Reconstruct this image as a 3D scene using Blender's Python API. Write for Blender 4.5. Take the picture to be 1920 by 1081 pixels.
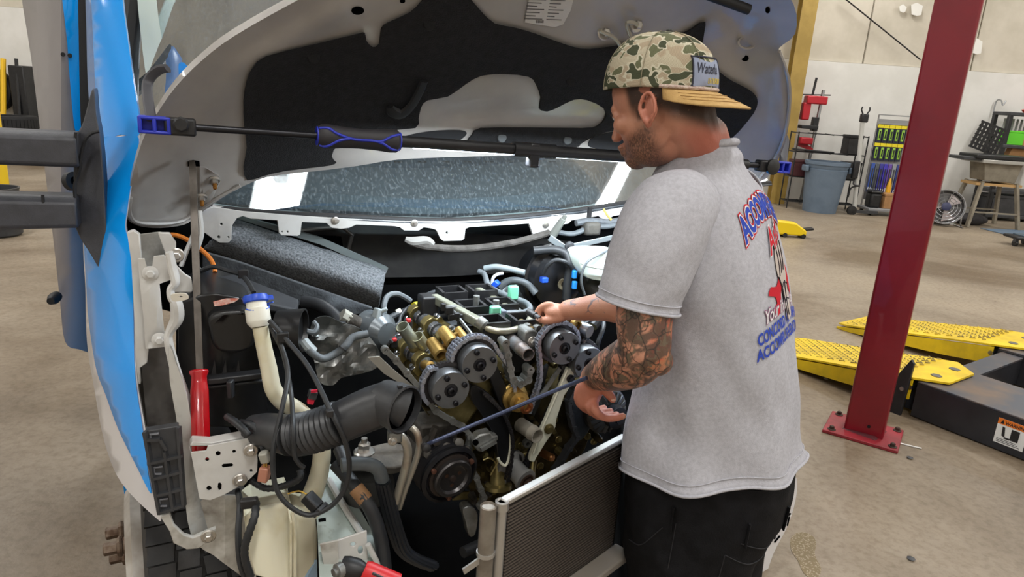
import bpy, bmesh, math, random
import numpy as np
from mathutils import Vector as V, Matrix, geometry, noise
R_ = math.radians
random.seed(7)
for o in list(bpy.data.objects):
    bpy.data.objects.remove(o)
S = bpy.context.scene
C = S.collection
# ------------------------------------------------------------------ camera
FPX = 1300.0
PITCH = R_(15.6)
ROLL = math.atan2(310, 4660)
CAM = V((0, 0, 1.62))
fw = V((0, math.cos(PITCH), -math.sin(PITCH)))
u0 = V((0, math.sin(PITCH), math.cos(PITCH)))
r0 = V((1, 0, 0))
CR = r0 * math.cos(ROLL) + u0 * math.sin(ROLL)
CU = u0 * math.cos(ROLL) - r0 * math.sin(ROLL)
cd = bpy.data.cameras.new('camera')
cd.sensor_fit = 'HORIZONTAL'
cd.sensor_width = 36.0
cd.lens = 36.0 * FPX / 1920.0
cd.clip_start = 0.02
cam = bpy.data.objects.new('camera', cd)
C.objects.link(cam)
m = Matrix((CR, CU, -fw)).transposed().to_4x4()
m.translation = CAM
cam.matrix_world = m
S.camera = cam
# ------------------------------------------------------------------ world and colour
w = bpy.data.worlds.new('world')
S.world = w
w.use_nodes = True
w.node_tree.nodes['Background'].inputs[0].default_value = (0.75, 0.85, 1.0, 1)
w.node_tree.nodes['Background'].inputs[1].default_value = 0.15
S.view_settings.view_transform = 'Standard'
S.view_settings.look = 'None'
S.view_settings.gamma = 1
S.view_settings.use_curve_mapping = False
S.view_settings.exposure = 0.0
SHOP_W = 95.0        # watts per metre-long ceiling lamp

# ------------------------------------------------------------------ survey helpers: a sight line met with a plane of the place
def ray(x, y):
    return fw + CR * ((x - 960) / FPX) - CU * ((y - 540.5) / FPX)
def P(x, y, Y):
    d = ray(x, y)
    return CAM + d * (Y / d.y)
def PZ(x, y, z):
    d = ray(x, y)
    return CAM + d * ((z - CAM.z) / d.z)
YAW = R_(25)
LAT = V((math.cos(YAW), math.sin(YAW), 0))      # across the van
REAR = V((-math.sin(YAW), math.cos(YAW), 0))    # towards the van's tail
FRONT = -REAR
UP = V((0, 0, 1))
VO = V((-0.03, 1.55, 0))
def Q(x, y, b):
    d = ray(x, y)
    return CAM + d * ((b - (CAM - VO).dot(REAR)) / d.dot(REAR))
def pxm(p):
    return FPX / (p - CAM).dot(fw)              # pixels per metre at a point

# ------------------------------------------------------------------ materials
def lin(c):
    out = []
    for v in c[:3]:
        v /= 255.0
        out.append(v / 12.92 if v <= 0.04045 else ((v + 0.055) / 1.055) ** 2.4)
    return (*out, 1)
MATS = {}
def mat(name, col, rough=0.5, metal=0.0, col2=None, scale=8.0, bump=0.0, bscale=None, spec=0.5, coat=0.0, detail=4, lo=0.4, hi=0.62, emis=None, estr=0, stretch=None, alpha=None, trans=0.0):
    if name in MATS:
        return MATS[name]
    M = bpy.data.materials.new(name)
    M.use_nodes = True
    nt = M.node_tree
    N, L = nt.nodes, nt.links
    b = N['Principled BSDF']
    b.inputs['Base Color'].default_value = lin(col)
    b.inputs['Roughness'].default_value = rough
    b.inputs['Metallic'].default_value = metal
    b.inputs['Specular IOR Level'].default_value = spec
    b.inputs['Coat Weight'].default_value = coat
    b.inputs['Transmission Weight'].default_value = trans
    if emis:
        b.inputs['Emission Color'].default_value = lin(emis)
        b.inputs['Emission Strength'].default_value = estr
    tc = N.new('ShaderNodeTexCoord')
    src = tc.outputs['Object']
    if stretch:
        mp = N.new('ShaderNodeMapping')
        mp.inputs['Scale'].default_value = stretch
        L.new(src, mp.inputs['Vector'])
        src = mp.outputs['Vector']
    if col2 is not None:
        n = N.new('ShaderNodeTexNoise')
        n.inputs['Scale'].default_value = scale
        n.inputs['Detail'].default_value = detail
        n.inputs['Roughness'].default_value = 0.6
        L.new(src, n.inputs['Vector'])
        r = N.new('ShaderNodeValToRGB')
        r.color_ramp.elements[0].position = lo
        r.color_ramp.elements[0].color = lin(col)
        r.color_ramp.elements[1].position = hi
        r.color_ramp.elements[1].color = lin(col2)
        L.new(n.outputs['Fac'], r.inputs['Fac'])
        L.new(r.outputs['Color'], b.inputs['Base Color'])
    if bump:
        n2 = N.new('ShaderNodeTexNoise')
        n2.inputs['Scale'].default_value = bscale or scale * 6
        n2.inputs['Detail'].default_value = 3
        L.new(src, n2.inputs['Vector'])
        bp = N.new('ShaderNodeBump')
        bp.inputs['Strength'].default_value = bump
        bp.inputs['Distance'].default_value = 0.004
        L.new(n2.outputs['Fac'], bp.inputs['Height'])
        L.new(bp.outputs['Normal'], b.inputs['Normal'])
    MATS[name] = M
    return M

# ------------------------------------------------------------------ mesh builder
def spline(pts, n=8, closed=False):
    """Catmull-Rom through the points (Vectors of any size)."""
    pts = [V(p) for p in pts]
    out = []
    k = len(pts)
    rng = k if closed else k - 1
    for i in range(rng):
        if closed:
            a, b, c, d = pts[(i - 1) % k], pts[i], pts[(i + 1) % k], pts[(i + 2) % k]
        else:
            b, c = pts[i], pts[i + 1]
            a = pts[i - 1] if i else b * 2 - c
            d = pts[i + 2] if i + 2 < k else c * 2 - b
        for j in range(n):
            t = j / n
            out.append(0.5 * ((2 * b) + (c - a) * t + (2 * a - 5 * b + 4 * c - d) * t * t + (3 * b - a - 3 * c + d) * t ** 3))
    if not closed:
        out.append(pts[-1])
    return out
def frame(axis, hint=UP):
    z = V(axis).normalized()
    h = V(hint)
    if abs(z.dot(h.normalized())) > 0.97:
        h = V((1, 0, 0)) if abs(z.x) < 0.9 else V((0, 1, 0))
    x = h.cross(z).normalized()
    y = z.cross(x)
    return x, y, z
class MB:
    def __init__(s):
        s.v = []
        s.f = []
    def add(s, vs, fs):
        k = len(s.v)
        s.v += [tuple(q) for q in vs]
        s.f += [tuple(i + k for i in f) for f in fs]
        return s
    def box(s, c, size, ax=None):
        c = V(c)
        X, Y, Z = ax if ax else (V((1, 0, 0)), V((0, 1, 0)), V((0, 0, 1)))
        hx, hy, hz = size[0] / 2, size[1] / 2, size[2] / 2
        vs = [c + X * (i * hx) + Y * (j * hy) + Z * (k * hz) for i in (-1, 1) for j in (-1, 1) for k in (-1, 1)]
        return s.add(vs, [(0, 1, 3, 2), (4, 6, 7, 5), (0, 4, 5, 1), (2, 3, 7, 6), (0, 2, 6, 4), (1, 5, 7, 3)])
    def bar(s, a, b, w, h, hint=UP):
        a, b = V(a), V(b)
        x, y, z = frame(b - a, hint)
        return s.box((a + b) / 2, (w, h, (b - a).length), (x, y, z))
    def tube(s, pts, r, n=10, sm=0, caps=True, flat=1.0, hint=UP):
        pts = [V(p) for p in pts]
        if not isinstance(r, (list, tuple)):
            r = [r] * len(pts)
        if sm:
            rr = spline([V((q, 0)) for q in r], sm)
            pts = spline(pts, sm)
            r = [q.x for q in rr]
        k = len(pts)
        x = None
        vs = []
        for i in range(k):
            t = (pts[min(i + 1, k - 1)] - pts[max(i - 1, 0)])
            if t.length < 1e-9:
                t = V((0, 0, 1))
            t.normalize()
            if x is None:
                x, y, _ = frame(t, hint)
            else:
                x = (x - t * x.dot(t)).normalized()
                y = t.cross(x)
            for j in range(n):
                a = 2 * math.pi * j / n
                vs.append(pts[i] + (x * math.cos(a) + y * math.sin(a) * flat) * r[i])
        fs = [(i * n + j, i * n + (j + 1) % n, (i + 1) * n + (j + 1) % n, (i + 1) * n + j) for i in range(k - 1) for j in range(n)]
        if caps:
            fs += [tuple(range(n - 1, -1, -1)), tuple((k - 1) * n + j for j in range(n))]
        return s.add(vs, fs)
    def lathe(s, o, axis, prof, n=24, hint=UP, sq=1.0):
        """prof: (radius, height along the axis) pairs"""
        x, y, z = frame(axis, hint)
        o = V(o)
        vs = []
        fs = []
        k = len(prof)
        for r, h in prof:
            r = max(r, 1e-5)
            for j in range(n):
                a = 2 * math.pi * j / n
                vs.append(o + z * h + (x * math.cos(a) + y * (math.sin(a) * sq)) * r)
        fs = [(i * n + j, i * n + (j + 1) % n, (i + 1) * n + (j + 1) % n, (i + 1) * n + j) for i in range(k - 1) for j in range(n)]
        fs += [tuple(range(n - 1, -1, -1)), tuple((k - 1) * n + j for j in range(n))]
        return s.add(vs, fs)
    def cyl(s, a, b, r, n=16, r2=None):
        a, b = V(a), V(b)
        return s.lathe(a, b - a, [(r, 0), (r if r2 is None else r2, (b - a).length)], n)
    def ring(s, o, axis, r1, r2, h, n=24):
        return s.lathe(o, axis, [(r1, 0), (r2, 0), (r2, h), (r1, h), (r1, 0)], n)
    def bolt(s, o, axis, r, h=None, washer=True):
        h = h or r * 1.1
        o = V(o)
        z = V(axis).normalized()
        if washer:
            s.lathe(o, z, [(r * 1.7, 0), (r * 1.75, h * 0.15), (r * 1.5, h * 0.3)], 14)
        s.lathe(o, z, [(r, 0), (r, h), (r * 0.75, h * 1.15)], 6)
        return s
    def ell(s, c, rad, ax=None, n=14, m_=10):
        c = V(c)
        X, Y, Z = ax if ax else (V((1, 0, 0)), V((0, 1, 0)), V((0, 0, 1)))
        vs = []
        for i in range(m_ + 1):
            ph = math.pi * i / m_
            for j in range(n):
                a = 2 * math.pi * j / n
                vs.append(c + X * (rad[0] * math.sin(ph) * math.cos(a)) + Y * (rad[1] * math.sin(ph) * math.sin(a)) + Z * (rad[2] * math.cos(ph)))
        fs = [(i * n + j, (i + 1) * n + j, (i + 1) * n + (j + 1) % n, i * n + (j + 1) % n) for i in range(m_) for j in range(n)]
        return s.add(vs, fs)
    def prism(s, pts, vec):
        pts = [V(p) for p in pts]
        vec = V(vec)
        n = len(pts)
        vs = pts + [p + vec for p in pts]
        fs = [tuple(range(n - 1, -1, -1)), tuple(range(n, 2 * n))] + [(i, (i + 1) % n, n + (i + 1) % n, n + i) for i in range(n)]
        return s.add(vs, fs)
    def sheet(s, outl, fn, th, holes=(), grid=None, back=None):
        """outline (2-D) filled, bent by fn(u, v), given a thickness along the vector th"""
        loops = [[V((p[0], p[1])) for p in outl]] + [[V((p[0], p[1])) for p in h] for h in holes]
        co = []
        ed = []
        for lp in loops:
            k = len(co)
            co += lp
            ed += [(k + i, k + (i + 1) % len(lp)) for i in range(len(lp))]
        nb = len(co)
        if grid:
            xs = [p.x for p in loops[0]]
            ys = [p.y for p in loops[0]]
            gx = min(xs) + grid * 0.5
            while gx < max(xs):
                gy = min(ys) + grid * 0.5
                while gy < max(ys):
                    q = V((gx, gy))
                    if min((q - c).length_squared for c in co[:nb]) > (grid * 0.45) ** 2:
                        co.append(q)
                    gy += grid
                gx += grid
        r = geometry.delaunay_2d_cdt(co, ed, [], 2, 1e-4)
        vs2, fs2 = r[0], r[2]
        if holes:
            def inside(p, lp):
                k, c_ = len(lp), False
                for i in range(k):
                    a, b = lp[i], lp[(i + 1) % k]
                    if (a.y > p.y) != (b.y > p.y) and p.x < (b.x - a.x) * (p.y - a.y) / (b.y - a.y) + a.x:
                        c_ = not c_
                return c_
            keep = []
            for f in fs2:
                cc = V((sum(vs2[i].x for i in f) / len(f), sum(vs2[i].y for i in f) / len(f)))
                if not any(inside(cc, h) for h in loops[1:]):
                    keep.append(f)
            fs2 = keep
        top = [V(fn(p.x, p.y)) for p in vs2]
        used = set(i for f in fs2 for i in f)
        n = len(top)
        if not callable(th):
            tv = V(th)
            bot = [p + tv for p in top]
        else:
            bot = [V(th(p.x, p.y)) for p in vs2]
        cnt = {}
        for f in fs2:
            for i in range(len(f)):
                a, b = f[i], f[(i + 1) % len(f)]
                cnt[(a, b)] = 1
        fs = [tuple(f) for f in fs2] + [tuple(i + n for i in reversed(f)) for f in fs2]
        for (a, b) in cnt:
            if (b, a) not in cnt:
                fs.append((b, a, a + n, b + n))
        remap = {}
        vs = []
        for f in fs:
            for i in f:
                if i not in remap:
                    remap[i] = len(vs)
                    vs.append(top[i] if i < n else bot[i - n])
        return s.add(vs, [tuple(remap[i] for i in f) for f in fs])
    def mesh(s, name, sharp=35):
        me = bpy.data.meshes.new(name)
        me.from_pydata([tuple(q) for q in s.v], [], s.f)
        bm = bmesh.new()
        bm.from_mesh(me)
        bmesh.ops.recalc_face_normals(bm, faces=bm.faces)
        bm.to_mesh(me)
        bm.free()
        me.shade_smooth()
        me.set_sharp_from_angle(angle=R_(sharp))
        return me
    def build(s, name, material, parent=None, sharp=35, bevel=0, label=None, kind=None, seg=2):
        o = bpy.data.objects.new(name, s.mesh(name, sharp))
        C.objects.link(o)
        ms = material if isinstance(material, (list, tuple)) else [material]
        for q in ms:
            o.data.materials.append(q)
        if bevel:
            md = o.modifiers.new('bevel', 'BEVEL')
            md.width = bevel
            md.segments = seg
            md.limit_method = 'ANGLE'
            md.angle_limit = R_(40)
        if parent:
            adopt(o, parent)
        if label:
            o['label'] = label
        if kind:
            o['kind'] = kind
        return o
WM = {}
def adopt(o, parent):
    o.parent = parent
    o.matrix_parent_inverse = Matrix.Translation(-WM.get(parent.name, V((0, 0, 0))))
def thing(name, label, cat, loc=(0, 0, 0), group=None):
    o = bpy.data.objects.new(name, None)
    C.objects.link(o)
    o.empty_display_size = 0.05
    o.location = loc
    WM[o.name] = V(loc)
    o['label'] = label
    o['category'] = cat
    if group:
        o['group'] = group
    return o
def tag(o, label, cat, group=None):
    o['label'] = label
    o['category'] = cat
    if group:
        o['group'] = group
    return o
def structure(o):
    o['kind'] = 'structure'
    return o
def dup(root, off, label=None, parent=None, name=None):
    """copy a thing and its parts, moved by off"""
    c = root.copy()
    C.objects.link(c)
    if parent is None:
        c.location = root.location + V(off)
        if root.name in WM:
            WM[c.name] = c.location.copy()
    else:
        c.parent = parent
    if label:
        c['label'] = label
    for ch in root.children:
        dup(ch, off, parent=c)
    return c
def lerp(x, xs, ys):
    return float(np.interp(x, xs, ys))
def text_mesh(body, size=1.0, shear=0.0, offset=0.0, space=1.0, bold=0.0):
    cu = bpy.data.curves.new('t', 'FONT')
    cu.body = body
    cu.size = size
    cu.shear = shear
    cu.offset = offset + bold
    cu.space_character = space
    cu.resolution_u = 3
    ob = bpy.data.objects.new('t', cu)
    C.objects.link(ob)
    dg = bpy.context.evaluated_depsgraph_get()
    me = bpy.data.meshes.new_from_object(ob.evaluated_get(dg))
    bpy.data.objects.remove(ob)
    bpy.data.curves.remove(cu)
    bm = bmesh.new()
    bm.from_mesh(me)
    bpy.data.meshes.remove(me)
    bmesh.ops.remove_doubles(bm, verts=bm.verts, dist=1e-5)
    vs = [(v.co.x, v.co.y) for v in bm.verts]
    fs = [tuple(v.index for v in f.verts) for f in bm.faces]
    bm.free()
    return vs, fs
def add_text(mb, body, size, fn, **k):
    """lay lettering on a surface fn(u, v); returns its width"""
    vs, fs = text_mesh(body, size, **k)
    if not vs:
        return 0
    mb.add([fn(u, v) for u, v in vs], fs)
    return max(v[0] for v in vs)
# shared materials
M_black = mat('black plastic', (24, 24, 26), 0.45, col2=(34, 34, 36), scale=20)
M_dkgrey = mat('dark grey plastic', (52, 53, 56), 0.5, col2=(62, 63, 66), scale=12)
M_steel = mat('bright steel', (170, 172, 175), 0.3, 1.0)
M_chrome = mat('chrome tube', (215, 215, 218), 0.15, 1.0)
M_red = mat('lift red paint', (130, 12, 30), 0.32, col2=(118, 10, 26), scale=2.5, coat=0.3)
M_red2 = mat('bright red paint', (176, 26, 40), 0.4)
M_liftblk = mat('black lift paint', (30, 31, 35), 0.35, col2=(44, 45, 50), scale=3, bump=0.05)
M_runway = mat('worn runway steel', (74, 78, 88), 0.4, 0.3, col2=(120, 100, 84), scale=2.6, lo=0.46, hi=0.72)
M_yramp = mat('yellow ramp paint', (236, 200, 22), 0.5, col2=(206, 174, 26), scale=5)
M_card = mat('brown cardboard', (176, 132, 88), 0.8, col2=(164, 122, 80), scale=8)
# ================================================================== the setting
def concrete():
    M = bpy.data.materials.new('stained concrete')
    M.use_nodes = True
    N, L = M.node_tree.nodes, M.node_tree.links
    b = N['Principled BSDF']
    b.inputs['Roughness'].default_value = 0.42
    b.inputs['Specular IOR Level'].default_value = 0.35
    tc = N.new('ShaderNodeTexCoord')
    def nz(sc, det, dist=0.0):
        n = N.new('ShaderNodeTexNoise')
        n.inputs['Scale'].default_value = sc
        n.inputs['Detail'].default_value = det
        n.inputs['Roughness'].default_value = 0.65
        n.inputs['Distortion'].default_value = dist
        L.new(tc.outputs['Object'], n.inputs['Vector'])
        return n.outputs['Fac']
    def ramp(src, p0, c0, p1, c1):
        r = N.new('ShaderNodeValToRGB')
        r.color_ramp.elements[0].position = p0
        r.color_ramp.elements[1].position = p1
        r.color_ramp.elements[0].color = c0
        r.color_ramp.elements[1].color = c1
        L.new(src, r.inputs['Fac'])
        return r.outputs['Color']
    def mix(a, bb, fac, mode='MULTIPLY'):
        mm = N.new('ShaderNodeMix')
        mm.data_type = 'RGBA'
        mm.blend_type = mode
        mm.inputs[0].default_value = fac
        L.new(a, mm.inputs[6])
        L.new(bb, mm.inputs[7])
        return mm.outputs[2]
    base = ramp(nz(0.9, 6), 0.3, lin((144, 132, 116)), 0.7, lin((166, 152, 133)))
    blot = ramp(nz(0.45, 8, 0.8), 0.36, lin((178, 166, 150)), 0.58, (1, 1, 1, 1))
    fine = ramp(nz(28, 5), 0.35, lin((206, 200, 190)), 0.55, (1, 1, 1, 1))
    spot = ramp(nz(5.5, 3), 0.24, lin((150, 132, 108)), 0.3, (1, 1, 1, 1))
    c = mix(mix(mix(base, blot, 0.9), fine, 0.6), spot, 0.7)
    L.new(c, b.inputs['Base Color'])
    bp = N.new('ShaderNodeBump')
    bp.inputs['Strength'].default_value = 0.12
    bp.inputs['Distance'].default_value = 0.01
    L.new(nz(40, 4), bp.inputs['Height'])
    L.new(bp.outputs['Normal'], b.inputs['Normal'])
    return M
XL, XR, YB, YW, ZC = -14.0, 12.0, -9.0, 13.2, 6.0
M_floor = concrete()
structure(MB().box(((XL + XR) / 2, (YB + YW) / 2, -0.1), (XR - XL, YW - YB, 0.2)).build('floor', M_floor))
M_white = mat('white painted block wall', (214, 212, 206), 0.75, col2=(226, 224, 219), scale=1.2, bump=0.1, bscale=30)
M_beige = mat('bare beige panel wall', (192, 184, 168), 0.85, col2=(206, 198, 183), scale=1.5, bump=0.15, bscale=25)
M_ceil = mat('white ceiling deck', (205, 203, 198), 0.8, col2=(190, 188, 184), scale=1)
ZP = 2.55
wf = structure(MB().box(((XL + XR) / 2, YW + 0.1, ZP / 2), (XR - XL, 0.2, ZP)).build('wall_far', M_white))
# upper wall: one slab per panel, with open joints between
xj = [XL, -11.2, -8.6, -6.0, -3.4, -0.8, 1.8, 4.2, 6.05, 8.0, 10.0, XR]
for i in range(len(xj) - 1):
    a, b = xj[i] + 0.012, xj[i + 1] - 0.012
    MB().box(((a + b) / 2, YW + 0.13, (ZP + ZC) / 2), (b - a, 0.14, ZC - ZP - 0.01)).build('panel', M_beige, wf, bevel=0.008)
MB().box(((XL + XR) / 2, YW + 0.19, (ZP + ZC) / 2), (XR - XL, 0.1, ZC - ZP)).build('backing', mat('dark wall joint', (120, 110, 96), 0.9), wf)
structure(MB().box((XL - 0.1, (YB + YW) / 2, ZC / 2), (0.2, YW - YB, ZC)).build('wall_left', M_white))
structure(MB().box((XR + 0.1, (YB + YW) / 2, ZC / 2), (0.2, YW - YB, ZC)).build('wall_right', M_white))
structure(MB().box(((XL + XR) / 2, YB - 0.1, ZC / 2), (XR - XL, 0.2, ZC)).build('wall_back', M_white))
structure(MB().box(((XL + XR) / 2, (YB + YW) / 2, ZC + 0.1), (XR - XL, YW - YB, 0.2)).build('ceiling', M_ceil))
# ceiling lamps: each a housing with a diffuser and its own light
def ceiling_lamp(x, y):
    t = thing('ceiling_lamp', 'white strip lamp hung under the shop ceiling', 'lamp', (x, y, ZC - 0.35), 'strip lamps under the ceiling')
    MB().box((x, y, ZC - 0.3), (0.42, 1.5, 0.06)).build('housing', mat('lamp housing', (225, 225, 225), 0.4), t, bevel=0.01)
    MB().box((x, y, ZC - 0.345), (0.36, 1.44, 0.03)).build('diffuser', mat('lamp diffuser', (255, 255, 255), 0.4, emis=(255, 252, 245), estr=14.0), t, bevel=0.008)
    for s in (-0.6, 0.6):
        MB().cyl((x, y + s, ZC - 0.27), (x, y + s, ZC + 0.01), 0.006, 6).build('rod', mat('lamp rod', (150, 150, 150), 0.4, 1.0), t)
    ld = bpy.data.lights.new('lamp_light', 'AREA')
    ld.shape = 'RECTANGLE'
    ld.size = 0.3
    ld.size_y = 1.5
    ld.energy = SHOP_W
    ld.color = (1.0, 0.99, 0.965)
    lo = bpy.data.objects.new('lamp_light', ld)
    C.objects.link(lo)
    adopt(lo, t)
    lo.location = (x, y, ZC - 0.38)
for ix, ys in ((-10.0, (-6, 0.2, 5.4, 10.4)), (-5.0, (-6, 0.2, 5.4, 10.4)), (0.66, (-6, -0.75, 5.2, 10.6)), (4.98, (-5, 1.25, 6.4, 11.4)), (9.6, (-6, 0.2, 5.4, 10.4))):
    for iy in ys:
        ceiling_lamp(ix, iy)
# steel column
def foot(px, Y):
    a, b = 0.0, 2400.0
    for _ in range(50):
        mid = (a + b) / 2
        if P(px, mid, Y).z > 0:
            a = mid
        else:
            b = mid
    p = P(px, a, Y)
    p.z = 0
    return p
M_yel = mat('ochre column paint', (166, 138, 70), 0.5, col2=(150, 124, 60), scale=3)
c0 = foot(1453, 12.9)
t = thing('steel_column', 'tall ochre painted steel column against the far wall', 'column', c0)
for s, n in ((-1, 'flange'), (1, 'flange')):
    MB().box(c0 + V((0, s * 0.1, 3)), (0.26, 0.025, 6)).build(n, M_yel, t)
MB().box(c0 + V((0, 0, 3)), (0.03, 0.19, 6)).build('web', M_yel, t)
# ================================================================== the van
M_blue = mat('gloss blue vinyl', (6, 158, 255), 0.2, spec=0.4, coat=0.4)
M_vwhite = mat('gloss white body paint', (214, 212, 214), 0.25, coat=0.4)
M_under = mat('grey-white underside paint', (170, 166, 162), 0.36, col2=(156, 152, 148), scale=6, lo=0.35, hi=0.7, coat=0.25)
M_inner = mat('white inner panel paint', (206, 205, 202), 0.4, col2=(188, 185, 180), scale=9, lo=0.42, hi=0.7)
M_dirty = mat('dirty white panel paint', (190, 188, 182), 0.5, col2=(118, 108, 96), scale=11, lo=0.52, hi=0.75)
M_liner = mat('black felt hood liner', (17, 17, 19), 0.95, col2=(26, 26, 28), scale=60, bump=0.6, bscale=260)
M_trimg = mat('dark grey mirror plastic', (66, 67, 73), 0.5, col2=(58, 59, 64), scale=30, bump=0.15, bscale=400)
M_rubber = mat('black rubber', (20, 20, 22), 0.6, bump=0.1)
M_hole = mat('dark opening', (5, 5, 6), 0.95, spec=0.0)
M_zinc = mat('zinc bolt', (196, 192, 186), 0.35, 0.9)
M_void = mat('black bay paint and shade', (9, 9, 10), 0.8, col2=(15, 15, 15), scale=10, spec=0.15)  # also colours the sheet that imitates shade under the engine
def sp(poly, n=4):
    return spline([V((float(a), float(b))) for a, b in poly], n, True)
def seg(x, y, a, b, wdt):
    ax, ay = a
    bx, by = b
    dx, dy = bx - ax, by - ay
    t = max(0, min(1, ((x - ax) * dx + (y - ay) * dy) / (dx * dx + dy * dy)))
    d = math.hypot(x - ax - t * dx, y - ay - t * dy)
    return math.exp(-(d / wdt) ** 2)
van0 = Q(640, 1000, 0.3)
van = thing('van', 'blue and white van with its hood raised and front end stripped', 'van', V((van0.x, van0.y, 0)))
# ---------------- left fender and windscreen pillar
def bf(x, y):
    xr = lerp(y, [0, 250, 420, 700, 970], [228, 262, 238, 256, 300])
    return lerp(y, [-40, 0, 250, 450, 700, 970], [0.8, 0.74, 0.46, 0.3, 0.14, 0.02]) + 0.0013 * (xr - x) + 0.000012 * max(xr - x, 0) ** 2
def onf(e):
    return lambda x, y: Q(x, y, bf(x, y) - e)
fen = sp([(185, 262), (225, 254), (262, 256), (250, 330), (240, 395), (237, 428), (247, 470), (252, 580), (256, 700), (272, 800), (288, 890), (302, 968), (290, 968), (228, 905), (197, 832), (176, 725), (163, 640), (160, 540), (156, 440), (170, 340)], 5)
fo = MB().sheet(fen, onf(0), REAR * 0.02, grid=16).build('fender', M_vwhite, van, sharp=50, label='white fender with a blue vinyl wrap')
bl = sp([(186, 264), (225, 256), (260, 259), (248, 330), (238, 395), (235, 428), (245, 470), (250, 580), (253, 700), (267, 800), (277, 880), (283, 925), (255, 872), (222, 805), (198, 740), (180, 690), (166, 600), (162, 540), (158, 440), (172, 340)], 5)
MB().sheet(bl, onf(0.003), REAR * 0.002, grid=16).build('vinyl_wrap', M_blue, fo, sharp=50)
pil = sp([(170, -60), (190, -60), (222, -60), (232, 20), (250, 150), (262, 250), (225, 252), (186, 258), (178, 150), (172, 20)], 4)
MB().sheet(pil, onf(0.002), REAR * 0.05, grid=18).build('pillar', M_blue, van, sharp=50, label='gloss blue windscreen pillar')
st = MB().sheet(sp([(160, -60), (172, -60), (178, 100), (190, 250), (180, 262), (166, 180), (162, 60)], 4), lambda x, y: Q(x, y, bf(x, y) + 0.05), REAR * 0.05, grid=16)
st.build('door_frame', mat('blue-grey door frame', (96, 128, 176), 0.3), van, sharp=50)
sl = MB().sheet(sp([(148, -60), (168, -60), (170, 60), (176, 170), (160, 230), (152, 240), (148, 100)], 4), lambda x, y: Q(x, y, 1.02), REAR * 0.03, grid=30)
sl.build('door_seal', M_rubber, van)
# silver body panel further back, with a blue stripe at its inner edge
def bs(x, y):
    return 1.34 + 0.28 * ((x - 122) / 55.0) ** 2 * (1 if x < 122 else 0.3)
pan = sp([(38, -60), (100, -60), (152, -60), (158, 120), (160, 240), (172, 420), (186, 600), (188, 660), (150, 655), (122, 640), (112, 560), (100, 450), (82, 300), (60, 120)], 4)
so = MB().sheet(pan, lambda x, y: Q(x, y, bs(x, y)), REAR * 1.2, grid=22).build('body_corner', mat('satin silver wrap', (142, 138, 140), 0.35, 0.35, col2=(150, 146, 148), scale=3), van, sharp=60, label='silver rounded body corner')
MB().sheet(sp([(114, -60), (152, -60), (157, 120), (159, 240), (150, 246), (140, 240), (131, 150), (126, 80)], 4), lambda x, y: Q(x, y, bs(x, y) - 0.006), REAR * 0.004, grid=22).build('blue_stripe', M_blue, so, sharp=60)
for (x, y) in ((118, 102), (131, 104)):
    MB().lathe(Q(x, y, bs(x, y) - 0.01), FRONT, [(0.007, 0), (0.006, 0.004)], 10).build('fastener', M_rubber, so)
MB().ring(Q(131, 340, 1.22), V((1, -0.3, 0.2)), 0.014, 0.03, 0.02, 20).build('rubber_grommet', M_rubber, van)
MB().lathe(Q(106, 555, 1.3), V((0.3, -1, 0)), [(0.018, 0), (0.02, 0.03), (0.012, 0.06)], 12).build('rubber_stop', M_rubber, van)
# ---------------- door mirror
mroot = MB().sheet(sp([(174, 165), (180, 215), (187, 255), (194, 330), (199, 420), (207, 532), (192, 514), (168, 474), (147, 440), (136, 402), (138, 350), (138, 300), (142, 258), (156, 228)], 4), lambda x, y: Q(x, y, 0.4 + 0.0006 * (200 - x) + 0.00045 * (y - 300) * -1 * 0.3), REAR * 0.08, grid=22).build('mirror', M_trimg, van, bevel=0.006, label='dark grey plastic mirror mount with two arms')
def arm(p0, h0, p1, h1, name):
    mb = MB()
    a, b = Q(*p0), Q(*p1)
    x, y, z = frame(b - a)
    n = 12
    vs = []
    for k in range(n + 1):
        t = k / n
        c = a.lerp(b, t)
        h = (h0 + (h1 - h0) * t) / 2
        d = 0.055
        r = [(-d, -h * 0.8), (-d * 0.8, -h), (d * 0.8, -h), (d, -h * 0.8), (d, h * 0.7), (d * 0.7, h), (-d * 0.7, h), (-d, h * 0.7)]
        vs += [c + REAR * q[0] + UP * q[1] for q in r]
    fs = [(k * 8 + j, k * 8 + (j + 1) % 8, (k + 1) * 8 + (j + 1) % 8, (k + 1) * 8 + j) for k in range(n) for j in range(8)]
    fs += [tuple(range(8)), tuple(n * 8 + j for j in range(8))]
    mb.add(vs, fs)
    return mb.build(name, M_trimg, mroot, bevel=0.004)
arm((150, 279, 0.41), 0.072, (-260, 262, 0.42), 0.07, 'upper_arm')
arm((150, 393, 0.41), 0.066, (-260, 392, 0.42), 0.084, 'lower_arm')
MB().tube([Q(x, y, 0.365) for x, y in ((78, 305), (80, 292), (100, 292), (132, 290), (139, 280), (142, 248))], 0.003, 6).build('seam', M_rubber, mroot)
MB().tube([Q(x, y, 0.36) for x, y in ((80, 365), (82, 390), (84, 393), (120, 396), (140, 397), (143, 420))], 0.003, 6).build('seam', M_rubber, mroot)
MB().tube([Q(x, y, 0.38) for x, y in ((186, 246), (172, 250), (160, 262), (152, 290), (148, 320), (140, 350), (143, 390), (139, 405))], 0.004, 6, sm=4).build('seam', M_rubber, mroot)
mh = Q(-330, 330, 0.42)
MB().box(mh, (0.26, 0.12, 0.42), (LAT, REAR, UP)).build('mirror_head', M_rubber, mroot, bevel=0.05)
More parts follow.
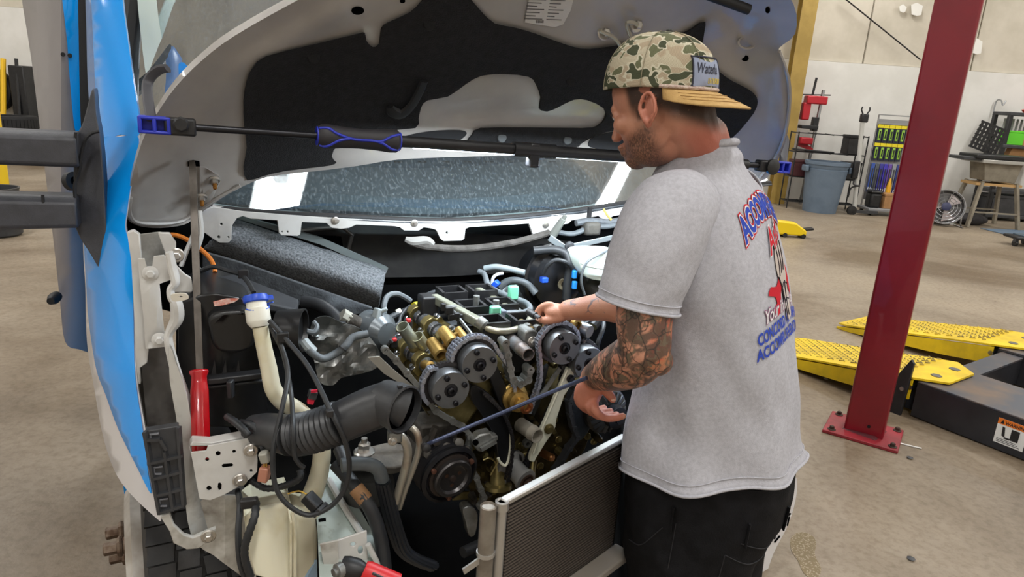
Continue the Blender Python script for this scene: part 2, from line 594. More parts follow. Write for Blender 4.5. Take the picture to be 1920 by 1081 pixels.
# ---------------- windscreen
bot = [(215, 352, 0.86), (300, 372, 0.74), (405, 386, 0.655), (520, 396, 0.63), (640, 402, 0.615), (850, 409, 0.61), (1050, 394, 0.615), (1200, 372, 0.64), (1330, 352, 0.7), (1440, 340, 0.8)]
bp3 = [Q(*q) for q in bot]
mid = (bp3[0] + bp3[-1]) / 2
def wtop(p, k=1.0):
    d = p - mid
    return p + REAR * (0.72 * k) + UP * (0.98 * k) - LAT * (d.dot(LAT) * 0.1 * k)
def glassmat():
    M = bpy.data.materials.new('dusty windscreen glass')
    M.use_nodes = True
    N, L = M.node_tree.nodes, M.node_tree.links
    for n in list(N):
        if n.type != 'OUTPUT_MATERIAL':
            N.remove(n)
    out = [n for n in N if n.type == 'OUTPUT_MATERIAL'][0]
    tr = N.new('ShaderNodeBsdfTransparent')
    tr.inputs[0].default_value = (0.62, 0.74, 0.76, 1)
    gl = N.new('ShaderNodeBsdfGlossy')
    gl.inputs['Roughness'].default_value = 0.02
    gl.inputs['Color'].default_value = (0.85, 0.93, 1, 1)
    fr = N.new('ShaderNodeFresnel')
    fr.inputs[0].default_value = 1.62
    m1 = N.new('ShaderNodeMixShader')
    L.new(fr.outputs[0], m1.inputs[0])
    L.new(tr.outputs[0], m1.inputs[1])
    L.new(gl.outputs[0], m1.inputs[2])
    df = N.new('ShaderNodeBsdfDiffuse')
    df.inputs[0].default_value = (0.5, 0.58, 0.62, 1)
    tc = N.new('ShaderNodeTexCoord')
    mp = N.new('ShaderNodeMapping')
    mp.inputs['Scale'].default_value = (1, 1, 0.18)
    L.new(tc.outputs['Object'], mp.inputs[0])
    no = N.new('ShaderNodeTexNoise')
    no.inputs['Scale'].default_value = 140
    no.inputs['Detail'].default_value = 5
    no.inputs['Roughness'].default_value = 0.8
    L.new(mp.outputs[0], no.inputs['Vector'])
    rp = N.new('ShaderNodeValToRGB')
    rp.color_ramp.elements[0].position = 0.5
    rp.color_ramp.elements[0].color = (0.045, 0.045, 0.045, 1)
    rp.color_ramp.elements[1].position = 0.72
    rp.color_ramp.elements[1].color = (0.26, 0.26, 0.26, 1)
    L.new(no.outputs['Fac'], rp.inputs[0])
    m2 = N.new('ShaderNodeMixShader')
    L.new(rp.outputs[0], m2.inputs[0])
    L.new(m1.outputs[0], m2.inputs[1])
    L.new(df.outputs[0], m2.inputs[2])
    L.new(m2.outputs[0], out.inputs[0])
    return M
bs_ = spline(bp3, 6)
mb = MB()
nb = len(bs_)
nr = 10
vs = []
for r in range(nr + 1):
    for p in bs_:
        q = wtop(p, r / nr)
        t = r / nr
        vs.append(q + (FRONT * 0.55 + UP * 0.4) * (0.05 * 4 * t * (1 - t)))
mb.add(vs, [(r * nb + j, r * nb + j + 1, (r + 1) * nb + j + 1, (r + 1) * nb + j) for r in range(nr) for j in range(nb - 1)])
wsg = mb.build('windscreen', glassmat(), van, sharp=80, label='dusty curved windscreen glass')
MB().tube([p + FRONT * 0.012 + UP * -0.004 for p in bs_], 0.009, 8).build('lower_seal', M_rubber, wsg)
MB().tube([p + FRONT * 0.02 + UP * -0.01 for p in bs_], 0.005, 6).build('seal_lip', mat('grey seal', (60, 66, 72), 0.4), wsg)
MB().tube([wtop(bp3[0], k / 8) + FRONT * 0.03 + UP * 0.02 for k in range(9)], 0.03, 8).build('side_seal', M_rubber, wsg)
# cab interior behind the glass
a0, a1 = bp3[0], bp3[-1]
M_cab = mat('dark cab trim', (40, 46, 54), 0.7, col2=(48, 54, 62), scale=10)
ds = [p + REAR * 0.1 + UP * 0.045 for p in bs_]
de = [p + REAR * 0.55 + UP * 0.09 for p in bs_]
n = len(ds)
mb = MB().add(ds + de + [q - UP * 0.05 for q in ds] + [q - UP * 0.6 for q in de], [(j, j + 1, n + j + 1, n + j) for j in range(n - 1)] + [(2 * n + j, 2 * n + j + 1, j + 1, j) for j in range(n - 1)] + [(n + j, n + j + 1, 3 * n + j + 1, 3 * n + j) for j in range(n - 1)])
mb.build('dashboard', mat('grey dashboard', (58, 66, 74), 0.6, col2=(66, 74, 82), scale=14), van, sharp=50)
dv0, dv1 = Q(700, 330, 1.15), Q(1000, 340, 1.15)
for k in range(18):
    c = ds[12].lerp(ds[44], k / 17.0) * 0.35 + de[12].lerp(de[44], k / 17.0) * 0.65 + UP * 0.002
    MB().box(c, (0.03, 0.008, 0.004), (LAT, REAR, UP)).build('vent_slot', M_hole, bpy.data.objects['dashboard'])
bw = [a0 + REAR * 1.5 - UP * 0.6, a1 + REAR * 1.5 - UP * 0.6, a1 + REAR * 1.5 + UP * 1.0, a0 + REAR * 1.5 + UP * 1.0]
MB().prism(bw, REAR * 0.02).build('cab_back', mat('cab back reflection tint', (70, 88, 104), 0.5, col2=(50, 62, 74), scale=3), van)  # blue-grey colour imitates the reflection on the upper windscreen
MB().prism([a0 - LAT * 0.02 + REAR * 0.25 - UP * 0.7, a0 - LAT * 0.02 + REAR * 1.5 - UP * 0.7, a0 - LAT * 0.02 + REAR * 1.5 + UP * 0.05, a0 - LAT * 0.02 + REAR * 0.25 + UP * 0.05], LAT * 0.02).build('cab_side', M_cab, van)
MB().prism([a1 + REAR * 0.1 - UP * 0.7, a1 + REAR * 1.5 - UP * 0.7, a1 + REAR * 1.5 + UP * 1.0, a1 + REAR * 0.75 + UP * 1.0], LAT * 0.02).build('cab_side', M_cab, van)
rf = [wtop(p) for p in bs_]
MB().prism([rf[0], rf[-1], a1 + REAR * 1.52 + UP * 1.0, a0 + REAR * 1.52 + UP * 1.0], UP * 0.04).build('roof', M_blue, van)
# pale pillar trim and a head rest seen through the glass
MB().sheet(sp([(256, -50), (284, -50), (298, 40), (312, 130), (322, 260), (330, 340), (300, 330), (284, 200), (268, 100)], 4), lambda x, y: Q(x, y, lerp(y, [-50, 340], [1.12, 0.86])), REAR * 0.03, grid=25).build('pillar_trim', mat('pale pillar trim', (196, 208, 198), 0.6), van, sharp=50)
MB().sheet(sp([(335, 130), (338, 75), (352, 48), (400, 44), (450, 50), (470, 90), (480, 160), (400, 240), (340, 220)], 4), lambda x, y: Q(x, y, 1.5), REAR * 0.12, grid=30).build('head_rest', mat('black seat cloth', (18, 19, 22), 0.85), van, bevel=0.02)
MB().sheet(sp([(280, -40), (305, -40), (312, 30), (306, 60), (290, 50)], 4), lambda x, y: Q(x, y, 1.3), REAR * 0.03).build('sun_visor', M_cab, van)
# ---------------- white cowl flange with tabs
cow = [(372, 398), (400, 388), (455, 396), (540, 403), (640, 409), (750, 414), (850, 415), (950, 411), (1050, 401), (1120, 391), (1200, 379), (1300, 362),
       (1300, 379), (1200, 397), (1150, 405), (1142, 411), (1130, 411), (1122, 405), (1072, 413), (1066, 419), (1042, 423), (1040, 439), (1036, 442), (1008, 445), (1000, 441), (992, 419), (880, 426), (873, 429), (871, 447), (866, 451), (832, 452), (826, 448), (818, 431), (808, 428), (795, 426), (786, 432), (758, 432), (750, 426), (740, 424), (668, 421), (655, 427), (640, 429), (622, 427), (612, 418), (566, 416), (563, 439), (558, 442), (528, 441), (523, 436), (520, 413), (470, 410), (455, 405), (444, 409), (435, 423), (434, 449), (428, 455), (412, 455), (400, 448), (385, 437), (372, 435)]
holes = []
for (x, y, r) in ((415, 420, 2.5), (428, 444, 2), (410, 444, 3), (529, 434, 1.6), (539, 434, 2), (838, 436, 2.6)):
    holes.append([(x + r * math.cos(a * math.pi / 3), y + r * math.sin(a * math.pi / 3)) for a in range(6)])
def bc(x, y):
    return lerp(x, [200, 400, 520, 640, 850, 1050, 1200, 1330], [0.74, 0.625, 0.6, 0.59, 0.585, 0.59, 0.615, 0.67])
co = MB().sheet(cow, lambda x, y: Q(x, y, bc(x, y)), REAR * 0.012, holes=holes, grid=40).build('cowl_flange', M_inner, van, bevel=0.0015, label='white scalloped cowl flange under the windscreen')
for (x, y) in ((629, 413), (777, 418), (1023, 421)):
    MB().lathe(Q(x, y, bc(x, y) - 0.001), FRONT, [(0.011, 0), (0.011, 0.003), (0.008, 0.004), (0.004, 0.004), (0.004, 0.009)], 16).build('rivet', M_zinc, co)
MB().sheet(cow[:12] + [(1300, 356), (1200, 374), (1050, 397), (850, 412), (640, 406), (455, 393), (400, 385)], lambda x, y: Q(x, y, bc(x, y) + 0.01), REAR * 0.04, grid=60).build('cowl_lip', M_inner, van)
# firewall and bay walls
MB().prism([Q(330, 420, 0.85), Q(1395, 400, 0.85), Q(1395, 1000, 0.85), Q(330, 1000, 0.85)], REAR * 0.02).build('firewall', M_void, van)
MB().sheet(sp([(560, 415), (700, 418), (770, 430), (1030, 448), (1100, 470), (1080, 500), (720, 520), (600, 480)], 3), lambda x, y: Q(x, y, 0.8), REAR * 0.03, grid=40).build('plenum', mat('dark plenum paint', (30, 28, 28), 0.7, col2=(44, 42, 40), scale=12), van)
# opening frame in the plenum
MB().tube([Q(x, y, 0.77) for x, y in ((560, 432), (640, 424), (660, 440), (652, 470), (640, 478))], 0.012, 8, flat=0.6).build('plenum_rim', mat('grey-brown paint', (92, 86, 82), 0.6), van)
MB().sheet([(570, 440), (640, 444), (645, 470), (630, 474)], lambda x, y: Q(x, y, 0.76), REAR * 0.01).build('plenum_opening', M_hole, van)
# ---------------- hood
def bh(x, y):
    yy = y - 0.0665 * (x - 960)
    s = abs((x - 870) / 620.0)
    b = 0.12 + 0.0012 * yy - 0.2 * min(s, 1.1) ** 3
    # pressed stiffeners and dishes
    b -= 0.018 * seg(x, y, (452, 130), (640, 20), 22) + 0.014 * seg(x, y, (300, 300), (420, 170), 40)
    b += 0.03 * seg(x, y, (1392, 75), (1398, 95), 38) + 0.02 * seg(x, y, (330, 330), (340, 390), 30)
    b -= 0.016 * seg(x, y, (1460, 120), (1470, 240), 14) + 0.02 * seg(x, y, (1340, 40), (1440, 130), 10) * 0.6
    b -= 0.014 * seg(x, y, (640, 300), (1060, 284), 8)
    b += 0.02 * seg(x, y, (850, 215), (1100, 222), 24)
    b -= 0.02 * seg(x, y, (262, 300), (246, 400), 9) + 0.015 * seg(x, y, (250, 415), (350, 420), 8)
    b -= 0.02 * seg(x, y, (390, 370), (450, 340), 10)
    return b
def onh(e):
    return lambda x, y: Q(x, y, bh(x, y) - e)
hout = [(237, 392), (240, 412), (262, 424), (300, 427), (345, 421), (366, 407), (400, 382), (440, 357), (500, 332), (589, 321), (670, 311), (746, 299), (860, 294), (960, 292), (1080, 293), (1200, 302), (1330, 318), (1422, 342), (1453, 308), (1472, 267), (1483, 204), (1482, 148), (1466, 110), (1461, 90), (1491, 63), (1488, 8), (1440, -40), (1300, -75), (1100, -90), (900, -90), (760, -75), (640, -38), (555, 2), (440, 67), (380, 112), (330, 162), (295, 212), (272, 252), (255, 302), (241, 362)]
hood = MB().sheet(sp(hout, 3), onh(0), REAR * 0.02 + UP * 0.015, grid=15).build('hood', M_under, van, sharp=50, label='raised hood seen from beneath, grey-white with black felt')
cx0, cy0 = 870, 160
big = [(cx0 + (x - cx0) * 0.975, cy0 + (y - cy0) * 0.96) if (x > 600 or y > 300) else (x - 2, y - 5) for x, y in hout]
MB().sheet(sp(big, 3), lambda x, y: Q(x, y, bh(x, y) + 0.024), REAR * 0.006 + UP * 0.004, grid=24).build('outer_skin', M_blue, hood, sharp=50)
lin_o = [(464, 338), (457, 314), (463, 277), (458, 233), (457, 189), (463, 151), (475, 126), (500, 105), (589, 83), (667, 64), (684, 61), (687, 76), (699, 88), (712, 82), (716, 53), (730, 41), (771, 22), (793, 0), (812, -25), (850, -30), (884, 0), (903, 22), (928, 44), (963, 51), (1004, 63), (1051, 80), (1089, 91), (1126, 90), (1170, 83), (1271, 68), (1316, 42), (1323, 47), (1318, 79), (1324, 104), (1346, 132), (1372, 151), (1403, 167), (1419, 182), (1419, 201), (1403, 226), (1365, 266), (1320, 286), (1250, 280), (1180, 246), (1136, 248), (1104, 261), (1089, 270), (1073, 278), (985, 277), (900, 274), (877, 268), (887, 252), (903, 240), (994, 239), (1095, 240), (1122, 236), (1136, 221), (1135, 203), (1104, 188), (1076, 187), (1045, 202), (1026, 209), (1013, 203), (1016, 182), (1007, 157), (994, 144), (950, 139), (903, 142), (872, 159), (840, 181), (802, 188), (790, 201), (785, 222), (779, 240), (714, 246), (640, 268), (622, 293), (631, 304), (620, 310), (589, 314), (532, 321), (494, 330)]
ln = MB().sheet(sp(lin_o, 2), onh(0.012), REAR * 0.01, grid=15).build('hood_liner', M_liner, hood, sharp=60, label='black felt hood liner')
for poly in ([(752, 268), (762, 255), (809, 246), (862, 244), (875, 251), (856, 266), (825, 271)], [(1104, 268), (1112, 258), (1136, 250), (1172, 248), (1180, 284), (1140, 282), (1108, 276)]):
    MB().sheet(sp(poly, 4), onh(0.004), REAR * 0.003, grid=15).build('hood_opening', mat('dark hood cavity', (26, 27, 30), 0.8), hood)
for (x, y, rx, ry) in ((671, 20, 12, 8), (1440, 19, 4, 6), (1397, 109, 7, 6), (1090 - 335, 2, 5, 4)):
    MB().sheet([(x + rx * math.cos(a * math.pi / 7), y + ry * math.sin(a * math.pi / 7)) for a in range(14)], onh(0.002), REAR * 0.002).build('hood_hole', M_hole, hood)
for (x, y) in ((941, 258), (1064, 262), (1070, 152), (588, 107), (805, 45)):
    MB().lathe(Q(x, y, bh(x, y) - 0.012), FRONT, [(0.014, 0), (0.013, 0.004), (0.004, 0.006)], 14).build('liner_clip', mat('grey clip', (70, 74, 76), 0.6) if y > 200 else M_liner, hood)
# pull strap on the liner
MB().tube([Q(x, y, bh(x, y) - 0.03) for x, y in ((795, 152), (785, 175), (770, 200), (752, 214), (738, 210), (731, 200))], [0.011, 0.012, 0.013, 0.016, 0.018, 0.01], 8, sm=5, flat=0.5).build('pull_strap', M_rubber, hood)
# printed sticker (its text is too fine to read)
sk = [(993, -8), (1076, -4), (1070, 20), (1056, 46), (1040, 51), (984, 42)]
lab = MB().sheet(sk, onh(0.003), REAR * 0.001).build('sticker', mat('sticker paper', (205, 203, 200), 0.5), hood, label='white printed specification sticker')
mb = MB()
for k in range(7):
    for j in range(2):
        x0 = 990 + j * 42 - k * 1.2
        y0 = -2 + k * 6 + j * 1.5
        ln_ = 34 - (k % 3) * 7 - j * 6
        mb.sheet([(x0, y0), (x0 + ln_, y0 + 1), (x0 + ln_, y0 + 2.8), (x0, y0 + 1.8)], onh(0.005), REAR * 0.001)
for k in range(7):
    mb.sheet([(1005 + k * 2.2, 38), (1006.2 + k * 2.2, 38.2), (1005.8 + k * 2.2, 43.2), (1004.6 + k * 2.2, 43)], onh(0.005), REAR * 0.001)
mb.build('fine_print', mat('print grey', (110, 108, 108), 0.6), lab)
# hooks at the latch
for pts in (((1124, 56), (1130, 60), (1148, 68), (1158, 78), (1166, 92)), ((1196, 46), (1185, 42), (1175, 44), (1178, 58), (1186, 74))):
    MB().tube([Q(x, y, bh(x, y) - 0.03) for x, y in pts], 0.005, 8, sm=4).build('latch_hook', mat('pale hook', (176, 172, 160), 0.4, 0.5), hood)
for (x, y) in ((1132, 61), (1192, 47)):
    MB().bolt(Q(x, y, bh(x, y)), FRONT, 0.011, 0.016).build('hook_bolt', M_zinc, hood)
# gas strut
MB().cyl(Q(1295, -22, bh(1295, -5) - 0.06), Q(1404, 18, bh(1404, 20) - 0.05), 0.012, 12).build('gas_strut', M_rubber, hood)
# ear: slot, plate, studs
MB().sheet([(352, 303), (362, 300), (374, 302), (375, 312), (352, 312)], onh(0.003), REAR * 0.003).build('ear_slot', M_hole, hood)
MB().sheet([(374, 312), (385, 313), (412, 330), (414, 340), (398, 372), (388, 386), (374, 392)], onh(0.006), REAR * 0.006, grid=12).build('hinge_plate', M_under, hood, bevel=0.002)
for (x, y) in ((402, 336), (378, 368)):
    q = Q(x, y, bh(x, y) - 0.008)
    d = (FRONT * 0.8 - UP * 0.8).normalized()
    MB().lathe(q, d, [(0.014, 0), (0.015, 0.003), (0.012, 0.006)], 16).build('washer', M_zinc, hood)
    MB().lathe(q, d, [(0.0085, 0.005), (0.0085, 0.016)], 6).build('nut', M_zinc, hood)
    MB().lathe(q, d, [(0.005, 0.016), (0.005, 0.028), (0.003, 0.03)], 10).build('stud', mat('brass stud', (176, 122, 58), 0.4, 0.8), hood)
MB().tube([Q(1400 + 16 * math.cos(a), 80 + 11 * math.sin(a), bh(1400, 80) - 0.004) for a in np.linspace(0, 6.28, 18)], 0.004, 6).build('pressed_ring', M_under, hood)
MB().tube([Q(x, y, bh(x, y) - 0.006) for x, y in ((1461, 96), (1472, 125), (1479, 160), (1479, 205), (1468, 262), (1450, 300), (1425, 332))], 0.005, 6, sm=4).build('edge_fold', M_under, hood)
MB().tube([Q(x, y, bh(x, y) - 0.006) for x, y in ((245, 370), (242, 395), (252, 414), (280, 419), (330, 417), (360, 404), (400, 375), (450, 348))], 0.005, 6, sm=4).build('edge_fold', M_under, hood)
# ---------------- left front structure
def plate(name, poly, b, mtl, th=0.004, holes=(), smooth=0, label=None, bev=0.002, grid=None, parent=van):
    fn = (lambda x, y: Q(x, y, b)) if not callable(b) else (lambda x, y: Q(x, y, b(x, y)))
    return MB().sheet(sp(poly, smooth) if smooth else poly, fn, REAR * th, holes=holes, grid=grid).build(name, mtl, parent, bevel=bev, label=label)
def circ(x, y, r, n=10, ry=None):
    return [(x + r * math.cos(2 * math.pi * k / n), y + (ry or r) * math.sin(2 * math.pi * k / n)) for k in range(n)]
plate('wing_flange', [(238, 436), (250, 432), (262, 440), (264, 470), (270, 520), (275, 600), (279, 655), (276, 680), (262, 690), (264, 720), (256, 720), (252, 600), (246, 490)], 0.16, M_inner, 0.02)
wp = plate('wing_plate', [(259, 485), (271, 485), (275, 500), (285, 501), (288, 481), (307, 478), (317, 489), (321, 524), (299, 532), (302, 564), (308, 622), (315, 631), (317, 649), (273, 654), (269, 595), (262, 529)], lambda x, y: 0.13 + 0.0001 * (y - 500) - 0.012 * seg(x, y, (282, 545), (292, 610), 16), M_inner, 0.006, grid=14, label='white bolted wing plate')
for (x, y) in ((282, 512), (299, 636)):
    MB().bolt(Q(x, y, 0.13), FRONT, 0.009, 0.01).build('bolt', M_inner, wp)
plate('inner_panel', [(252, 440), (300, 434), (318, 438), (330, 480), (322, 500), (290, 510), (256, 500)], 0.3, mat('crinkled grey panel', (150, 150, 146), 0.5, col2=(120, 118, 114), scale=18, bump=0.4, bscale=30), 0.004, grid=16)
plate('sealed_seam', [(296, 436), (318, 436), (330, 455), (330, 480), (318, 492), (308, 470)], 0.27, M_inner, 0.01)
MB().tube([Q(x, y, 0.1) for x, y in ((317, 472), (323, 500), (329, 528), (320, 542), (322, 556), (330, 566), (332, 596), (318, 622), (316, 640), (328, 690), (345, 742), (360, 800), (368, 840))], [0.01, 0.012, 0.012, 0.01, 0.012, 0.016, 0.018, 0.012, 0.012, 0.014, 0.016, 0.018, 0.02], 10, sm=5, flat=0.7).build('support_rail', M_inner, van)
hk = MB().sheet(sp([(322, 552), (345, 550), (353, 555), (351, 561), (330, 565), (322, 562)], 3), lambda x, y: Q(x, y, 0.06), REAR * 0.006, holes=[circ(339, 556, 4, 8, 1.6)]).build('hook_tab', mat('ivory tab', (206, 200, 186), 0.5), van)
plate('hinge_bracket', [(332, 498), (345, 512), (358, 520), (363, 540), (360, 548), (325, 548)], 0.2, M_inner, 0.006)
for pts in (((372, 395), (366, 430), (350, 470), (340, 498)), ((374, 395), (378, 440), (366, 480), (372, 505))):
    MB().tube([Q(x, y, 0.32) for x, y in pts], 0.009, 8, sm=4, flat=0.5).build('hinge_arm', M_inner, van)
MB().bolt(Q(331, 478, 0.16), FRONT, 0.009, 0.012).build('bolt', M_zinc, van)
# cavity and upright column
plate('wing_cavity', [(262, 655), (320, 645), (340, 700), (360, 800), (370, 860), (280, 850), (270, 740)], 0.22, mat('grey cavity panel', (120, 116, 112), 0.6, col2=(66, 62, 60), scale=7, lo=0.4, hi=0.6), 0.006, grid=30)
plate('front_upright', [(318, 650), (330, 680), (350, 742), (364, 820), (372, 870), (388, 960), (394, 1006), (360, 1010), (346, 930), (338, 850), (330, 780), (318, 712)], lambda x, y: 0.05 + 0.00055 * abs(x - 350), M_dirty, 0.02, grid=16, smooth=2, label='dirty white front upright')
hl = [circ(388.5, 861, 4), circ(409, 850, 5), [(416, 871), (419, 869), (435, 868), (438, 871), (436, 875), (419, 877), (416, 875)], circ(439, 846, 3.5), circ(471, 882, 3), circ(392, 915, 5), [(409, 905), (413, 904), (416, 908), (415, 918), (411, 920), (408, 914)]]
br = plate('headlamp_bracket', [(355, 836), (358, 848), (387, 845), (390, 836), (480, 819), (483, 862), (482, 884), (470, 896), (454, 908), (420, 927), (394, 937), (374, 934), (367, 897), (360, 859)], lambda x, y: -0.02 + 0.008 * seg(x, y, (368, 893), (405, 888), 5), M_inner, 0.004, holes=hl, grid=14, label='white perforated headlamp bracket')
plate('bracket_flange', [(355, 836), (390, 836), (480, 819), (478, 814), (392, 830), (360, 828)], -0.005, M_inner, 0.03, parent=br)
for (x, y) in ((470, 843), (450, 899)):
    MB().bolt(Q(x, y, -0.024), FRONT, 0.0085, 0.012).build('bolt', M_zinc, br)
plate('bracket_backing', [(362, 850), (478, 828), (478, 884), (395, 930), (376, 928)], 0.05, M_void, 0.004)
# black plastic louvre
lv = plate('louvre', [(272, 808), (335, 798), (338, 845), (345, 950), (300, 965), (290, 900)], 0.0, mat('dark grey plastic', (52, 53, 56), 0.5, col2=(62, 63, 66), scale=12), 0.02, label='black ribbed plastic headlamp bracket')
for a, b in (((274, 824), (300, 822)), ((300, 822), (312, 842)), ((276, 868), (342, 852)), ((283, 897), (342, 882)), ((291, 928), (344, 914)), ((299, 960), (345, 945)), ((272, 808), (300, 962)), ((335, 800), (345, 948)), ((310, 845), (326, 955))):
    MB().bar(Q(*a, -0.004), Q(*b, -0.004), 0.012, 0.006).build('rib', lv.data.materials[0], lv)
for k, (x, y) in enumerate(((288, 818), (295, 880), (305, 940))):
    MB().tube([Q(x + dx, y + dy, -0.002) for dx, dy in ((10, -6), (-6, -4), (-6, 8), (8, 8))], 0.003, 6).build('clip_outline', mat('grey rib', (96, 97, 102), 0.5), lv)
# lower bracket and wing liner
lb = plate('lower_bracket', [(300, 968), (318, 962), (326, 985), (345, 1003), (362, 1008), (385, 998), (405, 990), (402, 1008), (372, 1028), (350, 1030), (325, 1018), (318, 996)], 0.0, M_dirty, 0.012, grid=20)
MB().bolt(Q(391, 1004, -0.003), FRONT, 0.009, 0.012).build('bolt', M_zinc, lb)
plate('wing_liner', sp([(376, 940), (400, 930), (430, 928), (470, 930), (500, 930), (480, 1000), (480, 1090), (440, 1070), (400, 1040), (372, 1022), (392, 1000)], 2), lambda x, y: 0.03 + 0.0004 * abs(x - 420), M_dirty, 0.004, grid=20, bev=0)
# right fender lower corner beyond the mechanic
rfn = MB().sheet(sp([(1400, 1100), (1410, 1040), (1440, 960), (1472, 905), (1490, 893), (1496, 905), (1492, 940), (1478, 985), (1450, 1040), (1425, 1110)], 4), lambda x, y: Q(x, y, 0.12 + 0.0008 * (x - 1400)), REAR * 0.03, grid=16).build('right_bumper_corner', M_vwhite, van, bevel=0.004, label='white bumper corner with black slots')
for a, b in (((1482, 962), (1466, 975)), ((1480, 968), (1476, 985)), ((1458, 985), (1452, 1010)), ((1462, 1004), (1452, 1016))):
    MB().bar(Q(*a, 0.12 + 0.0008 * (a[0] - 1400) - 0.003), Q(*b, 0.12 + 0.0008 * (b[0] - 1400) - 0.003), 0.006, 0.004).build('slot', M_hole, rfn)
MB().tube([Q(x, y, 0.12 + 0.0008 * (x - 1400) - 0.004) for x, y in ((1488, 930), (1466, 960), (1446, 1000), (1430, 1050))], 0.004, 6, sm=3).build('crease', M_vwhite, rfn)
# right fender and pillar beyond the mechanic, seen only from the side
def VL(a, b, z):
    return VO + LAT * a + REAR * b + UP * z
MB().sheet([(1300, 350), (1360, 342), (1420, 336), (1432, 420), (1432, 600), (1426, 800), (1416, 950), (1400, 1010), (1345, 1010), (1330, 850), (1310, 500)], lambda x, y: Q(x, y, lerp(y, [340, 1000], [0.5, 0.05]) + 0.00001 * (x - 1340) ** 2), REAR * 0.02, grid=30).build('right_fender', M_blue, van, sharp=50, label='blue right fender beyond the mechanic')
sd = [(1.36, 0.5)]
side_out = [(0.5, 1.33), (0.35, 1.1), (0.2, 0.8), (0.08, 0.45), (0.12, 0.36), (0.3, 0.4), (0.36, 0.62), (0.5, 0.74), (0.7, 0.76), (0.88, 0.7), (1.0, 0.56), (1.04, 0.36), (2.6, 0.36), (2.6, 1.34), (1.2, 1.33)]
AR_ = [q for q in (Q(1430, 340, 0.5), Q(1430, 700, 0.26))]
ar = sum((q - VO).dot(LAT) for q in AR_) / 2
sdo = MB().sheet(side_out, lambda b, z: VL(ar - 0.02 - 0.04 * max(0, z - 0.9) + 0.02 * math.sin(min(b, 1.5)), b, z), LAT * -0.02, grid=0.12).build('right_side', M_blue, van, sharp=50)
MB().sheet([(0.75, 1.33), (2.5, 1.34), (2.45, 2.2), (1.5, 2.2), (1.25, 2.05)], lambda b, z: VL(ar - 0.06 - 0.12 * (z - 1.33), b, z), LAT * -0.01, grid=0.2).build('right_side_window', mat('dark side glass', (20, 24, 28), 0.08), van)
AL = (Q(160, 540, 0.45) - VO).dot(LAT)
do_ = MB().sheet([(0.62, 1.3), (0.5, 0.9), (0.62, 0.42), (1.5, 0.42), (1.5, 1.3)], lambda b, z: VL(AL + 0.02, b, z), LAT * 0.02, grid=0.2).build('left_door', M_blue, van, sharp=50)
MB().sheet([(0.62, 1.3), (0.52, 0.9), (0.62, 0.42), (1.5, 0.42), (1.5, 1.3)], lambda b, z: VL(AL + 0.042, b, z), LAT * 0.01, grid=0.2).build('door_lining', M_void, do_)
# ---------------- chassis below the engine
MB().prism([VL(-0.62, 0.06, 0.24), VL(0.5, -0.16, 0.24), VL(0.98, 0.1, 0.24), VL(0.98, 0.9, 0.26), VL(-0.62, 0.9, 0.26)], -UP * 0.02).build('under_shade_sheet', M_void, van)  # black sheet added so the floor under the engine reads as shaded
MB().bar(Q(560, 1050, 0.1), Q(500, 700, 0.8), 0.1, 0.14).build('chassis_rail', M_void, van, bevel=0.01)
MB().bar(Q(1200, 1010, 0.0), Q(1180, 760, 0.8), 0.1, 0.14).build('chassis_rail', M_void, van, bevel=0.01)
fr = plate('rail_top', [(588, 905), (600, 860), (622, 872), (660, 930), (695, 990), (722, 1055), (740, 1100), (600, 1100), (596, 1000)], lambda x, y: 0.08 - 0.0013 * (y - 880), mat('pale green-white rail', (178, 190, 184), 0.5, col2=(120, 118, 108), scale=16, lo=0.55, hi=0.75), 0.006, holes=[[(597, 972), (611, 970), (612, 979), (598, 981)]], grid=30, label='pale speckled rail plate')
MB().tube([Q(x, y, 0.07 - 0.0013 * (y - 880)) for x, y in ((616, 898), (640, 940), (660, 972), (678, 1000))], 0.008, 8).build('rail_lip', M_inner, fr)
eb = plate('end_bracket', [(600, 1020), (634, 1012), (688, 994), (690, 1050), (684, 1064), (640, 1082), (612, 1082)], -0.14, M_inner, 0.005, holes=[circ(662, 1020, 5, 10, 4), circ(676, 1031, 5, 10, 8), circ(652, 1046, 5, 10, 4)], label='white end bracket with oval holes')
plate('bracket_cheek', [(600, 1020), (634, 1012), (636, 1082), (612, 1085)], -0.15, M_dirty, 0.003, parent=eb)
MB().tube([Q(x, y, -0.15) for x, y in ((690, 1020), (700, 1040), (706, 1052), (712, 1070), (722, 1090))], 0.006, 8, sm=4).build('wavy_lip', M_inner, fr)
# front wheel
wc = Q(262, 960, 0.18)
wc = V((wc.x, wc.y, 0.36)) + REAR * 0.2 + LAT * 0.105
wax = (LAT * -1 + REAR * -0.06).normalized()
wfd = UP.cross(wax).normalized()
wt = thing('front_wheel', 'front wheel with a black treaded tyre under the blue fender', 'wheel', V((wc.x, wc.y, 0)))
M_tyre = mat('tyre rubber', (34, 33, 33), 0.75, col2=(46, 44, 43), scale=14, bump=0.15)
TW, TR = 0.235, 0.36
ty = MB().lathe(wc, wax, [(0.21, -TW / 2 + 0.02), (0.27, -TW / 2), (0.33, -TW / 2 + 0.01), (TR - 0.012, -TW / 2 + 0.035), (TR - 0.008, 0), (TR - 0.012, TW / 2 - 0.035), (0.33, TW / 2 - 0.01), (0.27, TW / 2), (0.21, TW / 2 - 0.02)], 64, hint=UP).build('tyre', M_tyre, wt)
fx, fy, fz = frame(wax, UP)
blk = {}
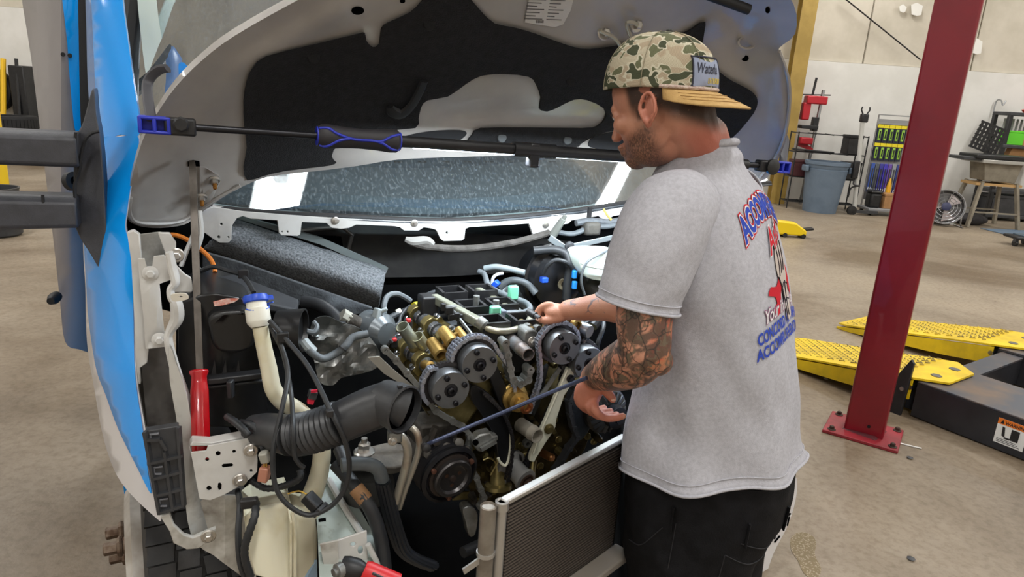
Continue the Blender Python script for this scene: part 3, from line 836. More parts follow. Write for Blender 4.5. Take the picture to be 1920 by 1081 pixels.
for rowi, (off, wdt) in enumerate(((-0.085, 0.05), (-0.03, 0.045), (0.024, 0.045), (0.08, 0.055))):
    for k in range(52):
        a = 2 * math.pi * (k + 0.5 * (rowi % 2)) / 52
        e = fx * math.cos(a) + fy * math.sin(a)
        tn = fx * -math.sin(a) + fy * math.cos(a)
        if e.dot(FRONT) < 0.1 or e.z < -0.5:
            continue
        c = wc + wax * off + e * (TR - 0.004 - (0.006 if rowi in (0, 3) else 0))
        sk = 0.12 * (1 if rowi < 2 else -1)
        bo = MB().box(c, (0.012, (0.0395), wdt), (e, (tn + wax * sk).normalized(), wax)).build('tread_block', M_tyre, ty)
rim = MB().lathe(wc + wax * (TW / 2 - 0.03), wax, [(0.05, 0.02), (0.15, 0.03), (0.17, 0.06), (0.2, 0.07), (0.225, 0.055), (0.225, -0.02), (0.2, -0.02)], 40).build('rim', mat('white steel rim', (188, 184, 178), 0.45, col2=(150, 142, 132), scale=8), wt)
for k in range(6):
    a = 2 * math.pi * k / 6 + 0.2
    e = fx * math.cos(a) + fy * math.sin(a)
    q = wc + wax * (TW / 2 - 0.01) + e * 0.105
    nb_ = MB().lathe(q, wax, [(0.022, 0), (0.022, 0.055), (0.019, 0.06)], 14).build('lug_sleeve', mat('rusty lug', (122, 106, 92), 0.5, 0.7, col2=(86, 66, 52), scale=40), rim)
    MB().lathe(q, wax, [(0.024, 0.06), (0.026, 0.066), (0.022, 0.072), (0.016, 0.073), (0.016, 0.1), (0.012, 0.103)], 6).build('lug_nut', MATS['rusty lug'], rim)

wr_ = VO + LAT * (ar - 0.14) + REAR * 0.68
cpw = dup(wt, V((wr_.x - wc.x, wr_.y - wc.y, 0)), 'front wheel under the far side of the van behind the mechanic')
# ================================================================== the engine
M_gold = mat('oily gold casting', (160, 146, 98), 0.32, 0.7, col2=(106, 94, 56), scale=14, lo=0.35, hi=0.66, bump=0.25, bscale=60)
M_gold2 = mat('bright gold cast aluminium', (196, 162, 94), 0.32, 0.7, col2=(162, 130, 70), scale=20)
M_olive = mat('dark oily casting', (92, 80, 48), 0.35, 0.6, col2=(46, 39, 24), scale=11, lo=0.38, hi=0.62, bump=0.4, bscale=45)
M_alu = mat('grey cast aluminium', (142, 144, 142), 0.45, 0.6, col2=(104, 104, 100), scale=18, lo=0.4, hi=0.65, bump=0.15)
M_dkalu = mat('grimy aluminium', (88, 85, 80), 0.5, 0.5, col2=(54, 50, 46), scale=16, bump=0.3)
M_phaser = mat('satin grey phaser', (118, 120, 122), 0.38, 0.75, col2=(106, 108, 111), scale=9)
M_lobe = mat('polished cam lobe', (122, 124, 126), 0.25, 0.75)
M_blkst = mat('black steel', (38, 38, 42), 0.36, 0.6)
M_chain = mat('chain steel', (176, 180, 192), 0.35, 0.85)
M_dchain = mat('oily dark chain', (84, 82, 84), 0.35, 0.9)
M_guidew = mat('ivory chain guide', (206, 206, 188), 0.45, col2=(190, 190, 170), scale=10)
M_guideb = mat('black chain guide', (16, 17, 20), 0.35)
M_hose = mat('grey hose', (96, 102, 106), 0.5, col2=(84, 90, 94), scale=20)
M_dhose = mat('black rubber hose', (34, 36, 39), 0.5, col2=(42, 44, 47), scale=16)
M_green = mat('mint green clip', (120, 206, 170), 0.45)
M_bclip = mat('blue plastic clip', (34, 86, 206), 0.4)
M_rust = mat('rusty steel', (96, 70, 54), 0.6, 0.6, col2=(60, 44, 36), scale=30)
M_zinct = mat('zinc plated tube', (190, 198, 190), 0.3, 0.75, col2=(206, 190, 130), scale=9)
M_pipe = mat('pale aluminium pipe', (176, 172, 160), 0.4, 0.6, col2=(140, 110, 84), scale=10, lo=0.55, hi=0.75)
EF = V((0.423, -0.906, 0.0))
EF = (EF + UP * 0.02).normalized()
en0 = Q(970, 900, 0.15)
eng = thing('engine', 'opened V6 engine with exposed gold heads and timing chains', 'engine', V((en0.x, en0.y, 0)))
E_ = Q
# block behind the chains
MB().sheet(sp([(800, 775), (850, 790), (900, 740), (940, 722), (985, 718), (1020, 712), (1075, 715), (1140, 735), (1145, 770), (1110, 810), (1085, 860), (1010, 920), (930, 945), (885, 930), (870, 860), (830, 800)], 3), lambda x, y: E_(x, y, 0.055), REAR * 0.3, grid=40).build('block', M_olive, eng, bevel=0.006)
# casting relief on the front of the block
rnd = random.Random(3)
mb1, mb2 = MB(), MB()
for k in range(150):
    x, y = rnd.uniform(830, 1130), rnd.uniform(660, 930)
    if x < 870 and y > 780 or x > 1080 and y > 830:
        continue
    q = E_(x, y, 0.058)
    if k % 3 == 0:
        (mb1 if k % 2 else mb2).lathe(q, EF, [(0.012, -0.01), (0.010, rnd.uniform(0.008, 0.03)), (0.006, 0.032)], 10)
    elif k % 3 == 1:
        a = rnd.uniform(0, 6.28)
        d = (LAT * math.cos(a) + UP * math.sin(a)) * rnd.uniform(0.015, 0.05)
        (mb2 if k % 2 else mb1).bar(q - d, q + d, 0.006, rnd.uniform(0.01, 0.035))
    else:
        mb1.bolt(q + EF * 0.004, EF, 0.006, 0.01)
mb1.build('casting_bosses', M_gold, eng, kind='stuff')
mb2.build('casting_ribs', M_olive, eng, kind='stuff')
# cylinder heads: left and right bank, cam tunnels running rearwards
BN = (UP * 0.72 - LAT * 0.55 + EF * 0.12).normalized()     # square to the left head cover face
def head(fr, rr, name):
    return MB().sheet(sp(fr, 2), lambda x, y: E_(x, y, 0.05), REAR * rr, grid=40).build(name, M_gold, eng, bevel=0.006)
hl_ = MB()
A = [E_(806, 752, 0.03), E_(852, 800, 0.03), E_(945, 672, 0.03), E_(902, 630, 0.03)]
Bk = [E_(712, 632, 0.36), E_(740, 690, 0.36), E_(830, 590, 0.36), E_(778, 560, 0.36)]
A = [q - BN * 0.034 for q in A]
Bk = [q - BN * 0.034 for q in Bk]
hl_.add(A + Bk, [(0, 1, 2, 3), (7, 6, 5, 4), (0, 4, 5, 1), (1, 5, 6, 2), (2, 6, 7, 3), (3, 7, 4, 0)])
hl_.build('left_head', M_gold, eng, bevel=0.01, label='gold left cylinder head')
A2 = [E_(1018, 680, 0.05), E_(1020, 740, 0.05), E_(1145, 775, 0.05), E_(1150, 720, 0.05), E_(1060, 645, 0.05)]
hr_ = MB().prism(A2, REAR * 0.3)
hr_.build('right_head', M_gold, eng, bevel=0.01, label='gold right cylinder head')
def cam_row(p0, p1, n, nrm, lobes=True):
    """a camshaft with bearing caps standing on the head"""
    d = (p1 - p0)
    ln_ = d.length
    d.normalize()
    side = d.cross(nrm).normalized()
    MB().tube([p0, p1], 0.012, 12).build('camshaft', M_lobe, eng)
    for k in range(n):
        c = p0 + d * (ln_ * (k + 0.5) / n)
        cap = MB()
        prof = [(-0.036, -0.02), (-0.036, 0.004), (-0.022, 0.01), (-0.016, 0.022), (0.0, 0.027), (0.016, 0.022), (0.022, 0.01), (0.036, 0.004), (0.036, -0.02)]
        cap.prism([c + side * a + nrm * b_ - d * 0.011 for a, b_ in prof], d * 0.022)
        cp = cap.build('cam_cap', M_gold, eng, bevel=0.002)
        for s in (-1, 1):
            MB().bolt(c + side * (0.028 * s) + nrm * 0.006, nrm, 0.006, 0.009).build('cap_bolt', M_lobe, cp)
    for k in range(n - 1):
        for j in (0.33, 0.67):
            c = p0 + d * (ln_ * (k + 0.5 + j) / n)
            a = 1.3 * k + j * 5
            e = nrm * math.cos(a) + side * math.sin(a)
            lb_ = MB()
            lb_.lathe(c - d * 0.008, d, [(0.019, 0), (0.021, 0.002), (0.021, 0.014), (0.019, 0.016)], 18)
            lb_.lathe(c - d * 0.008 + e * 0.007, d, [(0.013, 0), (0.013, 0.016)], 14)
            lb_.build('cam_lobe', M_lobe, eng)
cam_row(E_(838, 716, 0.06), E_(722, 618, 0.36), 4, BN)
cam_row(E_(880, 670, 0.06), E_(768, 578, 0.36), 4, BN)
# spark plug tubes
for (x0, y0, x1, y1) in ((778, 645, 754, 611), (805, 662, 782, 630)):
    a, b = E_(x0, y0, 0.2), E_(x1, y1, 0.18)
    MB().lathe(a, b - a, [(0.0165, -0.02), (0.0165, (b - a).length), (0.0148, (b - a).length), (0.0148, 0.0), (0.002, 0.0)], 24).build('plug_tube', M_zinct, eng)
    MB().lathe(a, b - a, [(0.021, -0.03), (0.021, -0.004), (0.017, 0.002)], 20).build('tube_boss', M_gold, eng)
# control valve bores
for (x, y, r) in ((846, 640, 9), (824, 662, 9)):
    q = E_(x, y, 0.06)
    rr = 0.016
    d = (EF * 0.9 - UP * 0.25 + LAT * 0.1).normalized()
    MB().lathe(q - d * 0.05, d, [(rr * 0.9, 0), (rr * 1.02, 0.03), (rr * 1.05, 0.058), (rr * 0.72, 0.06), (rr * 0.7, 0.03), (0.001, 0.03)], 20).build('valve_bore', M_gold2, eng, label='bright gold valve bore')
    o2 = q + LAT * 0.03 + UP * 0.012
    MB().lathe(o2 - d * 0.03, d, [(0.009, 0), (0.0095, 0.05), (0.004, 0.051), (0.004, 0.03)], 14).build('boss', M_gold2, eng)
    MB().bar(q - d * 0.015, o2 - d * 0.015, 0.012, 0.01).build('web', M_gold2, eng)
MB().lathe(E_(803, 685, 0.06), (EF + UP * 0.3), [(0.012, -0.03), (0.012, 0.02), (0.006, 0.021), (0.006, 0.0)], 14).build('boss', M_gold2, eng)
# ---- cam phasers with sprockets
def phaser(x, y, b, r, label, bolts=4, a0=0.5):
    c = E_(x, y, b)
    ph = MB().lathe(c, EF, [(r * 0.98, -0.034), (r, -0.03), (r, 0.0), (r * 0.97, 0.003), (r * 0.36, 0.003), (r * 0.36, -0.004), (r * 0.3, -0.004)], 40).build('cam_phaser', M_phaser, eng, label=label)
    X, Y, Z = frame(EF)
    spk = MB()
    R2 = r * 1.2
    nt = 38
    vs = []
    for k in range(nt * 2):
        a = math.pi * k / nt
        rr = R2 * (1.03 if k % 2 else 0.97)
        vs.append(c - EF * 0.048 + (X * math.cos(a) + Y * math.sin(a)) * rr)
    spk.prism(vs, EF * 0.012)
    spk.build('sprocket', M_dchain, ph)
    MB().lathe(c, EF, [(r * 0.34, -0.004), (r * 0.33, 0.001), (r * 0.22, 0.002), (r * 0.2, 0.009), (r * 0.12, 0.011), (r * 0.1, 0.004)], 20).build('centre_bolt', M_blkst, ph)
    for k in range(bolts):
        a = a0 + 2 * math.pi * k / bolts
        q = c + (X * math.cos(a) + Y * math.sin(a)) * r * 0.74 + EF * 0.003
        MB().lathe(q, EF, [(r * 0.145, 0), (r * 0.145, 0.006), (r * 0.09, 0.008), (r * 0.07, 0.005)], 12).build('phaser_bolt', M_blkst, ph)
    return c, R2
cLi, RLi = phaser(899, 683, -0.035, 0.045, 'upper grey cam phaser of the left bank', a0=0.3)
cLe, RLe = phaser(845, 731, -0.05, 0.045, 'lower grey cam phaser of the left bank', a0=0.35)
cRi, RRi = phaser(1058, 652, -0.035, 0.0425, 'grey cam phaser of the right bank', a0=0.45)
cRe, RRe = phaser(1104, 681, -0.04, 0.0425, 'outer right cam phaser beside the tattooed arm', a0=0.2)
# ---- chains: real links along their run
def chain(name, pts, m, closed=False, pitch=0.0085, w_=0.018, sm=8):
    ps = spline(pts, sm, closed)
    if closed:
        ps.append(ps[0])
    d = [0]
    for i in range(1, len(ps)):
        d.append(d[-1] + (ps[i] - ps[i - 1]).length)
    tot = d[-1]
    n = max(2, int(tot / pitch))
    mb = MB()
    def at(s):
        s = min(max(s, 0), tot - 1e-6)
        i = max(0, min(len(d) - 2, int(np.searchsorted(d, s)) - 1))
        t = (s - d[i]) / max(d[i + 1] - d[i], 1e-9)
        return ps[i].lerp(ps[i + 1], t)
    for k in range(n):
        a, b = at(tot * k / n), at(tot * (k + 1) / n)
        t = (b - a).normalized()
        nz_ = EF.cross(t).normalized()
        off = w_ * (0.5 if k % 2 else 0.36)
        for s in (-1, 1):
            mb.box((a + b) / 2 + EF * (off * s), ((b - a).length * 1.05, 0.0088, 0.0026), (t, nz_, EF))
        mb.lathe(a - EF * w_ * 0.62, EF, [(0.0033, 0), (0.0033, w_ * 1.24)], 6)
    return mb.build(name, m, eng, kind='stuff')
X_, Y_, Z_ = frame(EF)
def arc(c, r, a0, a1, n, e=-0.042):
    return [c + EF * e + (X_ * math.cos(a) + Y_ * math.sin(a)) * r for a in np.linspace(a0, a1, n)]
sgn = 1 if X_.dot(LAT) > 0 else -1
def ang(deg):
    """clock angle: 0 = right in the picture, 90 = up"""
    t = R_(deg)
    v = LAT * math.cos(t) + UP * math.sin(t)
    return math.atan2(v.dot(Y_), v.dot(X_))
def carc(c, r, d0, d1, n, e=-0.042):
    out = []
    for k in range(n):
        t = R_(d0 + (d1 - d0) * k / (n - 1))
        out.append(c + EF * e + (LAT * math.cos(t) + UP * math.sin(t)) * r)
    return out
# main chain, left: over the upper phaser, down its right side to the idler
chain('timing_chain', carc(cLi, RLi + 0.005, 250, 20, 12, -0.034) + [E_(958, 700, 0.0), E_(966, 760, 0.0)] , M_chain)
chain('timing_chain', carc(cLi, RLi + 0.003, 200, 125, 4, -0.055)[::-1] + carc(cLe, RLe + 0.005, 130, 225, 7, -0.034), M_chain)
# right chain: over the phaser and down its left side
chain('timing_chain', carc(cRi, RRi + 0.005, -20, 172, 12, -0.034) + [E_(1012, 705, 0.0), E_(998, 752, 0.0), E_(990, 772, 0.0)], M_chain)
chain('timing_chain', carc(cRi, RRi + 0.004, -20, -70, 4) + [E_(1052, 720, 0.0), E_(1020, 790, 0.0), E_(990, 860, 0.0), E_(978, 895, 0.0)], M_dchain)
chain('timing_chain', [E_(905, 735, -0.015), E_(940, 770, -0.015), E_(958, 815, -0.015), E_(957, 860, -0.015), E_(950, 900, -0.01)], M_dchain, pitch=0.007)
# guides
MB().sheet(sp([(884, 724), (905, 730), (935, 757), (955, 800), (957, 840), (950, 872), (935, 862), (928, 820), (905, 780), (885, 750)], 4), lambda x, y: E_(x, y, -0.01), REAR * 0.02, grid=15).build('chain_guide', M_guideb, eng, bevel=0.002, label='black curved chain guide')
MB().tube([E_(x, y, -0.014) for x, y in ((957, 812), (957, 838), (953, 862), (947, 872), (938, 866), (934, 858))], 0.0035, 8, sm=4).build('guide_edge', M_guidew, eng)
MB().sheet([(912, 690), (930, 680), (948, 720), (958, 775), (950, 790), (930, 740)], lambda x, y: E_(x, y, 0.01), REAR * 0.015).build('chain_guide', M_guideb, eng, bevel=0.002)
MB().sheet([(1020, 690), (1030, 684), (1012, 760), (1002, 780), (996, 775)], lambda x, y: E_(x, y, 0.012), REAR * 0.015).build('chain_guide', M_guideb, eng, bevel=0.002)
wg = MB().sheet([(1066, 690), (1074, 691), (1077, 700), (1076, 715), (1058, 742), (1044, 785), (1042, 800), (1034, 814), (1022, 832), (1006, 858), (1002, 866), (993, 864), (996, 850), (1012, 812), (1022, 790), (1040, 748)], lambda x, y: E_(x, y, -0.02), REAR * 0.014, grid=20).build('chain_guide', M_guidew, eng, bevel=0.002, label='long ivory plastic chain guide')
MB().tube([E_(x, y, -0.024) for x, y in ((1064, 692), (1038, 752), (1018, 798), (1000, 850))], 0.0035, 6).build('guide_flange', M_guidew, wg)
for (x, y, r) in ((1069, 709, 0.007), (1029, 803, 0.009)):
    MB().lathe(E_(x, y, -0.021), EF, [(r * 1.5, 0), (r * 1.5, 0.003), (r, 0.004), (r * 0.9, 0.01)], 14).build('guide_bolt', M_blkst if y < 750 else M_gold, wg)
MB().bar(E_(1012, 745, 0.0), E_(1050, 690, 0.0), 0.004, 0.012).build('guide_rail', M_alu, eng)
# idler sprocket and oil pump drive
c = E_(968, 748, 0.0)
MB().lathe(c, EF, [(0.036, -0.02), (0.037, -0.014), (0.034, -0.012), (0.034, -0.004), (0.026, 0.0), (0.026, 0.02), (0.016, 0.022), (0.016, 0.034), (0.01, 0.036)], 26).build('idler_sprocket', M_gold2, eng)
MB().lathe(E_(986, 762, -0.03), EF, [(0.016, -0.01), (0.017, 0.006), (0.01, 0.008), (0.008, 0.004)], 16).build('idler_bolt', mat('copper bolt', (150, 92, 56), 0.35, 0.8), eng)
MB().tube([E_(958, 742, 0.02), E_(966, 728, 0.01), E_(970, 722, 0.0)], [0.014, 0.011, 0.009], 10).build('oil_jet', M_gold2, eng)
MB().lathe(E_(970, 722, 0.0), EF + UP, [(0.009, 0), (0.009, 0.01), (0.006, 0.012)], 6).build('jet_bolt', M_gold2, eng)
# crankshaft nose
c = E_(968, 882, 0.0)
d = (EF * 0.9 - UP * 0.22 + LAT * 0.25).normalized()
MB().lathe(c - d * 0.02, d, [(0.042, -0.012), (0.043, 0.0), (0.03, 0.004), (0.026, 0.006), (0.026, 0.05), (0.03, 0.052), (0.03, 0.06), (0.02, 0.062)], 28).build('crank_nose', mat('crank steel', (160, 160, 158), 0.35, 0.6), eng)
MB().bolt(c + d * 0.042, d, 0.012, 0.014).build('crank_bolt', M_rust, eng)
MB().lathe(E_(957, 865, 0.02), EF, [(0.03, -0.01), (0.034, 0.0), (0.03, 0.006)], 20).build('crank_sprocket', M_dchain, eng)
MB().tube([E_(1000, 862, 0.02), E_(998, 880, 0.01), E_(996, 896, 0.0)], [0.009, 0.008, 0.011], 10).build('oil_tube', M_gold, eng)
MB().lathe(E_(934, 890, 0.02), -UP * 0.9 + EF * 0.2, [(0.008, -0.06), (0.014, -0.02), (0.02, 0.0), (0.022, 0.02), (0.035, 0.024), (0.036, 0.034)], 18).build('pickup_cone', M_gold, eng)
MB().lathe(E_(1035, 858, 0.02), EF + LAT * 0.4, [(0.011, -0.05), (0.011, 0.0), (0.008, 0.004)], 14).build('plug', mat('copper plug', (140, 96, 56), 0.35, 0.8), eng)
# water outlet pipes
def pipe(a, b, r, m, name, lip=True):
    L_ = (b - a).length
    pr = [(r, 0), (r, L_ * 0.62), (r * 1.08, L_ * 0.66), (r * 1.08, L_ * 0.72), (r, L_ * 0.76), (r, L_), (r * 0.86, L_), (r * 0.86, L_ * 0.3), (0.001, L_ * 0.3)]
    return MB().lathe(a, b - a, pr, 28).build(name, m, eng)
pipe(E_(950, 630, 0.1), E_(991, 665, -0.02), 0.0165, mat('blue-grey steel pipe', (140, 148, 154), 0.35, 0.55, col2=(110, 84, 66), scale=7, lo=0.5, hi=0.7), 'water_pipe')
pipe(E_(975, 795, 0.02), E_(1008, 817, -0.05), 0.0185, mat('bright steel pipe', (190, 184, 170), 0.32, 0.55), 'water_pipe')
MB().ring(E_(986, 828, 0.0), EF, 0.005, 0.011, 0.012, 16).build('eyelet', M_alu, eng)
# centre casting with bosses (thermostat flange)
def flange(pts, w_, b, name, m=M_alu, bosses=True, th=0.02):
    P3 = [E_(x, y, b) for x, y in pts]
    mb = MB()
    ps = spline(P3, 5)
    for i in range(len(ps) - 1):
        t = (ps[i + 1] - ps[i])
        L_ = t.length
        t.normalize()
        nz_ = EF.cross(t).normalized()
        mb.box((ps[i] + ps[i + 1]) / 2, (L_ * 1.15, w_, th), (t, nz_, EF))
    o = mb.build(name, m, eng)
    if bosses:
        for q in P3[::1]:
            MB().lathe(q - EF * th / 2, EF, [(w_ * 0.72, 0), (w_ * 0.72, th + 0.002), (w_ * 0.32, th + 0.002), (w_ * 0.3, th - 0.004), (0.001, th - 0.004)], 14).build('bolt_boss', m, o)
    return o
flange([(944, 640), (948, 662), (953, 688), (958, 708), (972, 716), (986, 708), (990, 690)], 0.014, 0.0, 'thermostat_flange', th=0.03)
flange([(722, 655), (742, 674), (762, 698), (786, 726), (800, 745), (816, 768), (848, 788), (868, 800), (880, 816), (878, 838), (882, 852), (884, 874), (892, 893), (900, 915), (906, 930), (900, 948)], 0.012, -0.005, 'cover_flange', th=0.014)
flange([(1076, 728), (1066, 752), (1068, 775), (1074, 800), (1080, 818), (1066, 838), (1052, 862), (1040, 880)], 0.01, -0.005, 'cover_flange', mat('dark flange', (72, 74, 78), 0.5, 0.5), th=0.022)
MB().sheet(sp([(1078, 725), (1100, 735), (1112, 760), (1108, 800), (1090, 825), (1078, 810), (1072, 770)], 3), lambda x, y: E_(x, y, 0.02), REAR * 0.08, grid=15).build('side_casting', mat('blue-grey casting', (66, 74, 80), 0.45, 0.4, col2=(48, 52, 58), scale=20), eng, bevel=0.004)
# chain tensioner
tn_ = MB().sheet([(886, 826), (900, 815), (921, 810), (924, 818), (934, 816), (935, 824), (905, 848), (896, 846), (888, 836)], lambda x, y: E_(x, y, -0.03), REAR * 0.03).build('tensioner', M_alu, eng, bevel=0.004, label='silver chain tensioner')
MB().bar(E_(902, 842, -0.036), E_(930, 826, -0.036), 0.008, 0.01).build('tensioner_rib', M_alu, tn_)
MB().lathe(E_(891, 828, -0.032), EF, [(0.007, 0), (0.007, 0.006)], 12).build('tensioner_hole', M_hole, tn_)
# solenoids at the right bank
for (x, y, r, ln2) in ((1106, 622, 0.018, 0.05), (1100, 645, 0.016, 0.05)):
    q = E_(x, y, 0.0)
    d = (EF + LAT * 0.45 - UP * 0.1).normalized()
    MB().lathe(q - d * ln2, d, [(r, 0), (r, ln2 - 0.003), (r * 0.9, ln2), (0.001, ln2)], 20).build('solenoid', mat('satin solenoid steel', (150, 154, 158), 0.3, 0.85), eng)
q = E_(1072, 606, 0.03)
MB().lathe(q, EF + LAT * 0.3, [(0.016, -0.03), (0.016, 0.02), (0.010, 0.021), (0.01, 0.0)], 18).build('valve_bore', M_gold2, eng)
MB().bar(E_(1060, 600, 0.03), E_(1092, 620, 0.03), 0.016, 0.03).build('bore_web', M_gold2, eng, bevel=0.003)
# small clutter of castings and plugs around the right head
rnd = random.Random(11)
for k in range(16):
    x, y = rnd.uniform(985, 1050), rnd.uniform(605, 650)
    q = E_(x, y, rnd.uniform(0.06, 0.12))
    MB().lathe(q, (EF + UP * rnd.uniform(0, 1) + LAT * rnd.uniform(-0.5, 0.5)), [(0.012, -0.03), (0.011, 0.012), (0.006, 0.014)], rnd.choice((6, 10))).build('head_boss', (M_gold, M_alu, M_gold2)[k % 3], eng)
# thermostat housing behind the pipe
MB().sheet(sp([(985, 622), (1005, 620), (1014, 635), (1008, 655), (995, 662), (985, 650)], 3), lambda x, y: E_(x, y, 0.03), REAR * 0.05, grid=12).build('housing', M_alu, eng, bevel=0.004)
MB().bolt(E_(998, 640, 0.028), EF, 0.008, 0.01).build('housing_bolt', M_zinc, eng)
# ---- intake manifold between the banks
MB().prism([E_(815, 590, 0.42), E_(900, 650, 0.08), E_(1000, 645, 0.12), E_(960, 560, 0.42)], -UP * 0.08).build('valley_cover', mat('dark manifold', (44, 46, 48), 0.5, col2=(66, 68, 70), scale=18), eng, bevel=0.006)
pr0, pr1 = E_(868, 556, 0.36), E_(945, 612, 0.12)
for k in range(3):
    c = pr0.lerp(pr1, k / 2.0) + LAT * 0.01
    for s, lab in ((-1, 0), (1, 1)):
        cc = c + LAT * (0.045 * s) + UP * (0.0)
        ax = (LAT, REAR, UP)
        po = MB()
        for (dx, dy, sx, sy) in ((-0.033, 0, 0.008, 0.07), (0.033, 0, 0.008, 0.07), (0, -0.033, 0.07, 0.008), (0, 0.033, 0.07, 0.008)):
            po.box(cc + LAT * dx + REAR * dy, (sx, sy, 0.05), ax)
        p_ = po.build('intake_port', mat('black plastic', (24, 24, 26), 0.45, col2=(34, 34, 36), scale=20), eng)
        MB().box(cc - UP * 0.02, (0.06, 0.06, 0.004), ax).build('port_floor', M_hole, p_)
for (x, y) in ((893, 562), (958, 595), (930, 570)):
    MB().lathe(E_(x, y, 0.25), UP, [(0.009, -0.03), (0.009, 0.012), (0.005, 0.013)], 14).build('manifold_stud', M_alu, eng)
# fuel rails
fr1 = MB().bar(E_(813, 558, 0.3), E_(905, 608, 0.1), 0.022, 0.024).build('fuel_rail', mat('pale rail', (150, 152, 136), 0.4, 0.5, col2=(128, 126, 110), scale=16), eng, bevel=0.004, label='pale square fuel rail')
MB().tube([E_(903, 606, 0.1), E_(915, 616, 0.085), E_(940, 621, 0.07), E_(968, 617, 0.08), E_(988, 606, 0.1), E_(996, 592, 0.14)], 0.0085, 12, sm=6).build('rail_pipe', mat('pale bent pipe', (172, 168, 150), 0.35, 0.7), fr1)
MB().lathe(E_(902, 605, 0.1), (E_(915, 616, 0.085) - E_(902, 605, 0.1)), [(0.015, -0.01), (0.016, 0.01), (0.011, 0.016)], 14).build('rail_nut', M_alu, fr1)
MB().bar(E_(893, 543, 0.4), E_(978, 592, 0.2), 0.02, 0.022).build('fuel_rail', MATS['pale rail'], eng, bevel=0.004)
MB().bar(E_(850, 582, 0.2), E_(893, 638, 0.05), 0.004, 0.008).build('dipstick_strap', mat('grey strap', (150, 154, 158), 0.4, 0.4), eng)
MB().box(E_(846, 580, 0.2), (0.03, 0.014, 0.022), (LAT, REAR, UP)).build('injector_plug', M_alu, eng, bevel=0.003)
MB().box(E_(803, 572, 0.3), (0.05, 0.05, 0.06), (LAT, REAR, UP)).build('sensor_block', MATS.get('black plastic'), eng, bevel=0.006)
rnd = random.Random(5)
for k in range(9):
    x = rnd.uniform(830, 885)
    y = 576 + (x - 830) * 0.62 + rnd.uniform(-4, 8)
    MB().box(E_(x, y, 0.16), (rnd.uniform(0.008, 0.02), 0.012, rnd.uniform(0.008, 0.02)), (LAT, REAR, UP)).build('injector_clip', MATS.get('black plastic'), eng, bevel=0.002)
# ---- compressor with its pulley
cc = E_(842, 888, -0.04)
CSC = 1.14
d = (EF * 0.93 + LAT * 0.18 - UP * 0.12).normalized()
cb = MB().lathe(cc - d * 0.14, d, [(0.05, 0), (0.066, 0.01), (0.068, 0.1), (0.06, 0.12), (0.04, 0.125)], 28).build('compressor', M_dkalu, eng, label='grimy compressor with a grooved pulley')
prof = [(0.045, -0.045), (0.064, -0.042), (0.064, -0.038)]
for k in range(6):
    h = -0.036 + k * 0.0055
    prof += [(0.065, h), (0.060, h + 0.0027)]
prof += [(0.066, -0.002), (0.066, 0.004), (0.058, 0.008), (0.054, 0.002), (0.05, 0.002)]
MB().lathe(cc, d, [(r_ * CSC, h_ * CSC) for r_, h_ in prof], 44).build('pulley', M_blkst, cb)
MB().lathe(cc + d * 0.003, d, [(0.057, 0), (0.057, 0.006), (0.053, 0.007)], 36).build('clutch_plate', mat('dark rusty plate', (74, 66, 62), 0.5, 0.7), cb)
MB().lathe(cc + d * 0.008, d, [(0.049, 0), (0.05, 0.013), (0.047, 0.017), (0.039, 0.017), (0.035, 0.01), (0.032, 0.009)], 36).build('hub_ring', mat('dark hub steel', (84, 82, 82), 0.35, 0.8), cb)
MB().lathe(cc + d * 0.01, d, [(0.034, 0), (0.034, 0.004), (0.008, 0.005), (0.007, 0.013)], 30).build('hub_plate', mat('brown hub', (66, 56, 52), 0.55, 0.5), cb)
X, Y, Z = frame(d)
for k in range(3):
    a = 0.5 + k * 2 * math.pi / 3
    e = X * math.cos(a) + Y * math.sin(a)
    MB().lathe(cc + d * 0.008 + e * 0.059, d, [(0.006, 0), (0.006, 0.008), (0.003, 0.009)], 10).build('clutch_rivet', mat('copper rivet', (132, 92, 76), 0.45, 0.7), cb)
    MB().lathe(cc + d * 0.013 + e * 0.02, d, [(0.005, 0), (0.005, 0.005)], 8).build('hub_rivet', M_rust, cb)
MB().box(cc - d * 0.09 + UP * 0.07, (0.1, 0.07, 0.06), (LAT, d, UP)).build('mount_block', M_dkalu, cb, bevel=0.008)
for (x, y) in ((815, 826), (835, 838), (858, 830), (870, 845), (800, 850), (850, 850)):
    MB().lathe(E_(x, y, -0.02), (EF + UP * 0.5), [(0.014, -0.03), (0.012, 0.014), (0.007, 0.016)], 9).build('mount_boss', M_dkalu, cb)
MB().tube([E_(x, y, -0.03) for x, y in ((818, 800), (812, 815), (806, 828), (798, 822))], 0.01, 8, sm=3).build('ribbed_stub', M_dkalu, cb)
# ---- alternator
ac = E_(1150, 778, -0.02)
d = (EF + LAT * 0.1).normalized()
al = MB().lathe(ac - d * 0.09, d, [(0.05, 0), (0.062, 0.01), (0.064, 0.06), (0.058, 0.068), (0.03, 0.075)], 28).build('alternator', M_dkalu, eng, label='dark alternator with radial fins')
for k in range(18):
    a = k * 2 * math.pi / 18
    X, Y, Z = frame(d)
    e = X * math.cos(a) + Y * math.sin(a)
    MB().bar(ac + e * 0.03 - d * 0.012, ac + e * 0.058 - d * 0.022, 0.004, 0.01).build('cooling_fin', mat('fin grey', (76, 78, 80), 0.45, 0.5), al)
MB().lathe(ac - d * 0.005, d, [(0.03, 0), (0.032, 0.006), (0.027, 0.01), (0.03, 0.016), (0.027, 0.02), (0.03, 0.026), (0.014, 0.028), (0.012, 0.036), (0.004, 0.037)], 28).build('pulley', M_blkst, al)
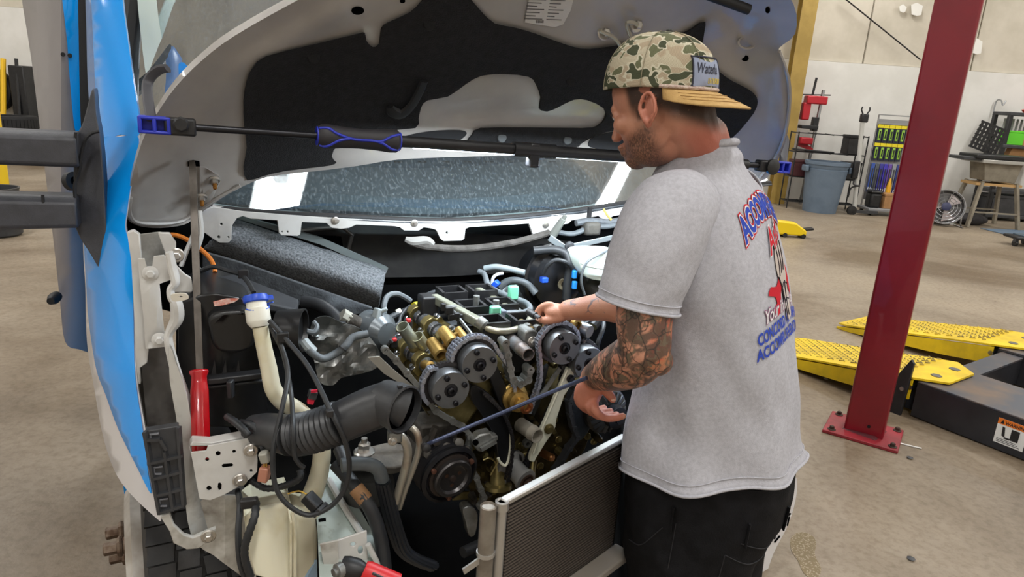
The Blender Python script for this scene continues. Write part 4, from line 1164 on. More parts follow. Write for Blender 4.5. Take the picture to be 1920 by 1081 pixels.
# lower front clutter: sensors, brackets in the dark
rnd = random.Random(23)
for k in range(22):
    x, y = rnd.uniform(880, 940), rnd.uniform(800, 945)
    q = E_(x, y, 0.045)
    MB().lathe(q, EF + UP * rnd.uniform(-0.4, 0.4), [(rnd.uniform(0.006, 0.014), -0.02), (0.008, rnd.uniform(0.0, 0.02)), (0.005, 0.022)], rnd.choice((6, 9))).build('pump_boss', (M_olive, M_gold, M_dkalu)[k % 3], eng)
MB().tube([E_(x, y, 0.02) for x, y in ((905, 862), (918, 858), (930, 868), (920, 890))], 0.003, 6, sm=4).build('spring_clip', M_gold, eng)
MB().sheet(sp([(868, 955), (884, 950), (896, 965), (892, 1000), (880, 1005), (874, 980)], 3), lambda x, y: E_(x, y, 0.02), REAR * 0.03, grid=14).build('knuckle_bracket', M_alu, eng, bevel=0.004)
MB().tube([E_(868, 1035, -0.05), E_(900, 1020, -0.03)], 0.014, 12).build('lower_stub', M_dhose, eng)
# ================================================================== loose and bolted-on things in the bay
def cable(name, label, cat, pts, r, m=None, sm=7, n=8, parent=None, group=None):
    o = MB().tube([Q(*p) for p in pts], r, n, sm=sm).build(name, m or M_dhose, parent)
    if parent is None:
        tag(o, label, cat, group)
    return o
# ---- under-hood light bar
BB = 0.2
l0, l1 = Q(290, 234, BB), Q(1466, 313, BB)
lb = thing('light_bar', 'long black under-hood light bar with a blue grip across the bay', 'work light', Q(870, 276, BB))
def onbar(px):
    t = (px - 290) / (1466 - 290.0)
    # point of the bar seen at this column
    lo, hi = 0.0, 1.0
    for _ in range(40):
        m_ = (lo + hi) / 2
        p = l0.lerp(l1, m_) - CAM
        x = 960 + FPX * p.dot(CR) / p.dot(fw)
        if x < px:
            lo = m_
        else:
            hi = m_
    return l0.lerp(l1, (lo + hi) / 2)
bd = (l1 - l0).normalized()
MB().tube([onbar(340), onbar(600)], 0.0075, 12).build('thin_rod', M_blkst, lb)
MB().tube([onbar(742), onbar(970)], 0.0135, 16).build('outer_tube', M_black, lb)
MB().tube([onbar(1035), onbar(1400)], 0.0155, 16).build('lamp_tube', M_black, lb)
MB().tube([onbar(1390), onbar(1432)], 0.009, 12).build('thin_rod', M_blkst, lb)
# grip
g0, g1 = onbar(594), onbar(749)
gx, gy, gz = frame(bd)
gp = [(0.0, 0.02), (0.05, 0.0265), (0.12, 0.0275), (0.3, 0.024), (0.5, 0.0225), (0.7, 0.024), (0.88, 0.0272), (0.96, 0.0265), (1.0, 0.019)]
L_ = (g1 - g0).length
grip = MB().lathe(g0, bd, [(r, h * L_) for h, r in gp], 20, hint=UP).build('grip', mat('dark grip rubber', (40, 38, 42), 0.6), lb)
def ongrip(t, a, e):
    r = lerp(t, [q[0] for q in gp], [q[1] for q in gp]) + e
    return g0 + bd * (t * L_) + (FRONT * math.cos(a) + UP * math.sin(a)) * r
M_blu2 = mat('blue tool plastic', (38, 52, 178), 0.45)
for pts in (((0.02, 0.9), (0.12, 0.75), (0.22, 0.35), (0.4, -0.02), (0.6, -0.05), (0.74, -0.05), (0.86, 0.4), (0.97, 0.7)), ((0.02, -1.0), (0.1, -0.8), (0.24, -0.2), (0.36, 0.0)), ((0.98, -0.9), (0.88, -0.7), (0.78, -0.3), (0.7, -0.1))):
    MB().tube([ongrip(t, a, 0.0005) for t, a in pts], 0.003, 8, sm=5).build('grip_inlay', M_blu2, grip)
for tt in (0.015, 0.985):
    MB().ring(g0 + bd * (tt * L_ - 0.004), bd, 0.012, 0.021, 0.008, 20).build('grip_collar', M_blu2, grip)
# sliding clamp on the lamp tube
c = onbar(1000)
MB().tube([onbar(962), onbar(1040)], 0.019, 14).build('slide_collar', M_black, lb)
MB().box(c - UP * 0.012, (0.03, 0.03, 0.062), (bd, gx, UP)).build('slide_hook', M_black, lb, bevel=0.006)
# LED strip along the underside, facing down and back
e0, e1 = onbar(775), onbar(1385)
dn = (-UP * 0.9 + REAR * 0.22).normalized()
pe0, pe1 = e0 + dn * 0.0128, e1 + dn * 0.0148
MB().bar(pe0, pe1, 0.008, 0.003, hint=dn).build('led_strip', mat('lit led strip', (255, 255, 255), 0.5, emis=(225, 240, 255), estr=18), lb)
ld = bpy.data.lights.new('led_light', 'AREA')
ld.shape = 'RECTANGLE'
ld.size = (pe1 - pe0).length
ld.size_y = 0.02
ld.energy = 16
ld.color = (0.82, 0.92, 1.0)
lo_ = bpy.data.objects.new('led_light', ld)
C.objects.link(lo_)
mx = bd
mz = -dn
my = mz.cross(mx).normalized()
mz = mx.cross(my)
mw = Matrix((mx, my, mz)).transposed().to_4x4()
mw.translation = (pe0 + pe1) / 2 + dn * 0.005
adopt(lo_, lb)
lo_.matrix_basis = mw
MB().lathe(onbar(1203) + FRONT * 0.017, FRONT, [(0.006, -0.006), (0.006, 0.003), (0.004, 0.004)], 16).build('power_button', mat('lit blue button', (30, 120, 255), 0.4, emis=(60, 150, 255), estr=4), lb)
# end clamps
for (px, s) in ((1, -1), (2, 1)):
    if s < 0:
        c = onbar(288)
        MB().box(onbar(338), (0.06, 0.03, 0.036), (bd, FRONT, UP)).build('end_block', M_black, lb, bevel=0.005)
        MB().lathe(onbar(340) + FRONT * 0.012 + UP * 0.006, FRONT, [(0.014, 0), (0.016, 0.012), (0.012, 0.016)], 8).build('thumb_wheel', M_black, lb)
        x0, x1 = 262, 316
        hook = ((284, 225, BB + 0.0), (278, 190, BB + 0.05), (276, 160, BB + 0.1), (284, 142, BB + 0.1), (300, 130, BB + 0.08), (314, 128, BB + 0.06))
        hr = 0.0105
    else:
        c = onbar(1462)
        MB().box(onbar(1432), (0.05, 0.03, 0.034), (bd, FRONT, UP)).build('end_block', M_black, lb, bevel=0.005)
        MB().lathe(onbar(1440) + FRONT * 0.012, FRONT, [(0.022, 0), (0.024, 0.012), (0.016, 0.016)], 14).build('thumb_wheel', M_black, lb)
        hook = ((1468, 305, BB + 0.02), (1470, 285, BB + 0.06), (1472, 262, BB + 0.1), (1466, 250, BB + 0.12))
        hr = 0.012
    bx = MB()
    w_ = 0.03
    cl_ = thing if False else None
    blk_ = MB()
    for dx in (-0.026, 0.0, 0.026):
        blk_.box(c + bd * dx, (0.008, 0.034, 0.034 if dx else 0.03), (bd, FRONT, UP))
    for dz in (-0.014, 0.014):
        blk_.box(c + UP * dz, (0.06, 0.034, 0.007), (bd, FRONT, UP))
    blk_.box(c + REAR * 0.012, (0.056, 0.008, 0.03), (bd, FRONT, UP))
    blk_.build('clamp', M_blu2, lb, bevel=0.003)
    MB().tube([Q(*q) for q in hook], hr, 8, sm=4, flat=0.5).build('hook_arm', mat('grey hook rubber', (72, 72, 78), 0.6), lb)
# ---- red handled pry bar propping the hood
pb = thing('pry_bar', 'long flat steel pry bar with a red handle standing upright', 'pry bar', Q(377, 845, 0.03))
pts = [Q(375, 700, 0.1), Q(370, 560, 0.18), Q(365, 420, 0.28), Q(362, 320, 0.36), Q(360, 304, 0.38)]
MB().tube(pts, [0.0095, 0.0105, 0.0105, 0.0105, 0.009], 4, hint=LAT + REAR).build('blade', mat('dark scratched steel', (76, 70, 64), 0.45, 0.7, col2=(96, 90, 84), scale=25, stretch=(1, 1, 0.1)), pb, sharp=30)
h0, h1 = Q(378, 862, 0.02), Q(373, 692, 0.105)
hd = (h1 - h0).normalized()
hL = (h1 - h0).length
MB().lathe(h0, hd, [(0.017, 0), (0.0195, 0.01), (0.0195, hL * 0.76), (0.017, hL * 0.84), (0.0165, hL * 0.92), (0.0205, hL * 0.965), (0.0205, hL * 0.985), (0.015, hL)], 8, hint=LAT + REAR * 0.4).build('handle', mat('red translucent handle', (186, 14, 26), 0.25, col2=(160, 10, 20), scale=10, coat=0.4), pb, sharp=50, bevel=0.002)
# ---- insulation mat
def bi(x, y):
    t = (x - 380) / 345.0
    return 0.55 - 0.08 * t
def imat(u, v):
    # u along the roll 0..1, v across -1..1 (a half round)
    top = V((440, 409)).lerp(V((725, 506)), u)
    bot_ = V((380, 468)).lerp(V((708, 582)), u)
    p = top.lerp(bot_, (v + 1) / 2)
    bulge = 0.09 * math.cos(v * 1.35)
    return Q(p.x, p.y, 0.72 - 0.1 * u - bulge)
M_felt = mat('grey fibrous felt', (66, 69, 73), 0.95, col2=(142, 146, 150), scale=170, lo=0.3, hi=0.72, bump=1.0, bscale=180, detail=8)
im = MB()
nu, nv = 26, 12
vs = []
rn = random.Random(4)
for i in range(nu + 1):
    for j in range(nv + 1):
        q = imat(i / nu, -1 + 2 * j / nv)
        vs.append(q + V((rn.uniform(-1, 1), rn.uniform(-1, 1), rn.uniform(-1, 1))) * 0.0018)
im.add(vs, [(i * (nv + 1) + j, i * (nv + 1) + j + 1, (i + 1) * (nv + 1) + j + 1, (i + 1) * (nv + 1) + j) for i in range(nu) for j in range(nv)])
io = im.build('insulation_mat', M_felt, sharp=80)
md = io.modifiers.new('thick', 'SOLIDIFY')
md.thickness = 0.012
md.offset = -1
tag(io, 'grey fibrous insulation mat curled along the firewall', 'insulation')
MB().sheet([(445, 410), (452, 405), (600, 445), (728, 502), (724, 512), (600, 458)], lambda x, y: Q(x, y, 0.72 - 0.1 * (x - 400) / 325), REAR * 0.02, grid=30).build('top_edge', mat('pale felt edge', (104, 112, 112), 0.9), io)
tag(MB().sheet([(380, 472), (450, 492), (560, 530), (700, 578), (690, 588), (640, 590), (560, 572), (500, 575), (430, 530), (380, 505)], lambda x, y: Q(x, y, 0.5 - 0.1 * (x - 380) / 320), REAR * 0.02, grid=24).build('trim_strip', mat('dark grey trim felt', (66, 70, 74), 0.9, col2=(50, 53, 57), scale=30, bump=0.4), bevel=0.003), 'flat dark trim strip below the insulation mat', 'trim')
# ---- air filter housing
ab = thing('air_box', 'black plastic air filter housing left of the filler neck', 'air box', Q(410, 760, 0.25))
ax = (LAT, REAR, UP)
MB().sheet(sp([(335, 580), (352, 562), (395, 550), (440, 556), (470, 566), (488, 600), (494, 700), (496, 790), (400, 800), (345, 790), (335, 690)], 3), lambda x, y: Q(x, y, 0.16 + 0.00012 * (x - 410) ** 2 * 0.06), REAR * 0.22, grid=30).build('shell', mat('glossy black moulding', (22, 22, 23), 0.35, col2=(30, 30, 31), scale=15), ab, bevel=0.02, seg=3)
MB().sheet(sp([(395, 590), (440, 582), (470, 588), (478, 620), (474, 650), (440, 662), (405, 655), (392, 620)], 3), lambda x, y: Q(x, y, 0.13), REAR * 0.05, grid=18).build('dome', MATS['glossy black moulding'], ab, bevel=0.012, seg=3)
MB().bar(Q(388, 712, 0.12), Q(492, 700, 0.12), 0.03, 0.014).build('seam_rim', M_black, ab, bevel=0.003)
MB().bar(Q(388, 724, 0.125), Q(492, 712, 0.125), 0.02, 0.008).build('seam_rim', M_black, ab, bevel=0.003)
for x in (400, 420, 445):
    MB().prism([Q(x - 6, 708, 0.14), Q(x + 6, 706, 0.14), Q(x + 2, 672, 0.14)], FRONT * 0.01).build('rib', M_black, ab)
MB().bar(Q(432, 712, 0.1), Q(434, 744, 0.1), 0.022, 0.012).build('clip', mat('dark clip', (40, 40, 42), 0.4), ab, bevel=0.003)
MB().sheet([(400, 566), (425, 560), (448, 560), (440, 566), (418, 572), (402, 574)], lambda x, y: Q(x, y, 0.135), REAR * 0.004).build('warning_label', mat('red white label', (206, 110, 90), 0.5, col2=(222, 214, 206), scale=60), ab, label='small red and white label')
MB().lathe(Q(560, 618, 0.2), LAT + FRONT * 0.4, [(0.045, -0.05), (0.05, 0.0), (0.052, 0.012), (0.047, 0.012), (0.045, 0.0), (0.001, -0.01)], 30).build('outlet', MATS['glossy black moulding'], ab)
tag(MB().prism([Q(385, 520, 0.3), Q(440, 512, 0.32), Q(560, 560, 0.3), Q(556, 580, 0.25), Q(470, 560, 0.22), Q(385, 545, 0.24)], -UP * 0.02).build('splash_panel', mat('dark matt panel', (36, 38, 42), 0.7, col2=(46, 48, 52), scale=12), bevel=0.004), 'dark flat splash panel above the air filter housing', 'panel')
# ---- heat shield
def hs_(x, y):
    n_ = noise.noise(V((x * 0.04, y * 0.04, 0))) * 0.022 + noise.noise(V((x * 0.11, y * 0.11, 5))) * 0.008
    return Q(x, y, 0.24 + n_ - 0.0003 * (x - 600))
tag(MB().sheet(sp([(586, 602), (612, 592), (640, 604), (668, 612), (690, 628), (712, 660), (705, 690), (668, 702), (640, 708), (624, 722), (600, 716), (590, 680), (582, 640)], 3), hs_, REAR * 0.002, grid=7).build('heat_shield', mat('crumpled foil shield', (150, 150, 148), 0.38, 0.6, col2=(104, 108, 108), scale=14, bump=0.3)), 'crumpled silver foil heat shield beside the left cylinder head', 'heat shield')
tag(MB().sheet([(690, 670), (712, 668), (735, 690), (800, 745), (770, 730), (720, 700)], lambda x, y: Q(x, y, 0.06), REAR * 0.004).build('shield_flap', mat('pale shield', (160, 156, 146), 0.5, 0.3)), 'pale thin shield edge below the left head', 'heat shield')
# ---- intake duct
du = thing('intake_duct', 'black corrugated intake duct with an open oval mouth', 'duct', Q(640, 800, -0.05))
M_duct = mat('scuffed black duct', (40, 41, 44), 0.42, col2=(58, 59, 61), scale=9, bump=0.08)
ps = [Q(478, 806, 0.02), Q(505, 808, -0.02), Q(548, 816, -0.07), Q(590, 808, -0.1), Q(640, 790, -0.13), Q(700, 764, -0.15), Q(735, 756, -0.165), Q(757, 762, -0.17)]
MB().tube(ps[4:], [0.042, 0.044, 0.045, 0.044], 20, sm=6, caps=False).build('elbow', M_duct, du, sharp=60)
MB().tube(ps[:3], [0.034, 0.038, 0.042], 20, sm=6).build('inlet', M_duct, du, sharp=60)
cs = spline(ps[2:5], 10)
rr = []
for k in range(len(cs)):
    rr.append(0.045 if k % 2 else 0.0405)
MB().tube(cs, rr, 24).build('bellows', M_duct, du, sharp=60)
# oval mouth
mc = Q(759, 768, -0.2)
md_ = (LAT * 0.5 + FRONT * 0.8 - UP * 0.02).normalized()
mb = MB()
prof = [(0.044, -0.06), (0.047, -0.02), (0.05, 0.0), (0.046, 0.002), (0.044, -0.004), (0.041, -0.05)]
mb.lathe(mc, md_, prof, 32, hint=UP, sq=1.0)
mo = mb.build('mouth', M_duct, du, sharp=50)
MB().lathe(mc, md_, [(0.0425, -0.012), (0.0405, -0.05)], 30, hint=UP).build('mouth_inside', M_hole, mo)
for (x, y) in ((750, 724), (757, 727)):
    MB().box(Q(x, y, -0.2), (0.01, 0.006, 0.005), (LAT, REAR, UP)).build('mouth_tab', M_black, mo)
# ---- washer bottle with its long filler neck
M_hdpe = mat('yellowed white plastic', (214, 208, 184), 0.4, col2=(200, 188, 148), scale=9, lo=0.5, hi=0.75)
M_hdpe.node_tree.nodes['Principled BSDF'].inputs['Subsurface Weight'].default_value = 0.12
M_hdpe.node_tree.nodes['Principled BSDF'].inputs['Subsurface Radius'].default_value = (0.02, 0.015, 0.008)
wb = thing('washer_bottle', 'yellowed white washer bottle with a long neck and blue cap', 'washer bottle', Q(520, 1070, 0.0))
MB().tube([Q(488, 612, 0.07), Q(495, 650, 0.06), Q(504, 690, 0.05), Q(512, 728, 0.04), Q(530, 752, 0.04), Q(560, 770, 0.04), Q(590, 800, 0.03), Q(603, 840, 0.02), Q(600, 880, 0.01), Q(590, 915, 0.0), Q(578, 945, 0.0)], [0.0165, 0.0165, 0.0175, 0.018, 0.019, 0.019, 0.019, 0.02, 0.0205, 0.022, 0.024], 18, sm=6).build('neck', M_hdpe, wb, sharp=60)
q = Q(486, 606, 0.07)
d = (Q(480, 565, 0.09) - q).normalized()
MB().lathe(q, d, [(0.017, -0.008), (0.024, 0.002), (0.025, 0.006), (0.025, 0.032), (0.021, 0.034), (0.021, 0.05)], 28).build('collar', mat('white collar plastic', (226, 224, 212), 0.4), wb)
cp = MB().lathe(q, d, [(0.024, 0.046), (0.026, 0.048), (0.026, 0.058), (0.024, 0.0615), (0.004, 0.062)], 32).build('cap', mat('blue cap', (30, 74, 190), 0.4), wb, label='blue round cap')
MB().box(q + d * 0.055 + LAT * 0.028, (0.016, 0.014, 0.006), (LAT, REAR, d)).build('cap_tab', MATS['blue cap'], cp)
for k in range(3):
    MB().ring(q + d * 0.0615, d, 0.006 + 0.005 * k, 0.0075 + 0.005 * k, 0.001, 28).build('cap_ridge', mat('pale blue ridge', (52, 98, 210), 0.4), cp)
MB().tube([q + d * 0.036 + (LAT * math.cos(a) + REAR * math.sin(a)) * 0.0255 for a in np.linspace(-2.6, 0.6, 10)] + [q + d * 0.045 + LAT * 0.034], 0.0016, 6).build('cap_tether', M_bclip, wb)
tk = MB()
tk.prism([Q(458, 966, -0.08), Q(474, 950, -0.02), Q(545, 936, -0.02), Q(548, 962, -0.08), Q(550, 1100, -0.09), Q(478, 1078, -0.085), Q(466, 1040, -0.085)], REAR * 0.1)
t1_ = tk.build('tank', M_hdpe, wb, bevel=0.01, seg=3)
MB().prism([Q(550, 962, -0.07), Q(592, 968, -0.05), Q(596, 1000, -0.05), Q(597, 1120, -0.05), Q(552, 1120, -0.075)], REAR * 0.1).build('tank_side', M_hdpe, wb, bevel=0.012, seg=3)
MB().tube([Q(549, 958, -0.085), Q(553, 1000, -0.09), Q(553, 1110, -0.095)], 0.004, 8).build('tank_seam', M_hdpe, wb)
MB().tube([Q(541, 948, -0.06), Q(546, 980, -0.09), Q(545, 1110, -0.095)], 0.003, 8).build('tank_seam', M_hdpe, wb)
MB().prism([Q(556, 1052, -0.054), Q(594, 1048, -0.0515), Q(596, 1118, -0.052), Q(556, 1118, -0.0765)], FRONT * 0.0015).build('fluid_level', mat('blue fluid through plastic', (142, 168, 190), 0.4), wb)
MB().lathe(Q(578, 940, -0.01), UP, [(0.03, -0.03), (0.034, -0.01), (0.028, 0.004)], 22).build('neck_seat', M_hdpe, wb)
# pump plug on the bottle
sn = thing('level_sensor', 'black square plug on the washer bottle shoulder', 'sensor', Q(587, 940, -0.1))
MB().bar(Q(574, 928, -0.1), Q(597, 952, -0.12), 0.026, 0.022).build('plug_body', MATS.get('black plastic'), sn, bevel=0.003)
MB().bar(Q(597, 952, -0.12), Q(603, 958, -0.125), 0.03, 0.026).build('plug_collar', M_dkgrey, sn, bevel=0.002)
MB().tube([Q(575, 926, -0.1), Q(560, 920, -0.08), Q(540, 925, -0.06)], 0.0015, 6, sm=4).build('wire', mat('yellow wire', (200, 160, 60), 0.5), sn)
# ---- cables
cable('washer_hose', 'long black hose looping from the filler neck across the duct', 'hose', [(505, 600, 0.05), (540, 640, 0.02), (580, 690, -0.06), (620, 770, -0.16), (648, 830, -0.17), (655, 880, -0.16), (644, 920, -0.15), (618, 950, -0.14), (580, 965, -0.13), (545, 950, -0.12), (520, 920, -0.11), (512, 880, -0.1), (514, 830, -0.09), (530, 760, -0.06), (540, 700, 0.0), (528, 650, 0.03), (506, 610, 0.06)], 0.0052)
cable('black_tube', 'thin black tube hanging beside the filler neck', 'hose', [(512, 622, 0.045), (530, 660, 0.03), (545, 730, -0.0), (550, 800, -0.12), (552, 850, -0.13), (560, 868, -0.13), (570, 876, -0.13)], 0.0048)
MB().box(Q(530, 632, 0.03), (0.024, 0.012, 0.022), (LAT, REAR, UP)).build('hose_clip', M_black, bpy.data.objects['washer_hose'], bevel=0.002)
MB().box(Q(618, 774, -0.18), (0.014, 0.012, 0.014), (LAT, REAR, UP)).build('hose_clip', M_black, bpy.data.objects['washer_hose'], bevel=0.002)
cable('black_cable', 'black cable crossing above the air filter housing', 'cable', [(375, 508, 0.3), (400, 500, 0.28), (430, 508, 0.26), (452, 515, 0.24), (466, 530, 0.2), (476, 548, 0.17)], 0.0055)
MB().box(Q(456, 513, 0.23), (0.022, 0.012, 0.02), (LAT, REAR, UP)).build('cable_clip', M_black, bpy.data.objects['black_cable'], bevel=0.002)
cable('orange_cable', 'orange cable curving behind the pry bar', 'cable', [(300, 448, 0.42), (322, 440, 0.4), (345, 446, 0.4), (370, 462, 0.4), (392, 482, 0.38), (402, 500, 0.36), (403, 510, 0.35)], 0.0055, mat('orange sheath', (214, 122, 34), 0.5))
def corrugated(name, label, pts, r, m=None, sm=10):
    ps = spline([Q(*p) for p in pts], sm)
    d = 0
    out = [ps[0]]
    for i in range(1, len(ps)):
        if (ps[i] - out[-1]).length > 0.0035:
            out.append(ps[i])
    o = MB().tube(out, [r if k % 2 else r * 0.84 for k in range(len(out))], 10).build(name, m or M_dhose, sharp=80)
    return tag(o, label, 'conduit')
corrugated('corrugated_conduit', 'corrugated black conduit end by the red handle', [(425, 780, 0.03), (440, 790, 0.0), (458, 806, -0.03), (468, 818, -0.04)], 0.0085)
corrugated('corrugated_conduit', 'corrugated black conduit arching behind the headlamp bracket', [(450, 792, 0.02), (470, 796, -0.02), (490, 815, -0.04), (503, 838, -0.05), (512, 850, -0.05)], 0.0085)
corrugated('corrugated_conduit', 'corrugated black conduit hanging in front of the washer bottle', [(480, 940, -0.1), (478, 965, -0.13), (468, 995, -0.14), (459, 1025, -0.14), (460, 1050, -0.14), (470, 1080, -0.14)], 0.0085)
corrugated('corrugated_conduit', 'corrugated black conduit lying behind the copper connector', [(470, 900, 0.02), (500, 915, 0.0), (540, 908, -0.02), (562, 895, -0.03), (562, 880, -0.02)], 0.008)
cable('black_tube', 'slim black tube left of the corrugated one on the washer bottle', 'hose', [(446, 920, 0.0), (450, 945, -0.08), (447, 1000, -0.12), (450, 1050, -0.13), (460, 1085, -0.13)], 0.0065)
tag(MB().bar(Q(452, 944, -0.1), Q(484, 940, -0.11), 0.016, 0.02).build('conduit_clip', M_black, bevel=0.003), 'black clip joining the two tubes above the washer bottle', 'clip')
cn = thing('copper_connector', 'copper coloured plug with a grey socket hanging by the bracket', 'connector', Q(495, 890, -0.06))
MB().bar(Q(498, 874, -0.06), Q(494, 900, -0.06), 0.024, 0.02).build('plug', mat('copper plastic', (178, 122, 100), 0.4), cn, bevel=0.003)
MB().bar(Q(494, 846, -0.06), Q(500, 864, -0.06), 0.022, 0.018).build('socket', mat('grey socket', (158, 156, 146), 0.5), cn, bevel=0.003)
for s in (-1, 1):
    MB().tube([Q(497 + s * 2, 864, -0.06), Q(498 + s * 2, 876, -0.06)], 0.0015, 6).build('wire', MATS.get('yellow wire'), cn)
MB().tube([Q(492, 842, -0.055), Q(486, 826, -0.03), Q(482, 812, -0.0)], 0.004, 8, sm=4).build('lead', M_dhose, cn)
rc = thing('red_connector', 'small red and black connector between duct and engine', 'connector', Q(585, 745, 0.05))
MB().bar(Q(588, 732, 0.05), Q(584, 746, 0.05), 0.02, 0.018).build('plug', M_dkgrey, rc, bevel=0.002)
MB().bar(Q(584, 746, 0.05), Q(581, 756, 0.05), 0.014, 0.014).build('lock', mat('red lock', (206, 30, 60), 0.4), rc, bevel=0.002)
MB().box(Q(589, 733, 0.038), (0.014, 0.004, 0.006), (LAT, REAR, UP)).build('window', mat('red window', (196, 30, 60), 0.4), rc)
# rubber elbow and hoses left of the head
cable('rubber_elbow', 'fat black rubber elbow above the foil heat shield', 'hose', [(570, 565, 0.42), (600, 572, 0.38), (625, 590, 0.34), (642, 615, 0.28), (650, 632, 0.24)], 0.017, M_dhose, n=14)
o = cable('grey_loom', 'grey taped loom sweeping in front of the heat shield', 'loom', [(572, 642, 0.18), (585, 660, 0.16), (605, 672, 0.16), (630, 662, 0.17), (648, 648, 0.17), (662, 632, 0.18), (690, 625, 0.18)], 0.0095, mat('grey tape', (92, 98, 102), 0.6, col2=(80, 84, 88), scale=60), n=12)
MB().tube([Q(570, 640, 0.18), Q(576, 648, 0.17), Q(588, 660, 0.165)], 0.0125, 10).build('loom_end', mat('pale grey plug', (140, 148, 150), 0.5), o)
MB().lathe(Q(642, 654, 0.168), (Q(650, 644, 0.17) - Q(642, 654, 0.168)), [(0.0115, 0), (0.0115, 0.003)], 14).build('tie', M_black, o)
cable('loom_branch', 'grey hose stub between the shield and the air box outlet', 'hose', [(575, 620, 0.2), (588, 622, 0.2), (594, 612, 0.21), (588, 603, 0.22)], 0.0065, M_hose)
o = MB().tube([Q(655, 600, 0.3), Q(672, 608, 0.28), Q(690, 612, 0.27), (Q(700, 606, 0.27))], [0.02, 0.022, 0.02, 0.018], 14, sm=4).build('coolant_valve', M_dkalu)
tag(o, 'grey coolant valve body at the end of the insulation mat', 'valve')
MB().tube([Q(640, 590, 0.3), Q(652, 597, 0.3), Q(660, 603, 0.29)], 0.019, 8).build('valve_nut', mat('pale nut', (170, 170, 160), 0.4, 0.5), o)
tag(MB().lathe(Q(716, 622, 0.25), FRONT + LAT * 0.5, [(0.045, -0.06), (0.05, -0.02), (0.048, 0.0), (0.03, 0.02), (0.02, 0.022)], 24).build('coil_cover', mat('glossy grey cover', (98, 104, 108), 0.25, 0.4)), 'round grey cover behind the left cylinder head', 'cover')
# looms over the left head
cable('wiring_loom', 'thick taped loom crossing behind the intake', 'loom', [(700, 632, 0.3), (726, 600, 0.32), (755, 585, 0.33), (785, 572, 0.36), (800, 555, 0.4), (825, 547, 0.42), (860, 545, 0.43), (890, 552, 0.44)], 0.0095, mat('black taped loom', (58, 62, 66), 0.55, col2=(44, 47, 50), scale=40), n=10)
MB().lathe(Q(776, 575, 0.34), (Q(790, 572, 0.35) - Q(776, 575, 0.34)), [(0.013, 0), (0.013, 0.02)], 14).build('yellow_tag', mat('yellow tag', (232, 216, 40), 0.4), bpy.data.objects['wiring_loom'])
MB().lathe(Q(744, 588, 0.33), (Q(756, 583, 0.33) - Q(744, 588, 0.33)), [(0.0115, 0), (0.0115, 0.014)], 14).build('white_tape', mat('white tape', (196, 192, 176), 0.6), bpy.data.objects['wiring_loom'])
MB().bar(Q(845, 542, 0.41), Q(854, 550, 0.41), 0.012, 0.006).build('cream_tape', mat('cream tape', (206, 196, 150), 0.6), bpy.data.objects['wiring_loom'])
cable('loom_hose', 'grey hose arching over the left end of the loom', 'hose', [(722, 595, 0.3), (720, 575, 0.31), (726, 556, 0.33), (742, 550, 0.34), (758, 556, 0.34), (770, 564, 0.34)], 0.0075, M_hose)
cable('plug_lead', 'black lead falling beside the first plug tube', 'lead', [(762, 578, 0.32), (752, 592, 0.3), (748, 605, 0.28), (738, 612, 0.27)], 0.005)
cable('plug_lead', 'blue-grey lead dropping to the red clip on the head', 'lead', [(732, 598, 0.3), (732, 610, 0.29), (738, 622, 0.27), (740, 632, 0.25)], 0.004, mat('blue grey lead', (84, 96, 116), 0.5))
for (x, y), lab in (((739, 636), 'red clip on a black connector at the lower cam row'), ((766, 600), 'red clip on a black connector at the upper cam row')):
    t_ = thing('cam_connector', lab, 'connector', Q(x, y, 0.25))
    MB().box(Q(x - 1, y + 6, 0.25), (0.02, 0.018, 0.024), (LAT, REAR, UP)).build('plug', MATS.get('black plastic'), t_, bevel=0.003)
    MB().box(Q(x, y, 0.24), (0.012, 0.012, 0.009), (LAT, REAR, UP)).build('clip', mat('red clip', (214, 50, 54), 0.4), t_, bevel=0.002)
rn = random.Random(9)
for k, (x, y, s) in enumerate(((706, 592, 0.02), (700, 640, 0.018), (712, 606, 0.016), (690, 644, 0.014), (716, 646, 0.022), (718, 582, 0.012))):
    t_ = thing('loom_connector', ['pale connector under the end of the insulation mat', 'white connector low at the left of the head', 'grey connector where the looms meet', 'silver connector beside the heat shield', 'black oval connector at the corner of the head', 'small pale clip on the grey hose'][k], 'connector', Q(x, y, 0.25))
    m_ = (mat('pale grey plug', (140, 148, 150), 0.5), mat('grey socket', (158, 156, 146), 0.5), M_dkgrey, mat('grey socket', (158, 156, 146), 0.5), MATS.get('black plastic'), mat('pale grey plug', (140, 148, 150), 0.5))[k]
    d = V((rn.uniform(-1, 1), rn.uniform(-0.4, 0.4), rn.uniform(-0.5, 0.5))).normalized()
    q = Q(x, y, 0.25)
    MB().bar(q - d * s, q + d * s, s, s * 0.8).build('plug', m_, t_, bevel=0.003)
    MB().bar(q + d * s, q + d * s * 1.5, s * 0.7, s * 0.5).build('sleeve', M_dkgrey, t_, bevel=0.002)
